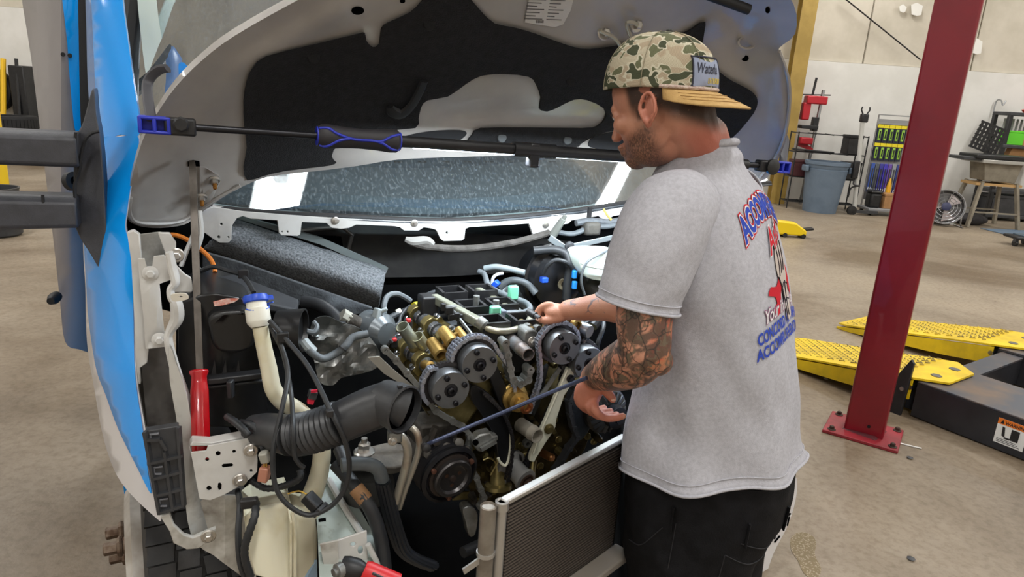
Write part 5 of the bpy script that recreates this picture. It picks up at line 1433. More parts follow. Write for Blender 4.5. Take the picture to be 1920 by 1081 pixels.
# ---- vacuum hoses over the intake
h = cable('vacuum_hose', 'long grey hose with green clips bending over the intake', 'hose', [(897, 508, 0.5), (908, 514, 0.48), (914, 532, 0.42), (922, 541, 0.4), (955, 556, 0.34), (985, 567, 0.28), (994, 578, 0.24), (984, 585, 0.22), (965, 586, 0.2), (938, 588, 0.18)], 0.0085, M_hose, n=12)
for (x, y, a) in ((962, 548, 0.31), (928, 587, 0.17)):
    MB().box(Q(x, y, a), (0.028, 0.02, 0.04), (LAT, REAR, UP)).build('green_clip', M_green, h, bevel=0.004)
MB().bar(Q(934, 587, 0.18), Q(945, 587, 0.185), 0.024, 0.024).build('hose_end', mat('grey coupling', (104, 112, 124), 0.5), h, bevel=0.004)
cable('breather_hose', 'short pale grey hose lying across the back of the intake', 'hose', [(908, 503, 0.5), (930, 500, 0.48), (955, 504, 0.46), (984, 511, 0.43)], 0.0095, mat('pale hose', (128, 138, 142), 0.5), n=12)
o = cable('return_hose', 'thin white pipe with a blue coupling behind the intake', 'pipe', [(922, 532, 0.46), (925, 520, 0.46), (933, 514, 0.46), (943, 512, 0.46)], 0.005, mat('white pipe', (196, 200, 198), 0.4))
MB().bar(Q(926, 528, 0.45), Q(934, 536, 0.44), 0.022, 0.02).build('blue_coupling', M_bclip, o, bevel=0.003)
cable('thick_hose', 'fat grey hose arching over the foil bulkhead', 'hose', [(935, 540, 0.5), (950, 528, 0.5), (970, 526, 0.49), (990, 534, 0.48), (1005, 550, 0.46)], 0.012, M_hose, n=12)
tag(MB().sheet(sp([(935, 545), (960, 532), (985, 538), (1005, 556), (1006, 590), (975, 575), (945, 560)], 3), lambda x, y: Q(x, y, 0.56 + noise.noise(V((x * 0.08, y * 0.08, 1))) * 0.012), REAR * 0.003, grid=6).build('bulkhead_foil', mat('grey foil', (120, 126, 128), 0.45, 0.4, bump=0.4)), 'crinkled grey foil on the bulkhead behind the hoses', 'foil')
cable('steel_pipe', 'thin steel pipe beside the rear fuel rail', 'pipe', [(915, 545, 0.42), (940, 562, 0.36), (965, 574, 0.32), (985, 590, 0.26)], 0.005, M_alu)
# ---- brake booster and fluid reservoir
bo = thing('brake_booster', 'large black round brake booster behind the reaching hand', 'brake booster', Q(1045, 560, 0.5))
d = (FRONT + LAT * 0.12 + UP * 0.05).normalized()
c = Q(1048, 524, 0.48)
M_boost = mat('satin black drum', (18, 19, 21), 0.28, col2=(26, 26, 28), scale=8)
MB().lathe(c, d, [(0.07, -0.12), (0.1, -0.1), (0.105, -0.05), (0.112, -0.045), (0.112, -0.03), (0.104, -0.026), (0.095, 0.0), (0.06, 0.016), (0.02, 0.02)], 44).build('drum', M_boost, bo)
MB().ring(c + d * 0.012 + LAT * 0.0 - UP * 0.01, d, 0.008, 0.018, 0.014, 20).build('grommet', mat('tan grommet', (150, 140, 118), 0.5), bo)
MB().box(Q(1020, 524, 0.44), (0.022, 0.022, 0.018), (LAT, REAR, UP)).build('blue_fitting', M_bclip, bo, bevel=0.003)
MB().tube([Q(1018, 512, 0.43), Q(1026, 498, 0.42), Q(1040, 488, 0.41), Q(1058, 490, 0.4), (Q(1072, 500, 0.4)), Q(1077, 512, 0.4)], 0.007, 10, sm=5).build('vacuum_line', M_dhose, bo)
for y in (514, 534):
    MB().box(Q(1077, y, 0.39), (0.014, 0.014, 0.026), (LAT, REAR, UP)).build('blue_clip', mat('sky blue clip', (40, 140, 226), 0.4), bo, bevel=0.003)
MB().tube([Q(1062, 560, 0.42), Q(1064, 530, 0.42), Q(1068, 500, 0.42), Q(1062, 478, 0.44), Q(1040, 468, 0.46), Q(1000, 470, 0.48)], 0.014, 12, sm=6).build('wide_hose', M_dhose, bo)
rs = thing('fluid_reservoir', 'white brake fluid reservoir with a yellow cap', 'reservoir', Q(1120, 530, 0.42))
M_resv = mat('milky plastic', (206, 218, 210), 0.4)
MB().sheet(sp([(1090, 478), (1110, 472), (1140, 472), (1170, 476), (1180, 500), (1176, 525), (1140, 528), (1100, 520), (1088, 500)], 3), lambda x, y: Q(x, y, 0.36), REAR * 0.09, grid=20).build('tank', M_resv, rs, bevel=0.012, seg=3)
MB().tube([Q(1087, 492, 0.352), Q(1110, 500, 0.345), Q(1145, 504, 0.345), Q(1178, 500, 0.352)], 0.004, 8, sm=4).build('seam', M_resv, rs)
q0, q1 = Q(1142, 486, 0.38), Q(1156, 462, 0.38)
MB().lathe(q0, q1 - q0, [(0.028, -0.01), (0.022, 0.02), (0.02, (q1 - q0).length - 0.012)], 20).build('filler_neck', M_resv, rs)
MB().lathe(q1, q1 - q0, [(0.023, -0.014), (0.023, 0.0)], 24).build('cap_ring', M_black, rs)
MB().lathe(q1, q1 - q0, [(0.02, 0.0), (0.022, 0.004), (0.021, 0.012), (0.012, 0.015)], 12).build('yellow_cap', mat('yellow cap', (226, 214, 60), 0.45), rs)
MB().tube([Q(1096, 552, 0.36), Q(1090, 530, 0.35), Q(1092, 510, 0.345), Q(1102, 490, 0.345), Q(1125, 476, 0.35), Q(1140, 470, 0.37)], 0.004, 8, sm=5).build('grey_line', M_hose, rs)
tag(MB().lathe(Q(1128, 545, 0.4), FRONT + LAT * 0.3, [(0.03, -0.08), (0.032, 0.0), (0.024, 0.02), (0.01, 0.024)], 20).build('master_cylinder', M_dkalu), 'grimy master cylinder under the fluid reservoir', 'cylinder')
cable('air_hose', 'fat dark hose behind the fluid reservoir', 'hose', [(1060, 510, 0.52), (1075, 485, 0.52), (1100, 470, 0.52), (1125, 470, 0.52), (1150, 476, 0.52)], 0.016, M_dhose, n=12)
# wiper linkage at the right
wl = thing('wiper_linkage', 'grey wiper linkage bars under the right of the windscreen', 'wiper linkage', Q(1080, 470, 0.5))
M_link = mat('grey zinc bar', (150, 158, 162), 0.4, 0.5)
MB().bar(Q(1030, 445, 0.52), Q(1066, 470, 0.48), 0.006, 0.022).build('short_bar', M_link, wl, bevel=0.002)
MB().bar(Q(1062, 464, 0.48), Q(1190, 436, 0.52), 0.006, 0.018).build('long_bar', M_link, wl, bevel=0.002)
MB().lathe(Q(1067, 461, 0.475), FRONT, [(0.016, 0), (0.016, 0.006), (0.01, 0.008), (0.01, 0.014)], 18).build('pivot', M_dkgrey, wl)
a, b = Q(1042, 432, 0.52), Q(1060, 404, 0.5)
MB().lathe(a, b - a, [(0.014, -0.02), (0.012, 0.02), (0.01, (b - a).length - 0.014), (0.007, (b - a).length - 0.012), (0.007, (b - a).length)], 14).build('spindle', mat('grey spindle', (128, 130, 124), 0.5, 0.5), wl)
wm = cable('wiper_loom', 'dirty grey loom running under the cowl flange', 'loom', [(770, 455, 0.56), (800, 462, 0.55), (850, 466, 0.54), (900, 464, 0.54), (960, 455, 0.54), (1000, 445, 0.54), (1030, 436, 0.54)], 0.011, mat('dirty grey sleeve', (84, 80, 76), 0.8, col2=(60, 56, 52), scale=25, bump=0.4), n=10)
MB().tube([Q(760, 448, 0.56), Q(775, 452, 0.555), Q(800, 450, 0.55), Q(812, 458, 0.548)], [0.008, 0.014, 0.012, 0.009], 8, sm=4).build('torn_end', mat('pale sleeve', (150, 148, 144), 0.7), wm)
cable('pump_loom', 'grey convoluted hose under the cowl at the right', 'loom', [(1080, 418, 0.55), (1110, 414, 0.55), (1145, 416, 0.55), (1190, 406, 0.56)], 0.011, mat('grey loom', (98, 102, 106), 0.6, col2=(80, 84, 88), scale=70), n=10)
cable('pump_loom', 'pale grey pipe under the convoluted hose at the right', 'pipe', [(1045, 435, 0.54), (1075, 438, 0.54), (1110, 425, 0.54), (1140, 424, 0.54), (1195, 412, 0.55)], 0.009, M_hose, n=10)
t_ = thing('wiper_motor', 'dark grimy motor block between the looms', 'motor', Q(1105, 430, 0.53))
MB().box(Q(1108, 428, 0.54), (0.06, 0.04, 0.045), (LAT, REAR, UP)).build('case', mat('grimy motor', (60, 58, 54), 0.7, col2=(84, 80, 74), scale=20, bump=0.3), t_, bevel=0.01)
MB().box(Q(1105, 402, 0.56), (0.012, 0.01, 0.05), (LAT, REAR, UP)).build('strap', M_black, t_)
tag(MB().tube([Q(1132, 392, 0.56), Q(1138, 402, 0.545), Q(1146, 412, 0.54)], 0.004, 8, sm=3).build('yellow_tie', mat('faded yellow tie', (206, 178, 90), 0.5)), 'faded yellow tie on the hose under the cowl', 'tie')
# leads by the right solenoids
cable('sensor_lead', 'black lead curling down beside the right solenoids', 'lead', [(1075, 620, 0.1), (1110, 600, 0.1), (1125, 594, 0.09), (1132, 610, 0.05), (1122, 640, 0.02), (1118, 660, 0.02)], 0.006)
tag(MB().tube([Q(1112, 612, 0.04), Q(1122, 600, 0.05)], 0.012, 10).build('sensor_plug', MATS.get('black plastic')), 'black ribbed plug above the right solenoids', 'plug')
tag(MB().tube([Q(1085, 610, 0.3), Q(1096, 585, 0.34), Q(1104, 570, 0.38)], 0.016, 12).build('support_tube', M_dhose), 'dark tube standing behind the right bank under the forearm', 'tube')
# sensor held by the reaching hand
t_ = thing('held_sensor', 'small black sensor plug held in the far hand', 'sensor', P(1003, 592, 1.62))
MB().tube([P(990, 584, 1.64), P(1004, 592, 1.62)], 0.009, 12).build('body', MATS.get('black plastic'), t_)
MB().tube([P(1002, 591, 1.622), P(1012, 597, 1.61)], 0.007, 12).build('tip', M_dkgrey, t_)
# ---- lower middle: mount, pipes, hoses
em = thing('engine_mount', 'dusty grey engine mount arm with a large bolt', 'engine mount', Q(710, 870, 0.0))
MB().sheet(sp([(664, 850), (674, 838), (700, 834), (730, 828), (765, 836), (772, 862), (740, 876), (700, 872), (672, 864)], 3), lambda x, y: Q(x, y, 0.0 + 0.002 * (858 - y)), -UP * 0.03 + REAR * 0.02, grid=16).build('arm', mat('dusty casting', (112, 106, 98), 0.75, col2=(90, 86, 80), scale=22, bump=0.4), em, bevel=0.006)
MB().bolt(Q(683, 848, -0.02), UP, 0.014, 0.022).build('mount_bolt', M_zinc, em)
MB().lathe(Q(683, 848, -0.02), UP, [(0.007, 0.02), (0.007, 0.036)], 10).build('mount_stud', M_zinc, em)
MB().lathe(Q(690, 905, 0.02), UP, [(0.06, -0.03), (0.062, 0.0), (0.056, 0.02), (0.05, 0.03), (0.03, 0.032)], 30).build('mount_cup', mat('dusty rubber cup', (70, 70, 68), 0.8, col2=(56, 56, 55), scale=18), em)
for pts, lab, r in (([(735, 812, -0.12), (752, 818, -0.13), (764, 840, -0.13), (762, 870, -0.12), (752, 905, -0.1), (742, 940, -0.08)], 'thicker rust-streaked pipe bending down beside the compressor', 0.0095), ([(772, 800, -0.1), (782, 812, -0.11), (786, 836, -0.11), (778, 868, -0.1), (762, 910, -0.08), (748, 952, -0.06)], 'thinner rust-streaked pipe nearest the compressor', 0.0072)):
    cable('refrigerant_pipe', lab, 'pipe', pts, r, M_pipe, n=12)
tag(MB().box(Q(740, 816, -0.13), (0.03, 0.024, 0.03), (LAT, REAR, UP)).build('pipe_block', M_alu, bevel=0.006), 'small aluminium block at the top of the pipe', 'pipe fitting')
MB().bolt(Q(736, 826, -0.14), FRONT, 0.006, 0.01).build('block_bolt', M_zinc, bpy.data.objects['pipe_block'])
o = cable('radiator_hose', 'fat grey hose bending down under the intake duct', 'hose', [(640, 872, -0.08), (662, 869, -0.08), (690, 870, -0.08), (708, 878, -0.08), (716, 896, -0.08), (722, 925, -0.08), (734, 970, -0.08)], 0.0155, M_hose, n=14)
ps = spline([Q(718, 902, -0.085), Q(728, 945, -0.085), Q(742, 995, -0.085), Q(756, 1030, -0.085), Q(780, 1048, -0.09), Q(810, 1060, -0.09)], 8)
mb = MB()
for k in range(12):
    a = 2 * math.pi * k / 12
    mb.tube([q + (LAT * math.cos(a) + REAR * math.sin(a)) * 0.0145 for q in ps], 0.0045, 5)
mb.tube(ps, 0.0145, 12)
mb.build('ribbed_sleeve', mat('ribbed black sleeve', (30, 33, 38), 0.4), o)
o = cable('heater_hose', 'black hose with a tan band running to the bottom edge', 'hose', [(630, 870, -0.02), (648, 890, -0.05), (672, 920, -0.09), (690, 945, -0.11), (704, 975, -0.12), (714, 1010, -0.13), (720, 1050, -0.14), (724, 1100, -0.15)], 0.0155, M_dhose, n=14)
a, b = Q(667, 914, -0.085), Q(686, 938, -0.105)
MB().lathe(a, b - a, [(0.0165, 0), (0.017, 0.002), (0.017, (b - a).length - 0.004), (0.0165, (b - a).length)], 18).build('tan_band', mat('tan band', (150, 112, 76), 0.7, col2=(130, 96, 64), scale=30), o)
cable('rear_hose', 'black hose end under the corrugated bellows', 'hose', [(636, 842, -0.0), (642, 856, -0.02), (646, 872, -0.04)], 0.014, M_dhose, n=12)
tag(MB().tube([Q(664, 1000, 0.05), Q(668, 960, 0.05), Q(660, 920, 0.06)], 0.016, 10).build('brace_tube', M_dkgrey), 'dark vertical brace behind the tan-banded hose', 'brace')
# ---- cordless ratchet at the bottom edge
cr = thing('cordless_ratchet', 'black and red cordless ratchet at the bottom edge', 'ratchet', Q(680, 1070, -0.24))
a, b = Q(652, 1062, -0.24), Q(690, 1072, -0.26)
MB().lathe(a, b - a, [(0.018, -0.012), (0.021, 0.0), (0.021, 0.02), (0.015, 0.034), (0.014, (b - a).length)], 18).build('ratchet_head', M_black, cr)
MB().lathe(Q(642, 1066, -0.245), (LAT * -1 + FRONT * 0.4), [(0.015, 0), (0.015, 0.012), (0.009, 0.013), (0.009, 0.02)], 16).build('anvil_ring', M_alu, cr)
MB().box(Q(638, 1068, -0.25), (0.014, 0.012, 0.012), (LAT, REAR, UP)).build('square_drive', M_chrome, cr)
c0_, c1_ = Q(682, 1068, -0.26), Q(745, 1095, -0.29)
MB().lathe(c0_, c1_ - c0_, [(0.018, 0), (0.021, 0.01), (0.021, (c1_ - c0_).length)], 18).build('collar', mat('red tool shell', (196, 28, 34), 0.4), cr)
mb = MB()
lx = (c1_ - c0_).normalized()
ly = frame(lx)[1]
lnn = lx.cross(ly)
if lnn.dot(CAM - c0_) < 0:
    lnn = -lnn
MB().tube([c0_ + lx * 0.014 + UP * 0.012 + FRONT * 0.017, c0_ + lx * 0.06 + UP * 0.01 + FRONT * 0.018], 0.003, 6).build('black_stripe', M_black, cr)
# ---- condenser
cdA, cdB = P(946, 946, 1.2), P(1168, 824, 1.5)
cdB.z = cdA.z
cdd = (cdB - cdA).normalized()
cdn = UP.cross(cdd).normalized()
if cdn.y > 0:
    cdn = -cdn
cdL = (cdB - cdA).length + 0.015
HC = 0.42
tilt = (UP + cdn * 0.0).normalized()
cnd = thing('condenser', 'dark finned condenser with aluminium end tubes in front of the engine', 'condenser', cdA - UP * HC)
def oc(u, v, e=0.0):
    return cdA + cdd * u - UP * v + cdn * e
MB().prism([oc(0.01, 0.0), oc(cdL, 0.0), oc(cdL, HC), oc(0.01, HC)], -cdn * 0.012).build('core', mat('dark condenser core', (30, 27, 25), 0.55, 0.4, col2=(50, 44, 40), scale=60), cnd)
mb = MB()
nf = 52
for k in range(nf):
    v = 0.012 + k * (HC - 0.02) / nf
    mb.box(oc(cdL / 2, v, 0.001), (cdL - 0.02, 0.004, 0.0028), (cdd, cdn, UP))
mb.build('flat_tubes', mat('grey-brown tubes', (100, 91, 84), 0.45, 0.4), cnd, kind='stuff')
MB().bar(oc(0.0, -0.004, -0.005), oc(cdL, -0.004, -0.005), 0.02, 0.012).build('top_rail', mat('aluminium rail', (196, 194, 190), 0.35, 0.8), cnd, bevel=0.003)
MB().tube([oc(-0.003, -0.006, -0.004), oc(-0.003, HC, -0.004)], 0.011, 14).build('header_tube', MATS['aluminium rail'], cnd)
MB().lathe(oc(-0.003, 0.0, -0.004), UP, [(0.014, -0.01), (0.014, 0.008), (0.01, 0.01), (0.008, 0.006)], 16).build('header_cap', MATS['aluminium rail'], cnd)
dt = P(916, 948, 1.19)
dt2 = P(908, 1100, 1.19)
dt2 = V((dt.x, dt.y, dt.z - HC))
MB().lathe(dt2, UP, [(0.0165, 0), (0.0165, HC), (0.0145, HC + 0.002), (0.013, HC - 0.002), (0.002, HC - 0.002)], 24).build('drier_tube', mat('dull aluminium', (150, 144, 134), 0.45, 0.6, col2=(128, 120, 110), scale=14), cnd, label='dull aluminium drier tube')
q = V((dt.x, dt.y, dt.z - 0.11))
MB().ring(q, UP, 0.0165, 0.019, 0.008, 24).build('tube_clamp', MATS['aluminium rail'], cnd)
MB().bar(q + cdd * 0.018, q + cdd * 0.045, 0.006, 0.012).build('clamp_link', MATS['aluminium rail'], cnd)
MB().bar(q - cdd * 0.01 - UP * 0.005, q - LAT * 0.05 - UP * 0.02 + FRONT * 0.01, 0.004, 0.014).build('side_bracket', MATS['aluminium rail'], cnd)
MB().bar(oc(0.14, 0.295, 0.03), oc(cdL, 0.295, 0.03), 0.05, 0.02).build('lower_bar', mat('pale lower bar', (140, 132, 122), 0.6, 0.2), cnd, bevel=0.004)
# ---- long thin rod
t_ = thing('long_rod', 'long thin blue-black rod lying across the timing chains', 'rod', Q(800, 832, -0.11))
MB().tube([Q(802, 832, -0.11), P(1045, 730, 1.4), P(1100, 708, 1.36)], 0.0045, 10).build('shaft', mat('blue-black rod', (62, 70, 96), 0.3, 0.4), t_)
MB().lathe(Q(796, 836, -0.12), FRONT + UP * 0.2, [(0.009, 0), (0.009, 0.018), (0.005, 0.02)], 12).build('end_fitting', M_black, t_)
# ================================================================== the mechanic
YC = 1.48
BYAW = R_(35)
Bk_ = V((math.cos(BYAW), -math.sin(BYAW), 0))     # his back
Fm = -Bk_
Lf = V((-math.sin(BYAW), -math.cos(BYAW), 0))     # his left
man0 = P(1330, 900, YC)
man = thing('person', 'man in a grey t-shirt, black jeans and camouflage cap working on the engine', 'person', V((man0.x, man0.y, 0)))
# ---------------- t-shirt surface
rows = [  # y, left, right, half breadth across the shoulders
    (268, 1264, 1372, 0.064), (284, 1250, 1384, 0.086), (303, 1240, 1398, 0.11), (328, 1226, 1416, 0.134), (354, 1216, 1438, 0.15), (400, 1208, 1462, 0.178), (470, 1206, 1481, 0.193), (560, 1206, 1486, 0.196), (650, 1204, 1489, 0.195), (740, 1196, 1488, 0.194), (800, 1184, 1490, 0.2), (858, 1168, 1498, 0.208)]
tz, tcx, tcy, ta, tc = [], [], [], [], []
for (y, l, r, c) in rows:
    p = P((l + r) / 2, y, YC)
    hw = (r - l) / 2 / pxm(p)
    a = math.sqrt(max(hw * hw - (math.sin(BYAW) * c) ** 2, 0.0015)) / math.cos(BYAW)
    tz.append(p.z)
    tcx.append(p.x)
    tcy.append(p.y)
    ta.append(max(a, 0.05))
    tc.append(c)
def smooth_tab(tz, tv, n=60):
    s = spline([V((z, v)) for z, v in zip(tz, tv)], 6)
    return [q.x for q in s][::-1], [q.y for q in s][::-1]
ta[0], ta[1], tc[0], tc[1] = 0.063, 0.078, 0.07, 0.09
TX, TY, TA, TC = [smooth_tab(tz, q) for q in (tcx, tcy, ta, tc)]
ZTOP, ZHEM = tz[0], tz[-1]
def fold(ph, z):
    d = V((math.cos(ph) * 0.17, math.sin(ph) * 0.17, z))
    n = noise.noise(V((d.x * 7, d.y * 7, z * 4.0))) * 0.013
    n += noise.noise(V((d.x * 16 + 3, d.y * 16, z * 9 + d.x * 12))) * 0.007
    t = (z - ZHEM) / (ZTOP - ZHEM)
    n += 0.006 * math.sin(z * 30 + ph * 3) * max(0, 0.5 - t)
    # long drape from the shoulder blade to the hem at his left
    n += 0.011 * math.sin(ph * 7 + z * 6) * max(0, 0.75 - t) * 0.8
    return n * min(1, max(0, (0.98 - t) * 8))
def TS(ph, z, e=0.0):
    """shirt surface: ph = 0 at the middle of the back, positive to his right"""
    a, c = np.interp(z, *TA), np.interp(z, *TC)
    cx, cy = np.interp(z, *TX), np.interp(z, *TY)
    n = 2.35
    co, si = math.cos(ph), math.sin(ph)
    r = 1.0 / ((abs(co) / a) ** n + (abs(si) / c) ** n) ** (1 / n)
    r += fold(ph, z) + e
    return V((cx, cy, z)) + (Bk_ * co - Lf * si) * r
M_shirt = mat('heather grey cotton', (172, 171, 178), 0.95, col2=(190, 190, 197), scale=120, lo=0.3, hi=0.7, bump=0.25, bscale=500, spec=0.1)
nph, nz = 120, 80
mb = MB()
vs = []
for i in range(nz + 1):
    t = i / nz
    for j in range(nph):
        ph = 2 * math.pi * j / nph
        z0 = ZHEM + 0.048 * math.cos(ph) - 0.012 * math.sin(ph) + 0.006 * math.sin(ph * 5)
        z = z0 + (ZTOP - z0) * t
        # collar sits higher at the nape
        if t > 0.93:
            z += 0.012 * (t - 0.93) / 0.07 * (math.cos(ph) - 0.3)
        flare = 0.006 if i == 0 else 0
        vs.append(TS(ph, z, flare))
fs = [(i * nph + j, i * nph + (j + 1) % nph, (i + 1) * nph + (j + 1) % nph, (i + 1) * nph + j) for i in range(nz) for j in range(nph)]
mb.add(vs, fs)
# left sleeve, an open tube
def sleeve(pts, rad, n=48, m_=30):
    ps = spline(pts, m_ // (len(pts) - 1))
    rr = [q.x for q in spline([V((r, 0)) for r in rad], m_ // (len(pts) - 1))]
    k = len(ps)
    vs = []
    x = None
    for i in range(k):
        t = (ps[min(i + 1, k - 1)] - ps[max(i - 1, 0)]).normalized()
        if x is None:
            x, y, _ = frame(t, V((0, 1, 0)))
        else:
            x = (x - t * x.dot(t)).normalized()
            y = t.cross(x)
        for j in range(n):
            a = 2 * math.pi * j / n
            d = x * math.cos(a) + y * math.sin(a)
            q = ps[i] + d * rr[i]
            w_ = noise.noise(q * 9) * 0.01 + noise.noise(q * 22) * 0.004
            q += d * w_ * min(1, i / 6)
            if i >= k - 1:
                q += d * 0.002
            vs.append(q)
    fs = [(i * n + j, i * n + (j + 1) % n, (i + 1) * n + (j + 1) % n, (i + 1) * n + j) for i in range(k - 1) for j in range(n)]
    return vs, fs, ps, rr
slp = [P(1296, 372, 1.385), P(1262, 404, 1.34), P(1228, 460, 1.315), P(1205, 530, 1.3), P(1194, 570, 1.295)]
sv, sf, sps, srr = sleeve(slp, [0.066, 0.085, 0.088, 0.082, 0.081])
mb.add(sv, sf)
slr = [V((np.interp(1.42, *TX), np.interp(1.42, *TY), 1.42)) - Lf * 0.12 + UP * 0.02, V((np.interp(1.42, *TX), np.interp(1.42, *TY), 1.36)) - Lf * 0.2 + Fm * 0.04, P(1215, 548, 1.56), P(1180, 560, 1.57)]
sv2, sf2, _, _ = sleeve(slr, [0.07, 0.08, 0.07, 0.068], m_=24)
mb.add(sv2, sf2)
sh = mb.build('t_shirt', M_shirt, man, sharp=80, label='heather grey t-shirt with a garage print on the back')
md = sh.modifiers.new('thick', 'SOLIDIFY')
md.thickness = 0.003
md.offset = -1
# hems and collar as stitched bands
def band(pts, r, name, flat=0.4):
    return MB().tube(pts + [pts[0]], r, 8, flat=flat, caps=False).build(name, M_shirt, sh, sharp=80)
hem = []
hem2 = []
for j in range(120):
    ph = 2 * math.pi * j / 120
    z0 = ZHEM + 0.048 * math.cos(ph) - 0.012 * math.sin(ph) + 0.006 * math.sin(ph * 5)
    hem.append(TS(ph, z0, 0.004))
    hem2.append(TS(ph, z0 + 0.021, 0.0015))
band(hem, 0.0035, 'hem_edge', 1.0)
band(hem2, 0.0012, 'hem_stitch', 1.0)
col = []
for j in range(60):
    ph = 2 * math.pi * j / 60
    col.append(TS(ph, ZTOP + 0.012 * (math.cos(ph) - 0.3), 0.0))
band(col, 0.008, 'collar', 1.0)
n = 48
band([V(sv[(len(sps) - 1) * n + j]) for j in range(n)], 0.003, 'sleeve_hem', 1.0)
band([V(sv[(len(sps) - 4) * n + j]) + (V(sv[(len(sps) - 4) * n + j]) - sps[-4]).normalized() * 0.001 for j in range(n)], 0.0012, 'sleeve_stitch', 1.0)
# ---------------- print on the back
def R_at(z):
    return float(np.interp(z, *TA)) * 0.5 + float(np.interp(z, *TC)) * 0.5
def back(s, z, e):
    return TS(s / R_at(z), z, e)
zT = P(1430, 425, YC).z
def lay(mb, body, size, zc, e, shear=0.0, bold=0.0, arch=0.0, slope=0.0, space=1.0, squeeze=1.0, s0=None):
    vs, fs = text_mesh(body, size, shear=shear, offset=bold, space=space)
    wd2 = max(v[0] for v in vs) - min(v[0] for v in vs)
    mid_ = (max(v[0] for v in vs) + min(v[0] for v in vs)) / 2
    # cut long faces so that the letters bend with the cloth
    bm = bmesh.new()
    bv = [bm.verts.new((a, b, 0)) for a, b in vs]
    for f in fs:
        try:
            bm.faces.new([bv[i] for i in f])
        except ValueError:
            pass
    bmesh.ops.triangulate(bm, faces=bm.faces)
    for _ in range(3):
        lg = [e_ for e_ in bm.edges if e_.calc_length() > 0.012]
        if not lg:
            break
        bmesh.ops.subdivide_edges(bm, edges=lg, cuts=1)
        bmesh.ops.triangulate(bm, faces=bm.faces)
    bm.verts.index_update()
    out = []
    for v in bm.verts:
        s = (v.co.x - mid_) * squeeze - 0.01 if s0 is None else s0 + v.co.x * squeeze
        z = zc + v.co.y + arch * (1 - (s / 0.14) ** 2) + slope * s
        out.append(back(s, z, e))
    mb.add(out, [tuple(v.index for v in f.verts) for f in bm.faces])
    bm.free()
M_pb = mat('blue print', (58, 78, 176), 0.8, spec=0.1)
M_pr = mat('red print', (196, 44, 56), 0.8, spec=0.1)
M_pw = mat('white print', (226, 222, 224), 0.8, spec=0.1)
M_pk = mat('skin tone print', (196, 184, 176), 0.8, spec=0.1)
M_pd = mat('dark print', (60, 52, 60), 0.8, spec=0.1)
pr = MB()
z1 = P(1400, 440, YC).z + 0.006
A1 = dict(size=0.058, zc=z1, shear=0.0, arch=0.052, squeeze=0.6, space=0.95)
lay(pr, 'ACCOMPLISHED', e=0.0026, bold=0.007, **A1)
pr.build('title_outline', M_pr, sh)
pr = MB()
lay(pr, 'ACCOMPLISHED', e=0.0032, bold=0.0045, **A1)
pr.build('title_halo', M_pw, sh)
pr = MB()
lay(pr, 'ACCOMPLISHED', e=0.0038, bold=0.0022, **A1)
pr.build('title', M_pb, sh, label='blue lettering with a red outline')
for e, bo_, m_, nm in ((0.0042, 0.0035, M_pw, 'script_outline'), (0.0048, 0.0012, M_pr, 'script')):
    pr = MB()
    lay(pr, 'Auto', size=0.062, zc=z1 + 0.0, e=e, shear=0.35, bold=bo_, arch=0.0, slope=0.35, squeeze=0.85)
    pr.build(nm, m_, sh)
# fist holding a spanner
zf = P(1450, 500, YC).z
def bsheet(poly, e, name, m_, sm_=3):
    q = sp(poly, sm_) if sm_ else poly
    MB().sheet(q, lambda s, z: back(s, zf + z, e), V((0, 0, 0)) + Bk_ * -0.0006, grid=0.012).build(name, m_, sh)
bsheet([(-0.085, -0.055), (-0.07, -0.07), (-0.05, -0.05), (-0.045, -0.03), (-0.02, -0.005), (0.01, 0.02), (0.005, 0.04), (-0.03, 0.015), (-0.06, -0.012), (-0.085, -0.01), (-0.098, -0.026), (-0.075, -0.03), (-0.068, -0.045)], 0.0028, 'spanner_print', M_pr, 2)
bsheet([(-0.045, 0.005), (-0.048, 0.03), (-0.04, 0.055), (-0.02, 0.068), (0.0, 0.075), (0.02, 0.07), (0.035, 0.05), (0.04, 0.02), (0.036, -0.02), (0.034, -0.06), (0.03, -0.085), (-0.022, -0.085), (-0.024, -0.05), (-0.03, -0.02)], 0.0034, 'fist_print', M_pk)
mb = MB()
for pts in (((-0.03, 0.062), (-0.028, 0.03), (-0.035, 0.005)), ((-0.01, 0.072), (-0.008, 0.03), (-0.014, 0.008)), ((0.012, 0.072), (0.012, 0.035), (0.006, 0.012)), ((-0.03, -0.02), (0.0, -0.012), (0.034, -0.02)), ((-0.024, -0.05), (0.004, -0.046), (0.034, -0.052)), ((-0.045, 0.005), (-0.03, -0.02), (-0.024, -0.05), (-0.022, -0.085)), ((0.01, -0.01), (0.004, -0.04), (0.0, -0.08))):
    mb.tube([back(s, zf + z, 0.0042) for s, z in spline([V(q) for q in pts], 4)], 0.0011, 5)
mb.build('fist_lines', M_pd, sh)
bsheet([(0.05, -0.03), (0.07, -0.05), (0.09, -0.03), (0.085, 0.0), (0.06, 0.02), (0.045, 0.0)], 0.0028, 'spanner_end', M_pr, 2)
zs = P(1440, 570, YC).z
pr = MB()
lay(pr, 'Your in Auto Repair', size=0.036, zc=zs - 0.004, e=0.0028, shear=0.3, bold=0.0022, arch=0.03, squeeze=0.75, space=0.95)
pr.build('slogan_outline', mat('mauve print', (150, 100, 130), 0.8), sh)
pr = MB()
lay(pr, 'Your in Auto Repair', size=0.036, zc=zs - 0.004, e=0.0036, shear=0.3, bold=0.0004, arch=0.03, squeeze=0.75, space=0.95)
pr.build('slogan', M_pw, sh)
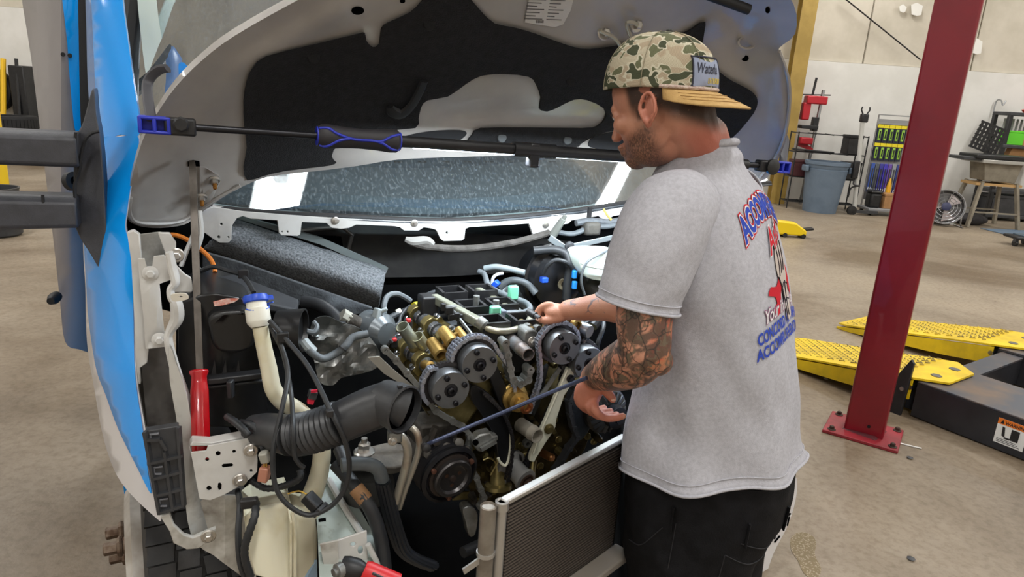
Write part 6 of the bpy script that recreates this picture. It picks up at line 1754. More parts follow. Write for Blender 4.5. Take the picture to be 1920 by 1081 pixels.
for txt, dz, sq in (('CONCORD, NEW HAMPSHIRE', -0.036, 0.6), ('ACCOMPLISHEDAUTO.COM', -0.066, 0.66)):
    pr = MB()
    lay(pr, txt, size=0.032, zc=zs + dz, e=0.003, bold=0.0012, arch=0.03, squeeze=sq)
    pr.build('lettering', M_pb, sh)
# ---------------- trousers
M_jean = mat('black denim', (17, 17, 19), 0.85, col2=(25, 25, 28), scale=25, bump=0.3, bscale=300, spec=0.2)
prow = [(835, 1186, 1480, 0.178), (880, 1180, 1474, 0.18), (930, 1176, 1464, 0.18), (985, 1174, 1444, 0.178), (1040, 1174, 1430, 0.174), (1090, 1178, 1424, 0.17)]
pz, px_, py_, pa, pc_ = [], [], [], [], []
for (y, l, r, c) in prow:
    p = P((l + r) / 2, y, YC)
    hw = (r - l) / 2 / pxm(p)
    a = math.sqrt(max(hw * hw - (math.sin(BYAW) * c) ** 2, 0.004)) / math.cos(BYAW)
    pz.append(p.z); px_.append(p.x); py_.append(p.y); pa.append(a); pc_.append(c)
PX, PY, PA, PC = [smooth_tab(pz, q) for q in (px_, py_, pa, pc_)]
def PS(ph, z, e=0.0):
    a, c = np.interp(z, *PA), np.interp(z, *PC)
    n = 2.3
    co, si = math.cos(ph), math.sin(ph)
    r = 1.0 / ((abs(co) / a) ** n + (abs(si) / c) ** n) ** (1 / n)
    cleft = math.exp(-(ph / 0.35) ** 2) * max(0, (pz[2] - z)) * 0.25 if abs(ph) < 1.5 else 0
    w_ = noise.noise(V((co * 1.4, si * 1.4, z * 9))) * 0.006 + noise.noise(V((co * 3, si * 3, z * 22 + co * 3))) * 0.004
    return V((np.interp(z, *PX), np.interp(z, *PY), z)) + (Bk_ * co - Lf * si) * (r + e - cleft + w_)
mb = MB()
vs = []
nph2, nz2 = 96, 44
for i in range(nz2 + 1):
    z = pz[0] + (pz[-1] - pz[0]) * i / nz2
    for j in range(nph2):
        ph = -math.pi + 2 * math.pi * j / nph2
        vs.append(PS(ph, z))
fs = [(i * nph2 + j, i * nph2 + (j + 1) % nph2, (i + 1) * nph2 + (j + 1) % nph2, (i + 1) * nph2 + j) for i in range(nz2) for j in range(nph2)]
fs += [tuple(range(nph2))]
mb.add(vs, fs)
hipz = pz[-1]
hc_ = V((px_[-1], py_[-1], hipz))
for s in (-1, 1):
    h = hc_ + Lf * (0.088 * s)
    mb.tube([h + UP * 0.06, h - UP * 0.08, h - UP * 0.2 + Fm * 0.015, h - UP * 0.36 + Fm * 0.01, V((h.x, h.y, 0.1)) - Fm * 0.01], [0.098, 0.1, 0.088, 0.078, 0.075], 24, sm=5)
je = mb.build('jeans', M_jean, man, sharp=80, label='black jeans')
M_seam = mat('jean seam', (34, 34, 38), 0.8)
def seam(pts, r=0.0013):
    MB().tube([PS(a, z, 0.001) for a, z in spline([V(q) for q in pts], 5)], r, 5).build('seam', M_seam, je)
zz_ = lambda t: pz[0] + (pz[-1] - pz[0]) * t
seam([(0.2, zz_(0.34)), (0.0, zz_(0.42)), (-0.35, zz_(0.42)), (-0.8, zz_(0.34))])
seam([(-0.18, zz_(0.46)), (-0.4, zz_(0.5)), (-0.62, zz_(0.5)), (-0.95, zz_(0.42))])
seam([(-0.18, zz_(0.46)), (-0.22, zz_(0.9))])
seam([(-0.95, zz_(0.42)), (-0.92, zz_(0.88)), (-0.6, zz_(0.98)), (-0.22, zz_(0.9))])
seam([(0.0, zz_(0.3)), (0.0, zz_(1.0))])
seam([(-1.55, zz_(0.3)), (-1.57, zz_(1.0))])
seam([(-1.7, zz_(0.36)), (-1.95, zz_(0.55)), (-2.2, zz_(0.6))])
for a in (-0.05, -0.75, -1.6):
    MB().tube([PS(a, zz_(0.2), 0.004), PS(a, zz_(0.36), 0.004)], 0.006, 6, flat=0.4).build('belt_loop', M_jean, je)
for s in (-1, 1):
    f = V((hc_.x, hc_.y, 0)) + Lf * (0.1 * s)
    so_ = MB()
    so_.prism([f + Fm * a + Lf * b for a, b in ((-0.1, 0.035), (-0.06, 0.045), (0.06, 0.05), (0.16, 0.045), (0.19, 0.0), (0.16, -0.045), (0.06, -0.05), (-0.06, -0.045), (-0.1, -0.035))], UP * 0.03)
    sho = so_.build('shoe_sole', M_rubber, man, bevel=0.006)
    MB().ell(f + Fm * 0.05 + UP * 0.05, (0.13, 0.05, 0.045), (Fm, Lf, UP)).build('shoe_upper', mat('black leather', (28, 26, 25), 0.5), sho)
    MB().tube([f - Fm * 0.02 + UP * 0.05, f - Fm * 0.02 + UP * 0.14], [0.055, 0.06], 16).build('shoe_collar', MATS['black leather'], sho)
# ---------------- body: one continuous skin
HY = R_(33)
HP = R_(20)
Fh0 = V((-math.cos(HY), math.sin(HY), 0))
Hl = V((-math.sin(HY), -math.cos(HY), 0))
Hf = (Fh0 * math.cos(HP) - UP * math.sin(HP)).normalized()
Hu = (UP * math.cos(HP) + Fh0 * math.sin(HP)).normalized()
hc = P(1235, 168, 1.43)
def H(f, l, u):
    return hc + Hf * f + Hl * l + Hu * u
HA = (Hf, Hl, Hu)
bd_ = MB()
def cap_(pts, rad, n=16, sm=5):
    bd_.tube(pts, rad, n, sm=sm)
    bd_.ell(pts[0], (rad[0],) * 3)
    bd_.ell(pts[-1], (rad[-1],) * 3)
bd_.ell(H(-0.004, 0, 0.0), (0.1, 0.077, 0.092), HA, 24, 16)
bd_.ell(H(0.036, 0, -0.055), (0.058, 0.062, 0.08), HA, 20, 14)
bd_.ell(H(0.03, 0, -0.1), (0.062, 0.054, 0.046), HA, 20, 12)
bd_.ell(H(0.074, 0, -0.118), (0.026, 0.03, 0.024), HA)
bd_.ell(H(0.086, 0, -0.014), (0.014, 0.045, 0.012), HA)
for s in (-1, 1):
    bd_.ell(H(0.068, 0.04 * s, -0.05), (0.024, 0.022, 0.02), HA)
    bd_.ell(H(0.01, 0.046 * s, -0.08), (0.036, 0.014, 0.036), HA)
    bd_.ell(H(0.083, 0.03 * s, -0.028), (0.012, 0.016, 0.008), HA)
bd_.tube([H(0.092, 0, -0.02), H(0.104, 0, -0.05), H(0.112, 0, -0.066)], [0.007, 0.008, 0.009], 12, sm=4)
bd_.ell(H(0.108, 0, -0.068), (0.012, 0.014, 0.009), HA)
bd_.ell(H(0.097, 0, -0.09), (0.012, 0.024, 0.008), HA)
bd_.ell(H(0.094, 0, -0.102), (0.012, 0.022, 0.008), HA)
def TCn(z):
    return V((float(np.interp(z, *TX)), float(np.interp(z, *TY)), z))
nb0 = P(1322, 312, 1.47)
cap_([H(-0.03, 0, -0.06), H(-0.03, 0, -0.1) * 0.5 + TCn(ZTOP) * 0.5, TCn(ZTOP), nb0 - UP * 0.05], [0.06, 0.056, 0.055, 0.05])
bd_.tube([H(-0.065, 0, -0.03), H(-0.06, 0, -0.08) * 0.6 + TCn(ZTOP) * 0.4, TCn(ZTOP) + Bk_ * 0.0, TCn(ZTOP) - UP * 0.08], [0.036, 0.04, 0.044, 0.04], 14, sm=4)
# ears: rim, lobe, inner hollow
for s in (-1, 1):
    ec = H(-0.008, 0.078 * s, -0.042)
    eu = (Hu * 0.95 - Hf * 0.25).normalized()
    ef = (Hf * 0.95 + Hu * 0.25).normalized()
    rim = []
    for k in range(13):
        a = R_(-60 + 300 * k / 12)
        rx = 0.0165 if math.sin(a) > -0.2 else 0.012
        rim.append(ec - ef * (math.cos(a) * rx - 0.002) + eu * (math.sin(a) * 0.029) + Hl * s * (0.010 + 0.007 * max(0, math.cos(a))))
    bd_.tube(rim, 0.0042, 8, sm=3)
    bd_.ell(ec - eu * 0.028 + ef * 0.002 + Hl * s * 0.006, (0.008, 0.006, 0.009), (ef, Hl, eu))
    bd_.ell(ec + Hl * s * 0.001, (0.014, 0.006, 0.026), (ef, Hl, eu))
    bd_.ell(ec + ef * 0.013 - eu * 0.006 + Hl * s * 0.006, (0.004, 0.004, 0.006), (ef, Hl, eu))
# trunk (under the clothes)
zc1 = tz[5]
cap_([nb0 - UP * 0.04, TCn(zc1 - 0.1), TCn(1.05), TCn(0.9)], [0.05, 0.075, 0.09, 0.09])
bd_.tube([TCn(zc1) - Lf * 0.15, TCn(zc1 + 0.01), TCn(zc1) + Lf * 0.13], [0.05, 0.05, 0.05], 14, sm=4)
for s in (-1, 1):
    h = hc_ + Lf * (0.088 * s)
    cap_([TCn(0.9) + Lf * 0.06 * s, h - UP * 0.08, h - UP * 0.36, V((h.x, h.y, 0.07))], [0.09, 0.075, 0.055, 0.045])
# near (left) arm
el = P(1210, 655, 1.265)
wr = P(1114, 706, 1.46)
cap_([TCn(zc1) + Lf * 0.13, P(1245, 440, 1.325), P(1222, 520, 1.3), P(1208, 590, 1.28), el], [0.052, 0.056, 0.056, 0.055, 0.05], 20)
cap_([el, P(1188, 676, 1.3), P(1150, 692, 1.36), wr], [0.05, 0.054, 0.046, 0.031], 20)
bd_.ell(P(1232, 676, 1.262), (0.032, 0.03, 0.03))
# near hand, loosely closed, hanging from the wrist
pal = P(1104, 734, 1.465)
pa_ax = (P(1098, 752, 1.455) - wr).normalized()
px2, py2, pz2 = frame(pa_ax, V((0, 1, 0)))
cap_([wr, P(1108, 722, 1.465)], [0.029, 0.031])
bd_.ell(pal, (0.042, 0.022, 0.046), (V((0.75, 0.55, -0.3)).normalized(), V((-0.5, 0.84, 0.1)).normalized(), pa_ax), 18, 12)
for i in range(4):
    k0 = P(1083 + 11 * i, 744 + 9 * i - (3 if i == 3 else 0), 1.475 - 0.017 * i)
    k1 = k0 + V((0.022, 0.012, -0.034 + 0.004 * i))
    k2 = k1 + V((0.026, 0.004, -0.002))
    k3 = k2 + V((0.018, -0.002, 0.007))
    cap_([P(1098 + 5 * i, 735 + 3 * i, 1.468), k0, k1, k2, k3], [0.012, 0.0105, 0.0095, 0.009, 0.0078], 12, 4)
cap_([P(1120, 718, 1.46), P(1134, 730, 1.45), P(1143, 740, 1.45), P(1149, 748, 1.452)], [0.016, 0.0125, 0.011, 0.009], 12, 4)
# far (right) arm
elr = P(1182, 578, 1.53)
wrr = P(1066, 581, 1.615)
cap_([TCn(zc1) - Lf * 0.15, TCn(zc1 - 0.1) - Lf * 0.2 + Fm * 0.06, elr], [0.05, 0.048, 0.042], 18)
cap_([elr, P(1140, 574, 1.565), P(1100, 578, 1.595), wrr], [0.042, 0.036, 0.03, 0.0255], 18)
bd_.ell(P(1045, 584, 1.63), (0.036, 0.03, 0.02), (V((-0.9, 0.42, 0)).normalized(), V((0.42, 0.9, 0)).normalized(), UP), 16, 10)
cap_([P(1052, 594, 1.61), P(1032, 600, 1.612), P(1018, 600, 1.615), P(1011, 597, 1.617)], [0.013, 0.011, 0.0095, 0.0085], 12, 4)
for i in range(4):
    q0 = P(1030 + 5 * i, 572 + 3 * i, 1.63 + 0.016 * i)
    q1 = P(1016 + 5 * i, 576 + 4 * i, 1.635 + 0.016 * i)
    q2 = P(1008 + 5 * i, 586 + 5 * i, 1.635 + 0.014 * i)
    q3 = P(1009 + 5 * i, 592 + 5 * i, 1.63 + 0.014 * i)
    cap_([P(1044, 580, 1.63 + 0.01 * i), q0, q1, q2, q3], [0.012, 0.0105, 0.0098, 0.009, 0.008], 12, 4)
raw = bpy.data.objects.new('raw', bd_.mesh('raw'))
C.objects.link(raw)
m_ = raw.modifiers.new('r', 'REMESH')
m_.mode = 'VOXEL'
m_.voxel_size = 0.0032
m_.use_smooth_shade = True
m2_ = raw.modifiers.new('s', 'SMOOTH')
m2_.factor = 0.5
m2_.iterations = 5
dg = bpy.context.evaluated_depsgraph_get()
bme = bpy.data.meshes.new_from_object(raw.evaluated_get(dg))
bpy.data.objects.remove(raw)
bme.name = 'body'
nv_ = len(bme.vertices)
co_ = np.empty(nv_ * 3)
bme.vertices.foreach_get('co', co_)
co_ = co_.reshape(-1, 3)
# masks carried by the skin itself
rel = co_ - np.array(hc)
hf, hl2, hu = rel @ np.array(Hf), rel @ np.array(Hl), rel @ np.array(Hu)
def ss(x, a, b):
    t = np.clip((x - a) / (b - a), 0, 1)
    return t * t * (3 - 2 * t)
earm = (np.abs(hl2) > 0.0755) & (np.abs(hf + 0.008) < 0.03) & (np.abs(hu + 0.042) < 0.045)
onhead = (np.abs(rel).max(axis=1) < 0.2)
side = ss(-hf, -0.048, -0.03)                              # behind the temple
hairline = np.where(hf > -0.012, -0.03, -0.035 - 0.75 * (-0.012 - hf))
hairline = np.maximum(hairline, -0.1)
hair = side * ss(hu - hairline, -0.03, 0.012) * onhead
burn = ss(hf, 0.005, 0.014) * ss(-hf, -0.036, -0.026) * ss(hu, -0.06, -0.045) * onhead
hair = np.maximum(hair, burn * 0.9)
hair[earm] = 0
bl_ = -0.052 - 0.35 * np.clip(hf - 0.02, 0, 0.1)
beard = ss(hf, -0.012, 0.02) * ss(-(hu - bl_), 0.0, 0.025) * ss(hu, -0.17, -0.145) * onhead
beard = np.maximum(beard, burn * ss(-hu, 0.04, 0.06))
beard[earm] = 0
brow = ss(hf, 0.085, 0.09) * np.exp(-((hu + 0.008) / 0.006) ** 2) * (np.abs(hl2) > 0.012) * (np.abs(hl2) < 0.05) * onhead
hair = np.maximum(hair, brow)
def near_line(pts, w_):
    d = np.full(nv_, 9.0)
    t_at = np.zeros(nv_)
    for i in range(len(pts) - 1):
        a, b = np.array(pts[i]), np.array(pts[i + 1])
        ab = b - a
        t = np.clip(((co_ - a) @ ab) / (ab @ ab), 0, 1)
        dd = np.linalg.norm(co_ - (a + t[:, None] * ab), axis=1)
        m__ = dd < d
        d[m__] = dd[m__]
        t_at[m__] = i + t[m__]
    return d, t_at
dL, tL = near_line([P(1245, 440, 1.325), P(1208, 590, 1.28), el, P(1150, 692, 1.36), wr, P(1098, 752, 1.455)], 0)
ink = (dL < 0.075) * (1 - ss(tL, 3.75, 4.05))
orange = (dL < 0.075) * ss(co_[:, 0] - np.interp(co_[:, 2], [1.1, 1.3], [el.x - 0.02, el.x - 0.01]), 0.0, 0.03) * ss(co_[:, 2], el.z - 0.045, el.z - 0.005)
dR, tR = near_line([P(1160, 576, 1.55), P(1100, 578, 1.595), wrr, P(1040, 578, 1.63)], 0)
ink2 = (dR < 0.06) * (tR > 0.2) * (tR < 2.7) * ss(co_[:, 2] - P(1090, 578, 1.6).z, -0.005, 0.012)
red = np.zeros(nv_)
red = np.maximum(red, earm * 0.5)
red = np.maximum(red, ss(-hf, 0.02, 0.06) * ss(-hu, 0.06, 0.12) * 0.8 * (np.linalg.norm(rel, axis=1) < 0.26))
red = np.maximum(red, (dL < 0.09) * ss(tL, 3.9, 4.3) * 0.55)
for nm, arr in (('hair', hair), ('beard', beard), ('ink', ink), ('ink2', ink2), ('orange', orange), ('red', red)):
    at_ = bme.attributes.new(nm, 'FLOAT', 'POINT')
    at_.data.foreach_set('value', arr.astype(np.float32))
def skin_mat():
    M = bpy.data.materials.new('skin with tattoos and stubble')
    M.use_nodes = True
    N, L = M.node_tree.nodes, M.node_tree.links
    b = N['Principled BSDF']
    b.inputs['Roughness'].default_value = 0.5
    b.inputs['Subsurface Weight'].default_value = 0.08
    b.inputs['Subsurface Radius'].default_value = (0.012, 0.005, 0.003)
    tc = N.new('ShaderNodeTexCoord')
    def attr(n_):
        a = N.new('ShaderNodeAttribute')
        a.attribute_name = n_
        return a.outputs['Fac']
    def nz_(sc, det=4, dist=0.0, stretch=None):
        n_ = N.new('ShaderNodeTexNoise')
        n_.inputs['Scale'].default_value = sc
        n_.inputs['Detail'].default_value = det
        n_.inputs['Distortion'].default_value = dist
        src = tc.outputs['Object']
        if stretch:
            mp = N.new('ShaderNodeMapping')
            mp.inputs['Scale'].default_value = stretch
            L.new(src, mp.inputs[0])
            src = mp.outputs[0]
        L.new(src, n_.inputs['Vector'])
        return n_.outputs['Fac']
    def math_(op, a, c=None, v=None, clamp=True):
        mm = N.new('ShaderNodeMath')
        mm.operation = op
        mm.use_clamp = clamp
        L.new(a, mm.inputs[0])
        if c is not None:
            L.new(c, mm.inputs[1])
        else:
            mm.inputs[1].default_value = v
        return mm.outputs[0]
    def rng(src, a, c):
        mm = N.new('ShaderNodeMapRange')
        mm.inputs[1].default_value = a
        mm.inputs[2].default_value = c
        L.new(src, mm.inputs[0])
        return mm.outputs[0]
    def mix(fac, a, col):
        mm = N.new('ShaderNodeMix')
        mm.data_type = 'RGBA'
        L.new(fac, mm.inputs[0])
        if hasattr(a, 'links'):
            L.new(a, mm.inputs[6])
        else:
            mm.inputs[6].default_value = a
        if hasattr(col, 'links'):
            L.new(col, mm.inputs[7])
        else:
            mm.inputs[7].default_value = col
        return mm.outputs[2]
    c = mix(rng(nz_(14, 5), 0.35, 0.7), lin((192, 138, 112)), lin((176, 116, 92)))
    c = mix(attr('red'), c, lin((178, 98, 80)))
    # tattoos: shaded grey fields, dark outlines, warm colour patches
    warm = mix(rng(nz_(38, 3, 1.0), 0.45, 0.55), lin((196, 100, 74)), lin((186, 122, 86)))
    c = mix(math_('MULTIPLY', attr('orange'), attr('ink')), c, warm)
    field = math_('MULTIPLY', attr('ink'), rng(nz_(20, 4, 1.6), 0.44, 0.56))
    c = mix(math_('MULTIPLY', field, v=0.85), c, lin((66, 58, 50)))
    f2 = math_('MULTIPLY', attr('ink'), rng(nz_(34, 3, 2.2), 0.55, 0.6))
    c = mix(math_('MULTIPLY', f2, v=0.8), c, lin((104, 92, 74)))
    redp = math_('MULTIPLY', attr('ink'), rng(nz_(16, 2, 0.6), 0.62, 0.66))
    c = mix(math_('MULTIPLY', redp, v=0.75), c, lin((150, 62, 56)))
    vo = N.new('ShaderNodeTexVoronoi')
    vo.feature = 'DISTANCE_TO_EDGE'
    vo.inputs['Scale'].default_value = 34
    mp = N.new('ShaderNodeMapping')
    mp.inputs['Scale'].default_value = (1.0, 1.0, 0.55)
    ad = N.new('ShaderNodeVectorMath')
    ad.operation = 'ADD'
    nd = N.new('ShaderNodeTexNoise')
    nd.inputs['Scale'].default_value = 22
    L.new(tc.outputs['Object'], nd.inputs['Vector'])
    sc_ = N.new('ShaderNodeVectorMath')
    sc_.operation = 'SCALE'
    sc_.inputs['Scale'].default_value = 0.05
    L.new(nd.outputs['Color'], sc_.inputs[0])
    L.new(tc.outputs['Object'], ad.inputs[0])
    L.new(sc_.outputs[0], ad.inputs[1])
    L.new(ad.outputs[0], mp.inputs[0])
    L.new(mp.outputs[0], vo.inputs['Vector'])
    edge = rng(vo.outputs['Distance'], 0.05, 0.02)
    c = mix(math_('MULTIPLY', math_('MULTIPLY', edge, attr('ink')), v=0.75), c, lin((40, 36, 34)))
    edge2 = math_('MULTIPLY', rng(vo.outputs['Distance'], 0.07, 0.03), rng(nz_(26, 2), 0.48, 0.54))
    c = mix(math_('MULTIPLY', math_('MULTIPLY', edge2, attr('ink2')), v=0.75), c, lin((76, 84, 94)))
    # stubble and cropped hair
    hn = nz_(420, 4, 0, (1, 1, 0.4))
    hb = math_('MULTIPLY', attr('beard'), rng(hn, 0.05, 0.62))
    c = mix(math_('MULTIPLY', hb, v=0.92), c, lin((66, 46, 36)))
    hh = math_('MULTIPLY', attr('hair'), rng(hn, 0.1, 0.36))
    c = mix(math_('MULTIPLY', hh, v=0.96), c, lin((46, 32, 25)))
    L.new(c, b.inputs['Base Color'])
    bp = N.new('ShaderNodeBump')
    bp.inputs['Strength'].default_value = 0.25
    bp.inputs['Distance'].default_value = 0.002
    L.new(nz_(220, 3), bp.inputs['Height'])
    L.new(bp.outputs['Normal'], b.inputs['Normal'])
    return M
bme.materials.clear()
bme.materials.append(skin_mat())
bme.shade_smooth()
body = bpy.data.objects.new('body', bme)
C.objects.link(body)
adopt(body, man)
# nails and eye
for (a, b, r) in ((P(1008, 598, 1.608), V((-0.5, -0.75, 0.3)), 0.005), (P(1150, 749, 1.444), V((0.3, -0.9, 0.2)), 0.005)):
    MB().ell(a, (0.006, 0.002, 0.004), frame(b)[::1] and (frame(b)[0], V(b).normalized(), frame(b)[1])).build('nail', mat('nail', (214, 168, 146), 0.35), body)
for s in (1, -1):
    MB().ell(H(0.082, 0.031 * s, -0.03), (0.012, 0.013, 0.011), HA).build('eye', mat('eye white', (210, 200, 194), 0.2), body)
    MB().tube([H(0.093, 0.018 * s, -0.026), H(0.096, 0.031 * s, -0.0225), H(0.089, 0.045 * s, -0.027)], 0.0024, 6, sm=3).build('eyelash', mat('dark lash', (40, 28, 24), 0.6), body)
# ---------------- cap, worn backwards
M_camo = None
def camo():
    M = bpy.data.materials.new('camouflage mesh cloth')
    M.use_nodes = True
    N, L = M.node_tree.nodes, M.node_tree.links
    b = N['Principled BSDF']
    b.inputs['Roughness'].default_value = 0.9
    b.inputs['Specular IOR Level'].default_value = 0.1
    tc = N.new('ShaderNodeTexCoord')
    def blob(off, scale, lo, hi):
        mp = N.new('ShaderNodeMapping')
        mp.inputs['Location'].default_value = off
        mp.inputs['Scale'].default_value = (1, 1, 1.35)
        L.new(tc.outputs['Object'], mp.inputs[0])
        n_ = N.new('ShaderNodeTexNoise')
        n_.inputs['Scale'].default_value = scale
        n_.inputs['Detail'].default_value = 1.0
        n_.inputs['Distortion'].default_value = 0.3
        L.new(mp.outputs[0], n_.inputs['Vector'])
        r = N.new('ShaderNodeMapRange')
        r.inputs[1].default_value = lo
        r.inputs[2].default_value = hi
        L.new(n_.outputs['Fac'], r.inputs[0])
        return r.outputs[0]
    def mix(fac, a, c):
        mm = N.new('ShaderNodeMix')
        mm.data_type = 'RGBA'
        L.new(fac, mm.inputs[0])
        for i, q in ((6, a), (7, c)):
            if hasattr(q, 'links'):
                L.new(q, mm.inputs[i])
            else:
                mm.inputs[i].default_value = q
        return mm.outputs[2]
    c = mix(blob((0, 0, 0), 26, 0.5, 0.515), lin((176, 160, 136)), lin((190, 180, 156)))
    c = mix(blob((3, 1, 2), 30, 0.52, 0.53), c, lin((206, 200, 178)))
    c = mix(blob((3, 1, 2), 30, 0.552, 0.562), c, lin((108, 110, 84)))
    c = mix(blob((7, 5, 1), 33, 0.53, 0.54), c, lin((206, 200, 178)))
    c = mix(blob((7, 5, 1), 33, 0.565, 0.575), c, lin((78, 82, 64)))
    ck = N.new('ShaderNodeTexChecker')
    ck.inputs['Scale'].default_value = 420
    L.new(tc.outputs['Object'], ck.inputs['Vector'])
    mm = N.new('ShaderNodeMix')
    mm.data_type = 'RGBA'
    mm.blend_type = 'MULTIPLY'
    mm.inputs[0].default_value = 0.22
    L.new(c, mm.inputs[6])
    L.new(ck.outputs['Color'], mm.inputs[7])
    L.new(mm.outputs[2], b.inputs['Base Color'])
    bp = N.new('ShaderNodeBump')
    bp.inputs['Strength'].default_value = 0.3
    bp.inputs['Distance'].default_value = 0.001
    L.new(ck.outputs['Fac'], bp.inputs['Height'])
    L.new(bp.outputs['Normal'], b.inputs['Normal'])
    return M
Cb = -Fh0
cc_ = hc + UP * 0.002
ca, cw, ch = 0.1125, 0.0895, 0.106
def CS(ph, t, e=0.0):
    """cap surface: ph = 0 at the back of the head, t = 0 rim .. 1 top button"""
    co, si = math.cos(ph), math.sin(ph)
    k = (1 - t ** 2.5) ** (1 / 2.3) if t < 1 else 0.0
    p = cc_ + (Cb * (co * ca) - Hl * (si * cw)) * k + UP * (ch * t)
    n_ = (Cb * (co / ca * k) - Hl * (si / cw * k) + UP * (t / ch)).normalized()
    if e == 0.0:
        e = 0.0015 * noise.noise(p * 30)
    return p + n_ * e - UP * (0.01 * max(0, -co) * (1 - t))
capt = thing('cap', 'camouflage mesh cap with a tan brim worn backwards', 'cap', cc_)
mb = MB()
vs = []
n1, n2 = 72, 26
for i in range(n2 + 1):
    for j in range(n1):
        vs.append(CS(2 * math.pi * j / n1, i / n2 * 0.999))
mb.add(vs, [(i * n1 + j, i * n1 + (j + 1) % n1, (i + 1) * n1 + (j + 1) % n1, (i + 1) * n1 + j) for i in range(n2) for j in range(n1)])
cr_ = mb.build('crown', camo(), capt, sharp=80)
md = cr_.modifiers.new('thick', 'SOLIDIFY')
md.thickness = 0.0025
md.offset = -1
for k in range(6):
    ph = R_(30 + 60 * k)
    MB().tube([CS(ph, t, 0.0012) for t in np.linspace(0, 0.985, 14)], 0.0013, 5, flat=0.6).build('panel_seam', mat('camo seam', (150, 142, 118), 0.9), cr_)
MB().ell(CS(0, 0.999, 0.001), (0.007, 0.007, 0.004)).build('top_button', mat('dark button', (44, 44, 40), 0.8), cr_)
MB().tube([CS(ph, 0.03, 0.0016) for ph in np.linspace(-1.25, 1.25, 30)], 0.0035, 8).build('cord', mat('pale rope', (196, 180, 168), 0.8, col2=(170, 140, 128), scale=200), cr_)
# brim
M_brim = mat('tan canvas', (196, 160, 102), 0.85, col2=(184, 148, 92), scale=80, bump=0.2, bscale=500)
mb = MB()
ni, nj = 10, 36
vs = []
for j in range(nj + 1):
    ph = -1.2 + 2.4 * j / nj
    base = CS(ph, 0.0, 0.0005)
    ext = 0.07 * (max(0.0, math.cos(ph * 1.3)) ** 0.6)
    dr = Cb * 1.0 - Hl * (math.sin(ph) * 0.3)
    for i in range(ni + 1):
        t = i / ni
        q = base + dr * (ext * t) - UP * (0.36 * ext * t + 0.03 * (1 - math.cos(ph)) * t - 0.0)
        vs.append(q)
n_ = ni + 1
fs = [(j * n_ + i, j * n_ + i + 1, (j + 1) * n_ + i + 1, (j + 1) * n_ + i) for j in range(nj) for i in range(ni)]
mb.add(vs, fs)
br_ = mb.build('brim', M_brim, capt, sharp=80)
md = br_.modifiers.new('thick', 'SOLIDIFY')
md.thickness = 0.003
for kk in (3, 5, 7):
    MB().tube([V(vs[j * n_ + kk]) + UP * 0.001 for j in range(3, nj - 2)], 0.0006, 4).build('brim_stitch', mat('tan stitch', (176, 140, 86), 0.9), br_)
# embroidered patch
def CP(s, v, e):
    t = 0.25 + v * 1.2 / ch
    return CS(-s / 0.1 - 0.22, t, e)
pt = [(-0.046, -0.014), (-0.043, -0.018), (0.043, -0.018), (0.046, -0.014), (0.046, 0.022), (0.043, 0.026), (-0.043, 0.026), (-0.046, 0.022)]
pp = MB().sheet(pt, lambda s, v: CP(-s, v, 0.0025), V((0, 0, -0.0004)), grid=0.008).build('patch', mat('grey-blue patch', (142, 150, 172), 0.9), cr_, label='grey-blue patch with script lettering')
MB().tube([CP(-q.x, q.y, 0.0028) for q in spline([V(q) for q in pt + [pt[0]]], 3)], 0.0014, 6).build('patch_border', mat('navy thread', (50, 52, 66), 0.9), pp)
mb = MB()
vs_, fs_ = text_mesh('Waterla', 0.021, shear=0.3, offset=0.0003)
mb.add([CP(-(u * 0.86 - 0.041), v + 0.003, 0.0034) for u, v in vs_], fs_)
mb.build('script', MATS['navy thread'], pp)
mb = MB()
for k in range(9):
    u = -0.012 + k * 0.0052
    mb.tube([CP(-u, -0.011, 0.0032), CP(-(u + 0.0012 * (-1) ** k), -0.0035, 0.0032)], 0.0007, 5)
    mb.tube([CP(-u, -0.011 + 0.0036 * (k % 3), 0.0032), CP(-(u + 0.003), -0.011 + 0.0036 * (k % 3), 0.0032)], 0.0007, 5)
mb.build('small_stitching', mat('gold thread', (206, 184, 96), 0.8), pp)
# ================================================================== shop behind
# ---- red lift post
pc = V((1.93, 3.4, 0))
d1 = V((0.84, -0.54, 0)).normalized()
d2 = V((0.54, 0.84, 0)).normalized()
t = thing('lift_post', 'dark red square steel lift post bolted to the floor', 'lift post', pc)
MB().box(pc + V((0, 0, 1.8)), (0.19, 0.125, 3.58), (d1, d2, UP)).build('column', M_red, t, bevel=0.012, seg=3)
MB().box(pc - d1 * 0.005 + V((0, 0, 0.009)), (0.36, 0.3, 0.018), (d1, d2, UP)).build('base_plate', mat('worn red plate', (150, 38, 48), 0.5, col2=(120, 30, 36), scale=9), t, bevel=0.004)
for sx, sy in ((-1, -1), (1, -1), (1, 1), (-1, 1)):
    MB().bolt(pc + d1 * (0.145 * sx) + d2 * (0.115 * sy) + V((0, 0, 0.018)), UP, 0.012, 0.018).build('anchor_bolt', mat('rusty bolt', (70, 56, 48), 0.6, 0.5), t)
MB().lathe(pc - d2 * 0.066 + d1 * 0.02 + V((0, 0, 0.07)), -d2, [(0.008, 0), (0.008, 0.003)], 12).build('hole', mat('dark hole', (8, 6, 6), 0.9), t)
MB().lathe(pc - d2 * 0.0, UP, [(0.12, 0.018), (0.1, 0.026)], 4).build('weld_bead', mat('weld bead', (86, 30, 36), 0.6), t)
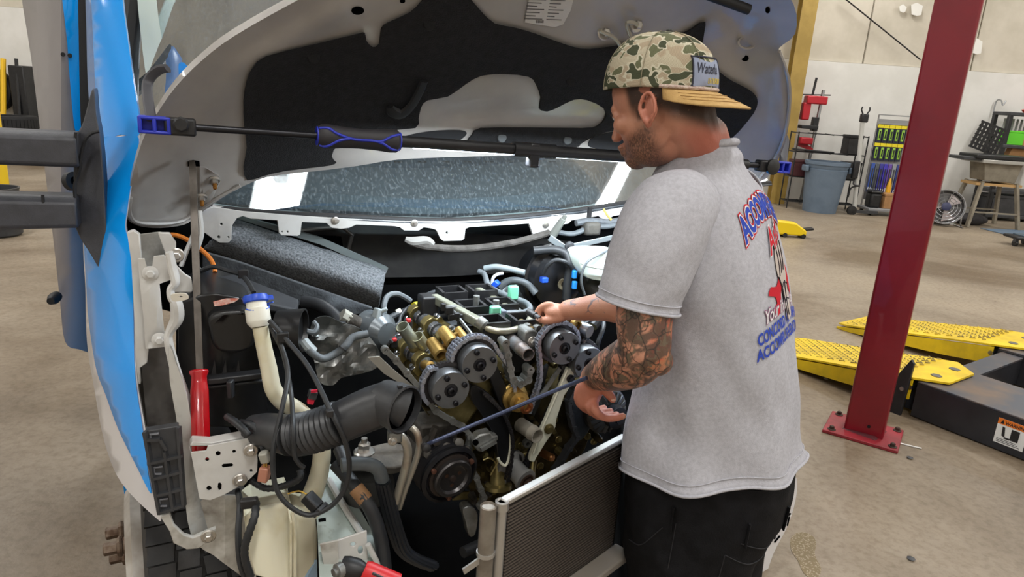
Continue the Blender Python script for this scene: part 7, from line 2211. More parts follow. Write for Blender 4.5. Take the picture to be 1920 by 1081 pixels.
# ---- drive-on lift: two runways with a yellow ramp each
rd = V((0.58, -0.82, 0)).normalized()
wd = V((0.82, 0.58, 0)).normalized()
def runway(org, label, lab2, sticker):
    t = thing('lift_runway', label, 'lift runway', V((org.x, org.y, 0)))
    ax = (rd, wd, UP)
    # folded channel: top plate, two side flanges
    MB().box(org + rd * 1.9 + wd * 0.24 + V((0, 0, 0.21)), (3.8, 0.48, 0.012), ax).build('top_plate', M_runway, t, bevel=0.004)
    for s in (0, 1):
        MB().box(org + rd * 1.9 + wd * (0.006 + 0.468 * s) + V((0, 0, 0.105)), (3.8, 0.012, 0.198), ax).build('side_flange', M_liftblk, t, bevel=0.003)
    MB().box(org + rd * 0.006 + wd * 0.24 + V((0, 0, 0.1)), (0.012, 0.45, 0.19), ax).build('end_plate', M_liftblk, t)
    MB().box(org - rd * 0.03 + wd * 0.06 + V((0, 0, 0.12)), (0.06, 0.02, 0.2), ax).build('lug', M_liftblk, t)
    MB().cyl(org - rd * 0.03 + wd * -0.02 + V((0, 0, 0.17)), org - rd * 0.03 + wd * 0.1 + V((0, 0, 0.17)), 0.016, 12).build('pivot_pin', M_steel, t)
    if sticker:
        so = org + rd * 0.42 - wd * 0.002
        def on(u, v, e=0.0):
            return so + rd * u + UP * (0.045 + v) - wd * e
        st = MB().prism([on(0, 0), on(0.135, 0), on(0.135, 0.135), on(0, 0.135)], -wd * 0.001).build('warning_sticker', mat('white sticker', (226, 226, 222), 0.4), t, label='white and orange warning sticker')
        MB().prism([on(0, 0.103, 0.001), on(0.135, 0.103, 0.001), on(0.135, 0.135, 0.001), on(0, 0.135, 0.001)], -wd * 0.0006).build('orange_band', mat('orange print', (226, 120, 36), 0.4), st)
        mb = MB()
        add_text(mb, 'WARNING', 0.024, lambda u, v: on(0.034 + u * 0.85, 0.109 + v, 0.0022), bold=0.0006)
        mb.build('lettering', M_black, st)
        mb = MB()
        mb.prism([on(0.012, 0.108, 0.002), on(0.03, 0.108, 0.002), on(0.021, 0.13, 0.002)], -wd * 0.0004)
        mb.prism([on(0.03, 0.045, 0.002), on(0.045, 0.04, 0.002), on(0.038, 0.092, 0.002), on(0.026, 0.095, 0.002)], -wd * 0.0004)
        mb.prism([on(0.068, 0.035, 0.002), on(0.105, 0.035, 0.002), on(0.105, 0.095, 0.002), on(0.068, 0.095, 0.002)], -wd * 0.0004)
        mb.prism([on(0.042, 0.033, 0.002), on(0.068, 0.033, 0.002), on(0.068, 0.042, 0.002), on(0.042, 0.042, 0.002)], -wd * 0.0004)
        mb.build('pictogram', M_black, st)
        mb = MB()
        for k in range(3):
            mb.prism([on(0.012, 0.008 + k * 0.008, 0.002), on(0.118 - k * 0.01, 0.008 + k * 0.008, 0.002), on(0.118 - k * 0.01, 0.011 + k * 0.008, 0.002), on(0.012, 0.011 + k * 0.008, 0.002)], -wd * 0.0003)
        mb.build('fine_print', M_dkgrey, st)
    # ramp
    t2 = thing('ramp', lab2, 'ramp', V((org.x, org.y, 0)) - rd * 0.6)
    def rp(u, w_, z):
        return org - rd * u + wd * w_ + V((0, 0, z))
    out = [(-0.12, 0.1), (-0.12, 0.4), (0.02, 0.52), (1.02, 0.52), (1.12, 0.46), (1.12, 0.04), (1.02, -0.02), (0.02, -0.02)]
    MB().sheet(out, lambda u, w_: rp(u, w_, 0.222 - 0.2 * max(u - 0.1, 0) / 1.02), (0, 0, 0.012), grid=0.2).build('deck', M_yramp, t2)
    for s in (-0.02, 0.508):
        MB().prism([rp(0.02, s, 0.215), rp(0.02, s, 0.1), rp(0.3, s, 0.06), rp(1.0, s, 0.002), rp(1.1, s, 0.004), rp(1.1, s, 0.018)], wd * 0.012).build('side_plate', M_yramp, t2)
    mb = MB()
    for i in range(26):
        for j in range(13):
            u = 0.12 + i * 0.037
            w2 = 0.04 + j * 0.036
            z = 0.234 - 0.2 * max(u - 0.1, 0) / 1.02
            mb.bar(rp(u, w2, z), rp(u + 0.018 * (1 if (i + j) % 2 else -1), w2 + 0.018, z), 0.006, 0.005)
    mb.build('tread_pattern', mat('scuffed yellow tread', (196, 168, 40), 0.55, col2=(120, 108, 70), scale=3, lo=0.45, hi=0.6), t2, kind='stuff')
    for w2 in (0.14, 0.36):
        MB().lathe(rp(-0.03, w2, 0.2335), UP, [(0.03, 0), (0.03, 0.004), (0.022, 0.005)], 6).build('rivet_plate', mat('bare grey patch', (110, 108, 104), 0.5, 0.6), t2)
ro = V((2.315, 3.66, 0))
runway(ro, 'black lift runway nearest the camera with a warning sticker on its side', 'yellow tread ramp at the end of the nearer runway', True)
runway(ro + wd * 1.17 + rd * -0.05, 'black lift runway further back, without any sticker', 'yellow tread ramp of the further runway', False)
t = thing('lift_crossbeam', 'grey steel crossbeam joining the two lift runways', 'lift beam', ro + wd * 0.8)
MB().bar(ro + wd * 0.485 + rd * 0.04 + V((0, 0, 0.1)), ro + wd * 1.165 + rd * 0.04 + V((0, 0, 0.1)), 0.12, 0.17).build('beam', M_liftblk, t, bevel=0.004)
MB().bar(ro + wd * 0.485 + rd * 0.04 + V((0, 0, 0.191)), ro + wd * 1.165 + rd * 0.04 + V((0, 0, 0.191)), 0.125, 0.01).build('top_plate', M_runway, t)
t = thing('wheel_stop', 'black upright wheel stop flap behind the red post', 'wheel stop', ro + wd * 0.1)
MB().prism([ro - rd * 0.03 + wd * -0.03 + V((0, 0, 0.0)), ro - rd * 0.02 + wd * -0.03 + V((0, 0, 0.32)), ro - rd * 0.04 + wd * -0.03 + V((0, 0, 0.34)), ro - rd * 0.17 + wd * -0.03 + V((0, 0, 0.06)), ro - rd * 0.17 + wd * -0.03 + V((0, 0, 0.0))], -wd * 0.02).build('flap', M_liftblk, t, bevel=0.003)
MB().cyl(ro - rd * 0.05 + wd * -0.06 + V((0, 0, 0.16)), ro - rd * 0.05 + wd * -0.01 + V((0, 0, 0.16)), 0.012, 10).build('pin', M_steel, t)
# ---- trash can
p = foot(1535, 12.1)
t = thing('trash_can', 'grey-blue round plastic trash can standing by the wire shelf', 'trash can', p)
M_can = mat('grey-blue can plastic', (104, 120, 138), 0.5, col2=(94, 110, 128), scale=4)
H = P(1540, 305, 12.1).z
MB().lathe(p, UP, [(0.2, 0), (0.27, 0.0), (0.275, 0.04), (0.34, H - 0.1), (0.33, H - 0.09), (0.345, H - 0.06), (0.345, H), (0.32, H), (0.25, 0.06), (0.2, 0.05)], 32).build('barrel', M_can, t)
MB().ring(p + V((0, 0, H - 0.02)), UP, 0.32, 0.365, 0.05, 32).build('rim', M_can, t)
for s in (-1, 1):
    MB().box(p + V((s * 0.37, -0.02, H - 0.1)), (0.06, 0.2, 0.1)).build('handle', M_can, t, bevel=0.015)
# ---- wire shelf with what stands on it
p = foot(1530, 12.45)
t = thing('wire_shelf', 'black wire shelving rack behind the trash can', 'shelf', p)
hs = [0.12, 0.55, 0.98, 1.3]
xw = 0.6
for sx in (-1, 1):
    for sy in (-0.18, 0.18):
        MB().cyl(p + V((sx * xw, sy, 0)), p + V((sx * xw, sy, 1.32)), 0.012, 8).build('post', M_black, t)
for h in hs:
    mb = MB()
    for k in range(9):
        y = -0.18 + k * 0.045
        mb.bar(p + V((-xw, y, h)), p + V((xw, y, h)), 0.008, 0.008)
    for k in range(5):
        x = -xw + k * xw / 2
        mb.bar(p + V((x, -0.18, h)), p + V((x, 0.18, h)), 0.012, 0.02)
    mb.build('shelf_rack', M_black, t)
def crate(name, label, cat, c, s, m, group=None, bev=0.008):
    """box with a lid line and side panel"""
    t = thing(name, label, cat, V(c), group)
    c = V(c)
    MB().box(c + V((0, 0, s[2] * 0.42)), (s[0], s[1], s[2] * 0.84)).build('body', m, t, bevel=bev)
    MB().box(c + V((0, 0, s[2] * 0.92)), (s[0] * 1.03, s[1] * 1.03, s[2] * 0.16)).build('lid', m, t, bevel=bev)
    return t
crate('battery_case', 'black case on the top of the wire shelf', 'case', p + V((0.42, 0, 0.992)), (0.24, 0.28, 0.33), M_black)
crate('battery_case', 'black case on the middle wire shelf beside the trash can', 'case', p + V((0.47, 0, 0.562)), (0.26, 0.28, 0.3), M_black)
crate('parts_box', 'dark box with a red lid left of the trash can', 'box', p + V((-0.42, 0, 0.562)), (0.3, 0.28, 0.28), mat('dark red case', (70, 30, 34), 0.5))
mb = MB().bar(p + V((-0.62, -0.05, 1.02)), p + V((0.1, -0.05, 1.0)), 0.1, 0.03)
tag(mb.build('pry_tool', M_black, bevel=0.01), 'flat black bar lying along the upper wire shelf', 'bar')
# ---- strut spring compressor on the wall
p = foot(1490, 12.95)
t = thing('spring_compressor', 'red spring compressor with steel rod beside the ochre column', 'tool', p)
zz = lambda py: P(1490, py, 12.95).z
MB().cyl(p + V((0.1, 0, 0.0)), p + V((0.16, 0, zz(165))), 0.03, 10).build('rod', M_steel, t)
MB().cyl(p + V((-0.02, 0, zz(176))), p + V((0.0, 0, zz(143))), 0.022, 8).build('screw', M_black, t)
MB().box(p + V((0.03, -0.05, zz(185))), (0.36, 0.2, 0.14)).build('head', M_red2, t, bevel=0.02)
MB().box(p + V((-0.12, -0.05, zz(207))), (0.14, 0.14, 0.3)).build('ram', M_red2, t, bevel=0.02)
MB().box(p + V((-0.05, -0.12, zz(236))), (0.3, 0.2, 0.06)).build('upper_claw', M_black, t, bevel=0.01)
MB().box(p + V((-0.06, -0.12, zz(262))), (0.22, 0.2, 0.12)).build('lower_claw', M_red2, t, bevel=0.02)
MB().prism([p + V((-0.16, -0.1, zz(272))), p + V((0.12, -0.1, zz(281))), p + V((0.12, -0.1, zz(276))), p + V((-0.1, -0.1, zz(262)))], (0, 0.1, 0)).build('tray', M_red2, t)
MB().box(p + V((0.1, -0.02, zz(230))), (0.1, 0.12, 0.24)).build('slider', M_black, t, bevel=0.01)
MB().cyl(p + V((-0.2, 0, zz(176))), p + V((0.3, 0, zz(174))), 0.012, 6).build('crank', M_black, t)
# ---- wiper blade display rack
p = foot(1655, 12.3)
t = thing('wiper_rack', 'grey wheeled display rack of hanging wiper blades', 'rack', p)
zr = P(1655, 215, 12.3).z
for sx in (-0.36, 0.36):
    MB().cyl(p + V((sx, 0.1, 0.1)), p + V((sx, 0.1, zr)), 0.014, 8).build('upright', M_steel, t)
mb = MB()
mb.bar(p + V((-0.36, 0.1, zr)), p + V((0.36, 0.1, zr)), 0.02, 0.02)
mb.bar(p + V((-0.36, 0.1, zr - 0.14)), p + V((0.36, 0.1, zr - 0.14)), 0.03, 0.03)
mb.build('top_rail', M_steel, t)
MB().box(p + V((0, 0.13, zr * 0.5 + 0.08)), (0.7, 0.012, zr - 0.3)).build('back_panel', mat('grey rack panel', (150, 150, 150), 0.5), t)
MB().box(p + V((0, -0.05, 0.1)), (0.8, 0.45, 0.05)).build('base_tray', mat('grey tray', (140, 140, 142), 0.5), t, bevel=0.01)
for sx in (-0.34, 0.34):
    for sy in (-0.22, 0.1):
        MB().cyl(p + V((sx - 0.015, sy, 0.04)), p + V((sx + 0.015, sy, 0.04)), 0.04, 12).build('caster', M_black, t)
cols = 7
for row, zc in ((0, zr - 0.19), (1, zr - 0.5)):
    for k in range(cols):
        x = -0.3 + k * 0.1
        if row == 1 and k == 5:
            continue
        c = p + V((x, 0.085, zc))
        g = thing('blade_card', ('black and lime hanging card on the upper row of the wiper rack', 'black and lime hanging card on the second row of the wiper rack')[row], 'package', c, 'hanging cards on the wiper rack')
        MB().box(c + V((0, 0, -0.13)), (0.088, 0.012, 0.28)).build('card', mat('dark blue card', (34, 40, 62), 0.4), g)
        MB().box(c + V((0, -0.004, -0.0)), (0.092, 0.014, 0.055)).build('header', mat('yellow card header', (232, 214, 40), 0.5), g)
        MB().box(c + V((0.0, -0.012, -0.14)), (0.045, 0.02, 0.19)).build('blister', mat('lime blister', (150, 196, 70), 0.3), g, bevel=0.006)
        MB().box(c + V((0.0, -0.024, -0.14)), (0.02, 0.004, 0.12)).build('blister_label', M_black, g)
cl = [(60, 90, 170), (90, 96, 104), (60, 60, 150), (70, 60, 180), (110, 80, 170), (150, 154, 160), (60, 70, 140), (160, 164, 172), (96, 104, 130)]
for k, cc in enumerate(cl):
    x = -0.3 + k * 0.075
    c = p + V((x, 0.08, zr - 0.82))
    ln = 0.5 + 0.09 * ((k * 7) % 4)
    ln = min(ln, c.z - 0.35)
    g = thing('packed_wiper', ['blue packed wiper blade leftmost in the lower row of the rack', 'dark grey packed wiper blade second in the lower row', 'navy packed wiper blade third in the lower row', 'violet-blue packed wiper blade left of the purple one', 'purple packed wiper blade in the middle of the row', 'silver packed wiper blade right of the purple one', 'navy packed wiper blade between two silver ones', 'silver packed wiper blade second from the right end', 'grey-blue packed wiper blade at the right end of the row'][k], 'wiper blade', c, 'wiper blades in the lower row of the rack')
    MB().box(c + V((0, 0, -ln / 2)), (0.06, 0.02, ln)).build('sleeve', mat('sleeve%d' % k, cc, 0.35), g, bevel=0.005)
    MB().box(c + V((0, -0.014, -ln * 0.55)), (0.02, 0.012, ln * 0.75)).build('blade', M_dkgrey, g)
    MB().box(c + V((0, -0.011, -ln + 0.05)), (0.05, 0.004, 0.07)).build('price_tag', mat('tag white', (220, 224, 230), 0.4), g)
c = p + V((0.03, 0.04, zr - 1.3))
tag(MB().lathe(c, UP, [(0.03, -0.2), (0.045, -0.16), (0.04, 0.1), (0.02, 0.2), (0.012, 0.24)], 12).build('yellow_bottle', mat('amber yellow', (226, 170, 40), 0.4)), 'small amber yellow bottle hanging on the wiper rack', 'bottle')
crate('cardboard_box', 'brown cardboard box on the base of the wiper rack', 'box', p + V((0.08, -0.1, 0.125)), (0.42, 0.24, 0.26), M_card)
crate('tool_bag', 'black bag beside the cardboard box on the rack', 'bag', p + V((-0.27, -0.1, 0.125)), (0.2, 0.22, 0.3), M_black, bev=0.04)
# light pole leaning in front of the rack
p = foot(1600, 12.0)
t = thing('work_light_pole', 'leaning pale pole with a black clamp and cord left of the rack', 'pole light', p)
top = P(1622, 212, 12.0)
MB().cyl(p + V((0, 0, 0.06)), top - V((0.02, 0, 0.1)), 0.035, 10).build('pole', mat('pale tube', (196, 196, 192), 0.4), t)
MB().box(top - V((0.0, 0, 0.08)), (0.12, 0.1, 0.14)).build('clamp', M_black, t, bevel=0.02)
for s in (-1, 1):
    MB().tube([top + V((0.03 * s, 0, -0.02)), top + V((0.07 * s, 0, 0.05)), top + V((0.06 * s, 0, 0.1))], 0.012, 6).build('fork', M_black, t)
MB().box(P(1604, 318, 11.95), (0.1, 0.08, 0.3)).build('battery', M_black, t, bevel=0.02)
MB().tube([P(1604, 330, 11.95), P(1600, 345, 11.9), P(1612, 348, 11.9), P(1596, 352, 11.95), P(1590, 370, 11.95)], 0.012, 6, sm=6).build('cord', M_black, t)
MB().lathe(p + V((-0.05, -0.05, 0.07)), V((0, 1, 0)), [(0.02, 0), (0.08, 0.01), (0.08, 0.06), (0.02, 0.07)], 16).build('wheel', M_black, t)
MB().bar(p + V((-0.1, 0, 0.06)), p + V((0.4, 0, 0.06)), 0.06, 0.05).build('foot_bar', M_dkgrey, t)
# ---- drum fan
p = foot(1764, 11.4)
t = thing('floor_fan', 'round wire floor fan on a bent chrome tube stand', 'fan', p)
fa = V((-0.35, -0.9, 0.25)).normalized()
fc = p + V((0, 0, 0.3))
MB().ring(fc - fa * 0.07, fa, 0.27, 0.285, 0.14, 32).build('drum', mat('fan grey', (120, 118, 118), 0.35, 0.7), t)
fx, fy, _ = frame(fa)
for k in range(5):
    mb = MB()
    r = 0.06 + k * 0.05
    mb.tube([fc + fa * (0.085 - 0.02 * k / 5) + (fx * math.cos(a) + fy * math.sin(a)) * r for a in np.linspace(0, 2 * math.pi, 28)], 0.004, 5)
    mb.build('guard_ring', M_steel, t)
for k in range(10):
    a = k * math.pi / 5
    MB().bar(fc + fa * 0.09, fc + fa * 0.07 + (fx * math.cos(a) + fy * math.sin(a)) * 0.275, 0.005, 0.005).build('guard_spoke', M_steel, t)
MB().lathe(fc + fa * 0.085, fa, [(0.07, 0), (0.07, 0.01), (0.05, 0.018)], 20).build('badge', mat('navy badge', (40, 44, 78), 0.4), t)
for k in range(3):
    a = k * 2 * math.pi / 3 + 0.4
    e1 = fx * math.cos(a) + fy * math.sin(a)
    e2 = fx * math.cos(a + 0.9) + fy * math.sin(a + 0.9)
    MB().prism([fc + e1 * 0.04, fc + e1 * 0.24 + fa * 0.02, fc + e2 * 0.24 - fa * 0.03, fc + e2 * 0.05], fa * 0.006).build('fan_blade', mat('fan blade', (150, 140, 138), 0.4, 0.6), t)
for s in (-1, 1):
    q = V((0.3 * s, 0, 0))
    MB().tube([fc + q, p + q + V((-0.05, -0.1, 0.05)), p + q + V((-0.06, -0.2, 0.012)), p + q + V((-0.02, 0.12, 0.012))], 0.012, 8, sm=5).build('stand_tube', M_chrome, t)
MB().tube([p + V((-0.3, 0.12, 0.012)), p + V((0.3, 0.12, 0.012))], 0.012, 8).build('stand_crossbar', M_chrome, t)
# ---- table saw
p = foot(1833, 11.7)
t = thing('table_saw', 'grey table saw with a black top and splayed legs', 'table saw', p)
zt = P(1830, 296, 11.7).z
M_saw = mat('dusty saw grey', (146, 138, 122), 0.7, col2=(126, 118, 104), scale=6)
MB().box(p + V((0.05, 0, zt - 0.03)), (0.82, 0.6, 0.06)).build('table_top', mat('pale saw top', (176, 174, 168), 0.4, 0.4), t, bevel=0.01)
MB().box(p + V((-0.02, -0.05, zt + 0.04)), (0.9, 0.5, 0.07)).build('cover_board', M_black, t, bevel=0.015)
MB().box(p + V((-0.5, 0, zt - 0.0)), (0.3, 0.5, 0.05)).build('side_wing', M_dkgrey, t, bevel=0.008)
MB().prism([p + V((-0.26, -0.2, zt - 0.06)), p + V((0.36, -0.2, zt - 0.06)), p + V((0.3, -0.2, zt - 0.36)), p + V((-0.2, -0.2, zt - 0.34))], (0, 0.4, 0)).build('cabinet', M_saw, t, bevel=0.01)
MB().box(p + V((0.05, 0, zt - 0.4)), (0.75, 0.42, 0.04)).build('leg_shelf', mat('pale wood', (196, 158, 106), 0.7), t)
for sx in (-1, 1):
    for sy in (-1, 1):
        MB().bar(p + V((0.05 + sx * 0.42, sy * 0.3, 0.0)), p + V((0.05 + sx * 0.28, sy * 0.2, zt - 0.36)), 0.07, 0.04).build('leg', M_saw, t)
    MB().bar(p + V((0.05 - 0.38, sx * 0.27, 0.25)), p + V((0.05 + 0.38, sx * 0.27, 0.25)), 0.05, 0.02).build('stretcher', M_saw, t)
MB().lathe(p + V((0.5, -0.3, zt - 0.05)), V((0, -1, 0)), [(0.05, 0), (0.05, 0.03), (0.02, 0.04)], 14).build('red_knob', M_red2, t)
# perforated black crate standing on the saw
c = P(1833, 288, 11.9)
t = thing('plastic_crate', 'black perforated plastic crate tipped up on the table saw', 'crate', V((c.x, c.y, zt + 0.08)))
ax = (V((0.96, 0.05, -0.27)).normalized(), V((0, 1, 0)), V((0.27, 0, 0.96)).normalized())
zb = V((c.x + 0.05, c.y, zt + 0.09))
for i in range(7):
    MB().box(zb + ax[0] * (-0.22 + i * 0.075) + ax[2] * 0.24, (0.035, 0.03, 0.42), ax).build('slat', M_black, t)
for i in range(7):
    MB().box(zb + ax[2] * (0.03 + i * 0.07), (0.5, 0.025, 0.03), ax).build('crossbar', M_black, t)
# ---- black plastic shelf unit at the right edge
p = foot(1874, 12.7)
t = thing('shelf_unit', 'black plastic shelf unit at the right edge of the shop', 'shelf', p)
zt2 = P(1890, 213, 12.7).z
for sx in (-0.4, 0.55):
    for sy in (-0.2, 0.2):
        MB().box(p + V((sx, sy, zt2 / 2)), (0.07, 0.07, zt2)).build('post', M_black, t, bevel=0.01)
MB().box(p + V((0.12, -0.2, zt2 * 0.78)), (0.07, 0.07, zt2 * 0.44)).build('post', M_black, t, bevel=0.01)
zsh = [0.08, 0.52, 1.05, zt2 - 0.55, zt2]
for h in zsh:
    MB().box(p + V((0.08, 0, h)), (1.02, 0.48, 0.06)).build('shelf_board', M_dkgrey, t, bevel=0.01)
crate('green_box', 'bright green box on the upper shelf of the black unit', 'box', p + V((-0.2, -0.05, zsh[3] + 0.03)), (0.3, 0.25, 0.24), mat('bright green', (96, 206, 44), 0.5))
crate('brown_carton', 'small brown carton beside the bright green box', 'box', p + V((0.14, -0.02, zsh[3] + 0.03)), (0.28, 0.25, 0.2), mat('dark carton', (120, 88, 60), 0.8))
c = p + V((-0.1, -0.05, zsh[2] + 0.03))
tag(MB().prism([c + V((-0.16, -0.1, 0)), c + V((0.22, -0.1, 0)), c + V((0.22, -0.1, 0.5)), c + V((0.02, -0.1, 0.5))], (0, 0.14, 0)).build('cardboard_sheet', M_card, bevel=0.005), 'tall brown cardboard piece on the shelf below the green box', 'cardboard')
c = p + V((0.36, -0.1, zsh[2] + 0.03))
t2 = thing('spray_bottle', 'white and lime spray bottle at the right on the shelf', 'bottle', c)
MB().lathe(c, UP, [(0.06, 0), (0.065, 0.14), (0.05, 0.2)], 14).build('bottle', mat('lime liquid', (170, 210, 60), 0.3), t2)
MB().lathe(c + V((0, 0, 0.2)), UP, [(0.05, 0), (0.02, 0.08), (0.03, 0.1), (0.03, 0.16), (0.01, 0.18)], 14).build('spray_head', mat('bottle white', (226, 228, 236), 0.4), t2)
MB().box(c + V((0, -0.062, 0.1)), (0.07, 0.01, 0.09)).build('label', mat('violet print', (80, 60, 120), 0.4), t2)
tag(MB().lathe(p + V((0.1, -0.05, zt2 + 0.03)), UP, [(0.16, 0), (0.2, 0.05), (0.18, 0.06), (0.14, 0.02)], 18).build('red_tray', mat('red tray', (206, 66, 46), 0.5)), 'red tray on top of the black shelf unit', 'tray')
for k in range(6):
    c = p + V((-0.28 + 0.075 * k, 0.1, zsh[3] + 0.03))
    tag(MB().tube([c, c + V((0.02, 0.02, 0.44))], 0.018, 8).build('filter_tube', mat('pale tube2', (150, 150, 148), 0.5)), 'upright pale tube at the back of the upper shelf', 'tube', 'upright tubes on the upper shelf')
crate('storage_bin', 'dark storage bin on the lowest shelf of the unit', 'bin', p + V((0.06, 0, 0.11)), (0.8, 0.4, 0.34), M_dkgrey)
# dark bag under the saw
c = foot(1815, 11.75)
tag(MB().ell(c + V((0, 0, 0.09)), (0.3, 0.18, 0.1)).build('duffel_bag', mat('dark cloth', (44, 42, 44), 0.9, col2=(58, 56, 58), scale=15, bump=0.5)), 'dark slumped bag on the floor beneath the table saw', 'bag')
# ---- floor mat, dolly, yellow tool
a = [PZ(1838, 428, 0.004), PZ(1925, 432, 0.004), PZ(1990, 448, 0.004), PZ(1895, 442, 0.004)]
tag(MB().prism(a, (0, 0, 0.006)).build('floor_mat', mat('blue mat', (84, 104, 124), 0.8, col2=(96, 112, 128), scale=3)), 'faded blue mat lying on the concrete near the fan', 'mat')
p = PZ(1915, 462, 0)
t = thing('mechanic_dolly', 'low black dolly with caster wheels at the right edge', 'dolly', p)
MB().box(p + V((0.25, 0.1, 0.12)), (0.75, 0.32, 0.04)).build('deck', M_black, t, bevel=0.015)
MB().box(p + V((0.3, 0.1, 0.145)), (0.6, 0.26, 0.015)).build('pad', mat('blue-grey pad', (70, 84, 96), 0.7), t)
for q in ((-0.1, 0.0), (0.15, -0.12), (0.5, 0.0), (0.2, 0.24)):
    MB().cyl(p + V((q[0] - 0.02, q[1], 0.045)), p + V((q[0] + 0.02, q[1], 0.045)), 0.045, 14).build('caster', M_black, t)
    MB().box(p + V((q[0], q[1], 0.085)), (0.05, 0.05, 0.05)).build('caster_fork', M_dkgrey, t)
p = PZ(1492, 446, 0)
t = thing('yellow_jack', 'small yellow tool with a black handle on the floor', 'tool', p)
MB().prism([p + V((-0.3, 0, 0.03)), p + V((0.14, 0, 0.03)), p + V((0.14, 0, 0.1)), p + V((-0.02, 0, 0.2)), p + V((-0.3, 0, 0.22))], (0, 0.16, 0)).build('body', mat('yellow tool paint', (240, 206, 20), 0.4), t, bevel=0.02)
MB().bar(p + V((0.05, 0.08, 0.1)), p + V((0.24, 0.08, 0.13)), 0.1, 0.03).build('handle', M_black, t, bevel=0.01)
for q in (-0.15, 0.1):
    MB().cyl(p + V((q, -0.01, 0.03)), p + V((q, 0.17, 0.03)), 0.03, 12).build('wheel', M_black, t)
# ---- left background: poles, tyres, bollard, bin
p = foot(14, 12.9)
q = P(6, 110, 12.9)
tag(MB().cyl(V((q.x, 12.6, 0)), q, 0.045, 10).build('yellow_pole', mat('yellow pole', (238, 190, 30), 0.5)), 'tall yellow pole leaning on the far wall at the left edge', 'pole')
q = P(34, 110, 12.9)
tag(MB().cyl(V((q.x + 0.0, 12.7, 0)), q - V((0, 0.05, 0)), 0.03, 10).build('black_pole', M_black), 'thin black pole leaning on the far wall by the tyres', 'pole')
def tyre_flat(c, r, wd_, label):
    t = tag(MB().lathe(c, UP, [(r * 0.62, 0), (r * 0.95, 0), (r, wd_ * 0.15), (r, wd_ * 0.85), (r * 0.95, wd_), (r * 0.62, wd_), (r * 0.6, wd_ * 0.5), (r * 0.62, 0)], 32).build('tyre', mat('old tyre rubber', (30, 30, 32), 0.8, bump=0.3)), label, 'tyre', 'tyres by the far wall')
    mb = MB()
    for k in range(40):
        a = k * math.pi / 20
        mb.box(c + V((math.cos(a) * r, math.sin(a) * r, wd_ / 2)), (0.02, 0.05, wd_ * 0.6), (V((math.cos(a), math.sin(a), 0)), V((-math.sin(a), math.cos(a), 0)), UP))
    mb.build('tread', MATS['old tyre rubber'], t)
    return t
c = foot(30, 12.2)
for k in range(3):
    tyre_flat(c + V((0.02 * k, 0, 0.24 * k)), 0.36, 0.235, ['bottom tyre of the stack by the far wall', 'middle tyre of the stack by the far wall', 'top tyre of the stack by the far wall'][k])
c = foot(5, 12.85)
t0 = MB().lathe(V((c.x - 0.1, 12.92, 1.1)), V((0.1, -1, 0)), [(0.24, -0.1), (0.37, -0.1), (0.39, -0.06), (0.39, 0.06), (0.37, 0.1), (0.24, 0.1), (0.22, 0), (0.24, -0.1)], 32).build('hung_tyre', MATS['old tyre rubber'])
tag(t0, 'tyre hanging upright on the far wall behind the yellow pole', 'tyre', 'tyres by the far wall')
MB().cyl(V((c.x - 0.1, 12.8, 1.32)), V((c.x - 0.1, 13.16, 1.32)), 0.02, 8).build('wall_peg', M_steel, t0)
p = foot(55, 12.9)
tag(MB().box(V((p.x, 12.95, 1.0)), (0.28, 0.3, 1.1)).build('black_locker', M_black, bevel=0.02), 'narrow black box standing beside the thin black pole', 'box')
MB().box(V((p.x, 12.95, 0.2)), (0.24, 0.26, 0.5)).build('stand', M_dkgrey, bpy.data.objects['black_locker'])
p = PZ(2, 362, 0)
tag(MB().lathe(p, UP, [(0.1, 0), (0.1, 1.0), (0.08, 1.06), (0.01, 1.09)], 20).build('bollard', mat('yellow bollard paint', (232, 196, 24), 0.5)), 'yellow round bollard behind the mirror arms at the left edge', 'bollard')
p = PZ(0, 440, 0)
t = thing('floor_bin', 'dark grey round bin below the lower mirror arm', 'bin', p)
MB().lathe(p, UP, [(0.17, 0), (0.19, 0.02), (0.2, 0.44), (0.21, 0.46), (0.19, 0.46), (0.17, 0.05)], 24).build('barrel', M_dkgrey, t)
# cable on the wall
tag(MB().tube([P(1575, -10, 13.12), P(1726, 112, 13.12)], 0.012, 6).build('wall_cable', M_black), 'thin dark cable running down across the beige wall', 'cable')
# white patches on the upper wall
for (a, b, c_, d_), lab in zip(((1686, 8, 1700, 24), (1708, 5, 1730, 30), (1822, 72, 1842, 102)), ('small round white patch on the beige wall', 'ragged white patch left of the red post on the beige wall', 'white patch right of the red post on the beige wall')):
    q = [(a, b + 4), ((a + c_) / 2, b), (c_, b + 6), (c_ - 3, d_ - 2), ((a + c_) / 2, d_), (a + 1, d_ - 3)]
    tag(MB().prism([P(x, y, 13.195) for x, y in q], (0, -0.006, 0)).build('wall_patch', mat('white patch', (232, 230, 224), 0.8)), lab, 'patch')
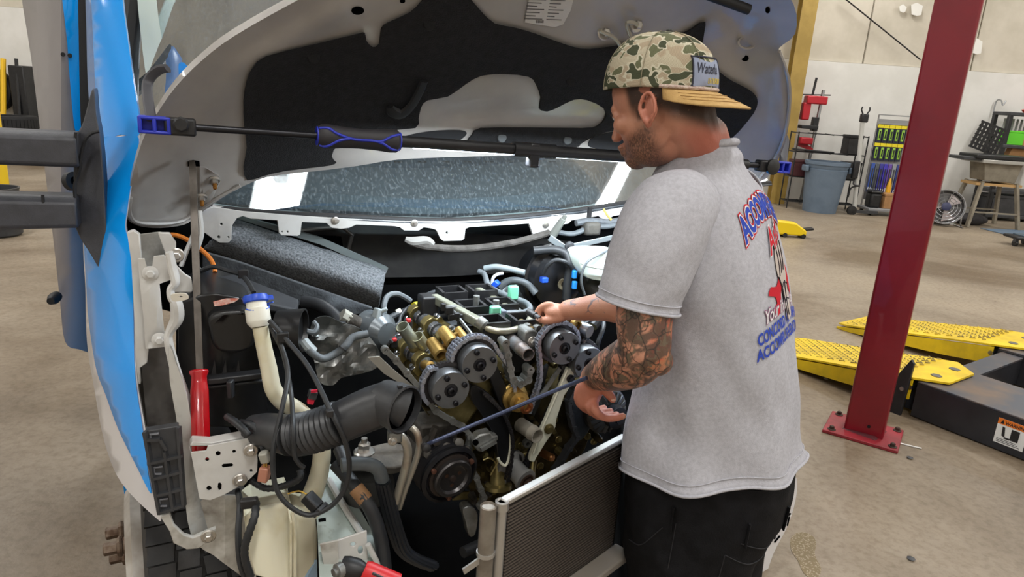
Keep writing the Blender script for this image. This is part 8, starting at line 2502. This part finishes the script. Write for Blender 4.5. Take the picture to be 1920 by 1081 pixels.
# wall hook
q = P(1868, 190, 13.15)
tag(MB().tube([q + V((0, 0, -0.25)), q, q + V((0.05, -0.05, 0.02)), q + V((0.08, -0.08, -0.06)), q + V((0.12, -0.08, 0.02))], 0.012, 6, sm=4).build('wall_hook', M_steel), 'small wire hook on the white wall above the shelf unit', 'hook')
# scraps on the floor
a, b = PZ(1682, 829, 0.004), PZ(1728, 840, 0.004)
tag(MB().bar(a, b, 0.008, 0.004).build('white_straw', mat('white scrap', (235, 233, 228), 0.6)), 'thin white strip on the floor by the red post', 'scrap')
for k, (x, y) in enumerate(((1706, 858), (1708, 1047), (1548, 710))):
    c = PZ(x, y, 0.003)
    tag(MB().lathe(c, UP, [(0.012, 0), (0.016, 0.003), (0.004, 0.006)], 7).build('floor_scrap', M_dkgrey if k != 2 else MATS['white scrap']), ('dark scrap on the floor below the red post base', 'brown scrap on the floor at the bottom right', 'white fleck on the floor under the yellow ramp')[k], 'scrap')

# oily stain and a dark puddle mark on the concrete
st = [(1482, 1010), (1495, 998), (1518, 1000), (1530, 1015), (1528, 1040), (1540, 1066), (1530, 1085), (1508, 1075), (1496, 1050), (1484, 1032)]
def stainmat():
    M = mat('dried oil stain', (118, 100, 70), 0.5)
    N, L = M.node_tree.nodes, M.node_tree.links
    b = N['Principled BSDF']
    tc = N.new('ShaderNodeTexCoord')
    v = N.new('ShaderNodeTexVoronoi')
    v.inputs['Scale'].default_value = 110
    L.new(tc.outputs['Object'], v.inputs['Vector'])
    r = N.new('ShaderNodeValToRGB')
    r.color_ramp.elements[0].position = 0.25
    r.color_ramp.elements[0].color = lin((150, 136, 112))
    r.color_ramp.elements[1].position = 0.5
    r.color_ramp.elements[1].color = lin((112, 95, 62))
    L.new(v.outputs['Distance'], r.inputs['Fac'])
    L.new(r.outputs['Color'], b.inputs['Base Color'])
    return M
tag(MB().sheet(sp(st, 3), lambda x, y: PZ(x, y, 0.0015), (0, 0, -0.001)).build('oil_stain', stainmat()), 'speckled brown oil stain on the floor at the bottom right of the man', 'stain')
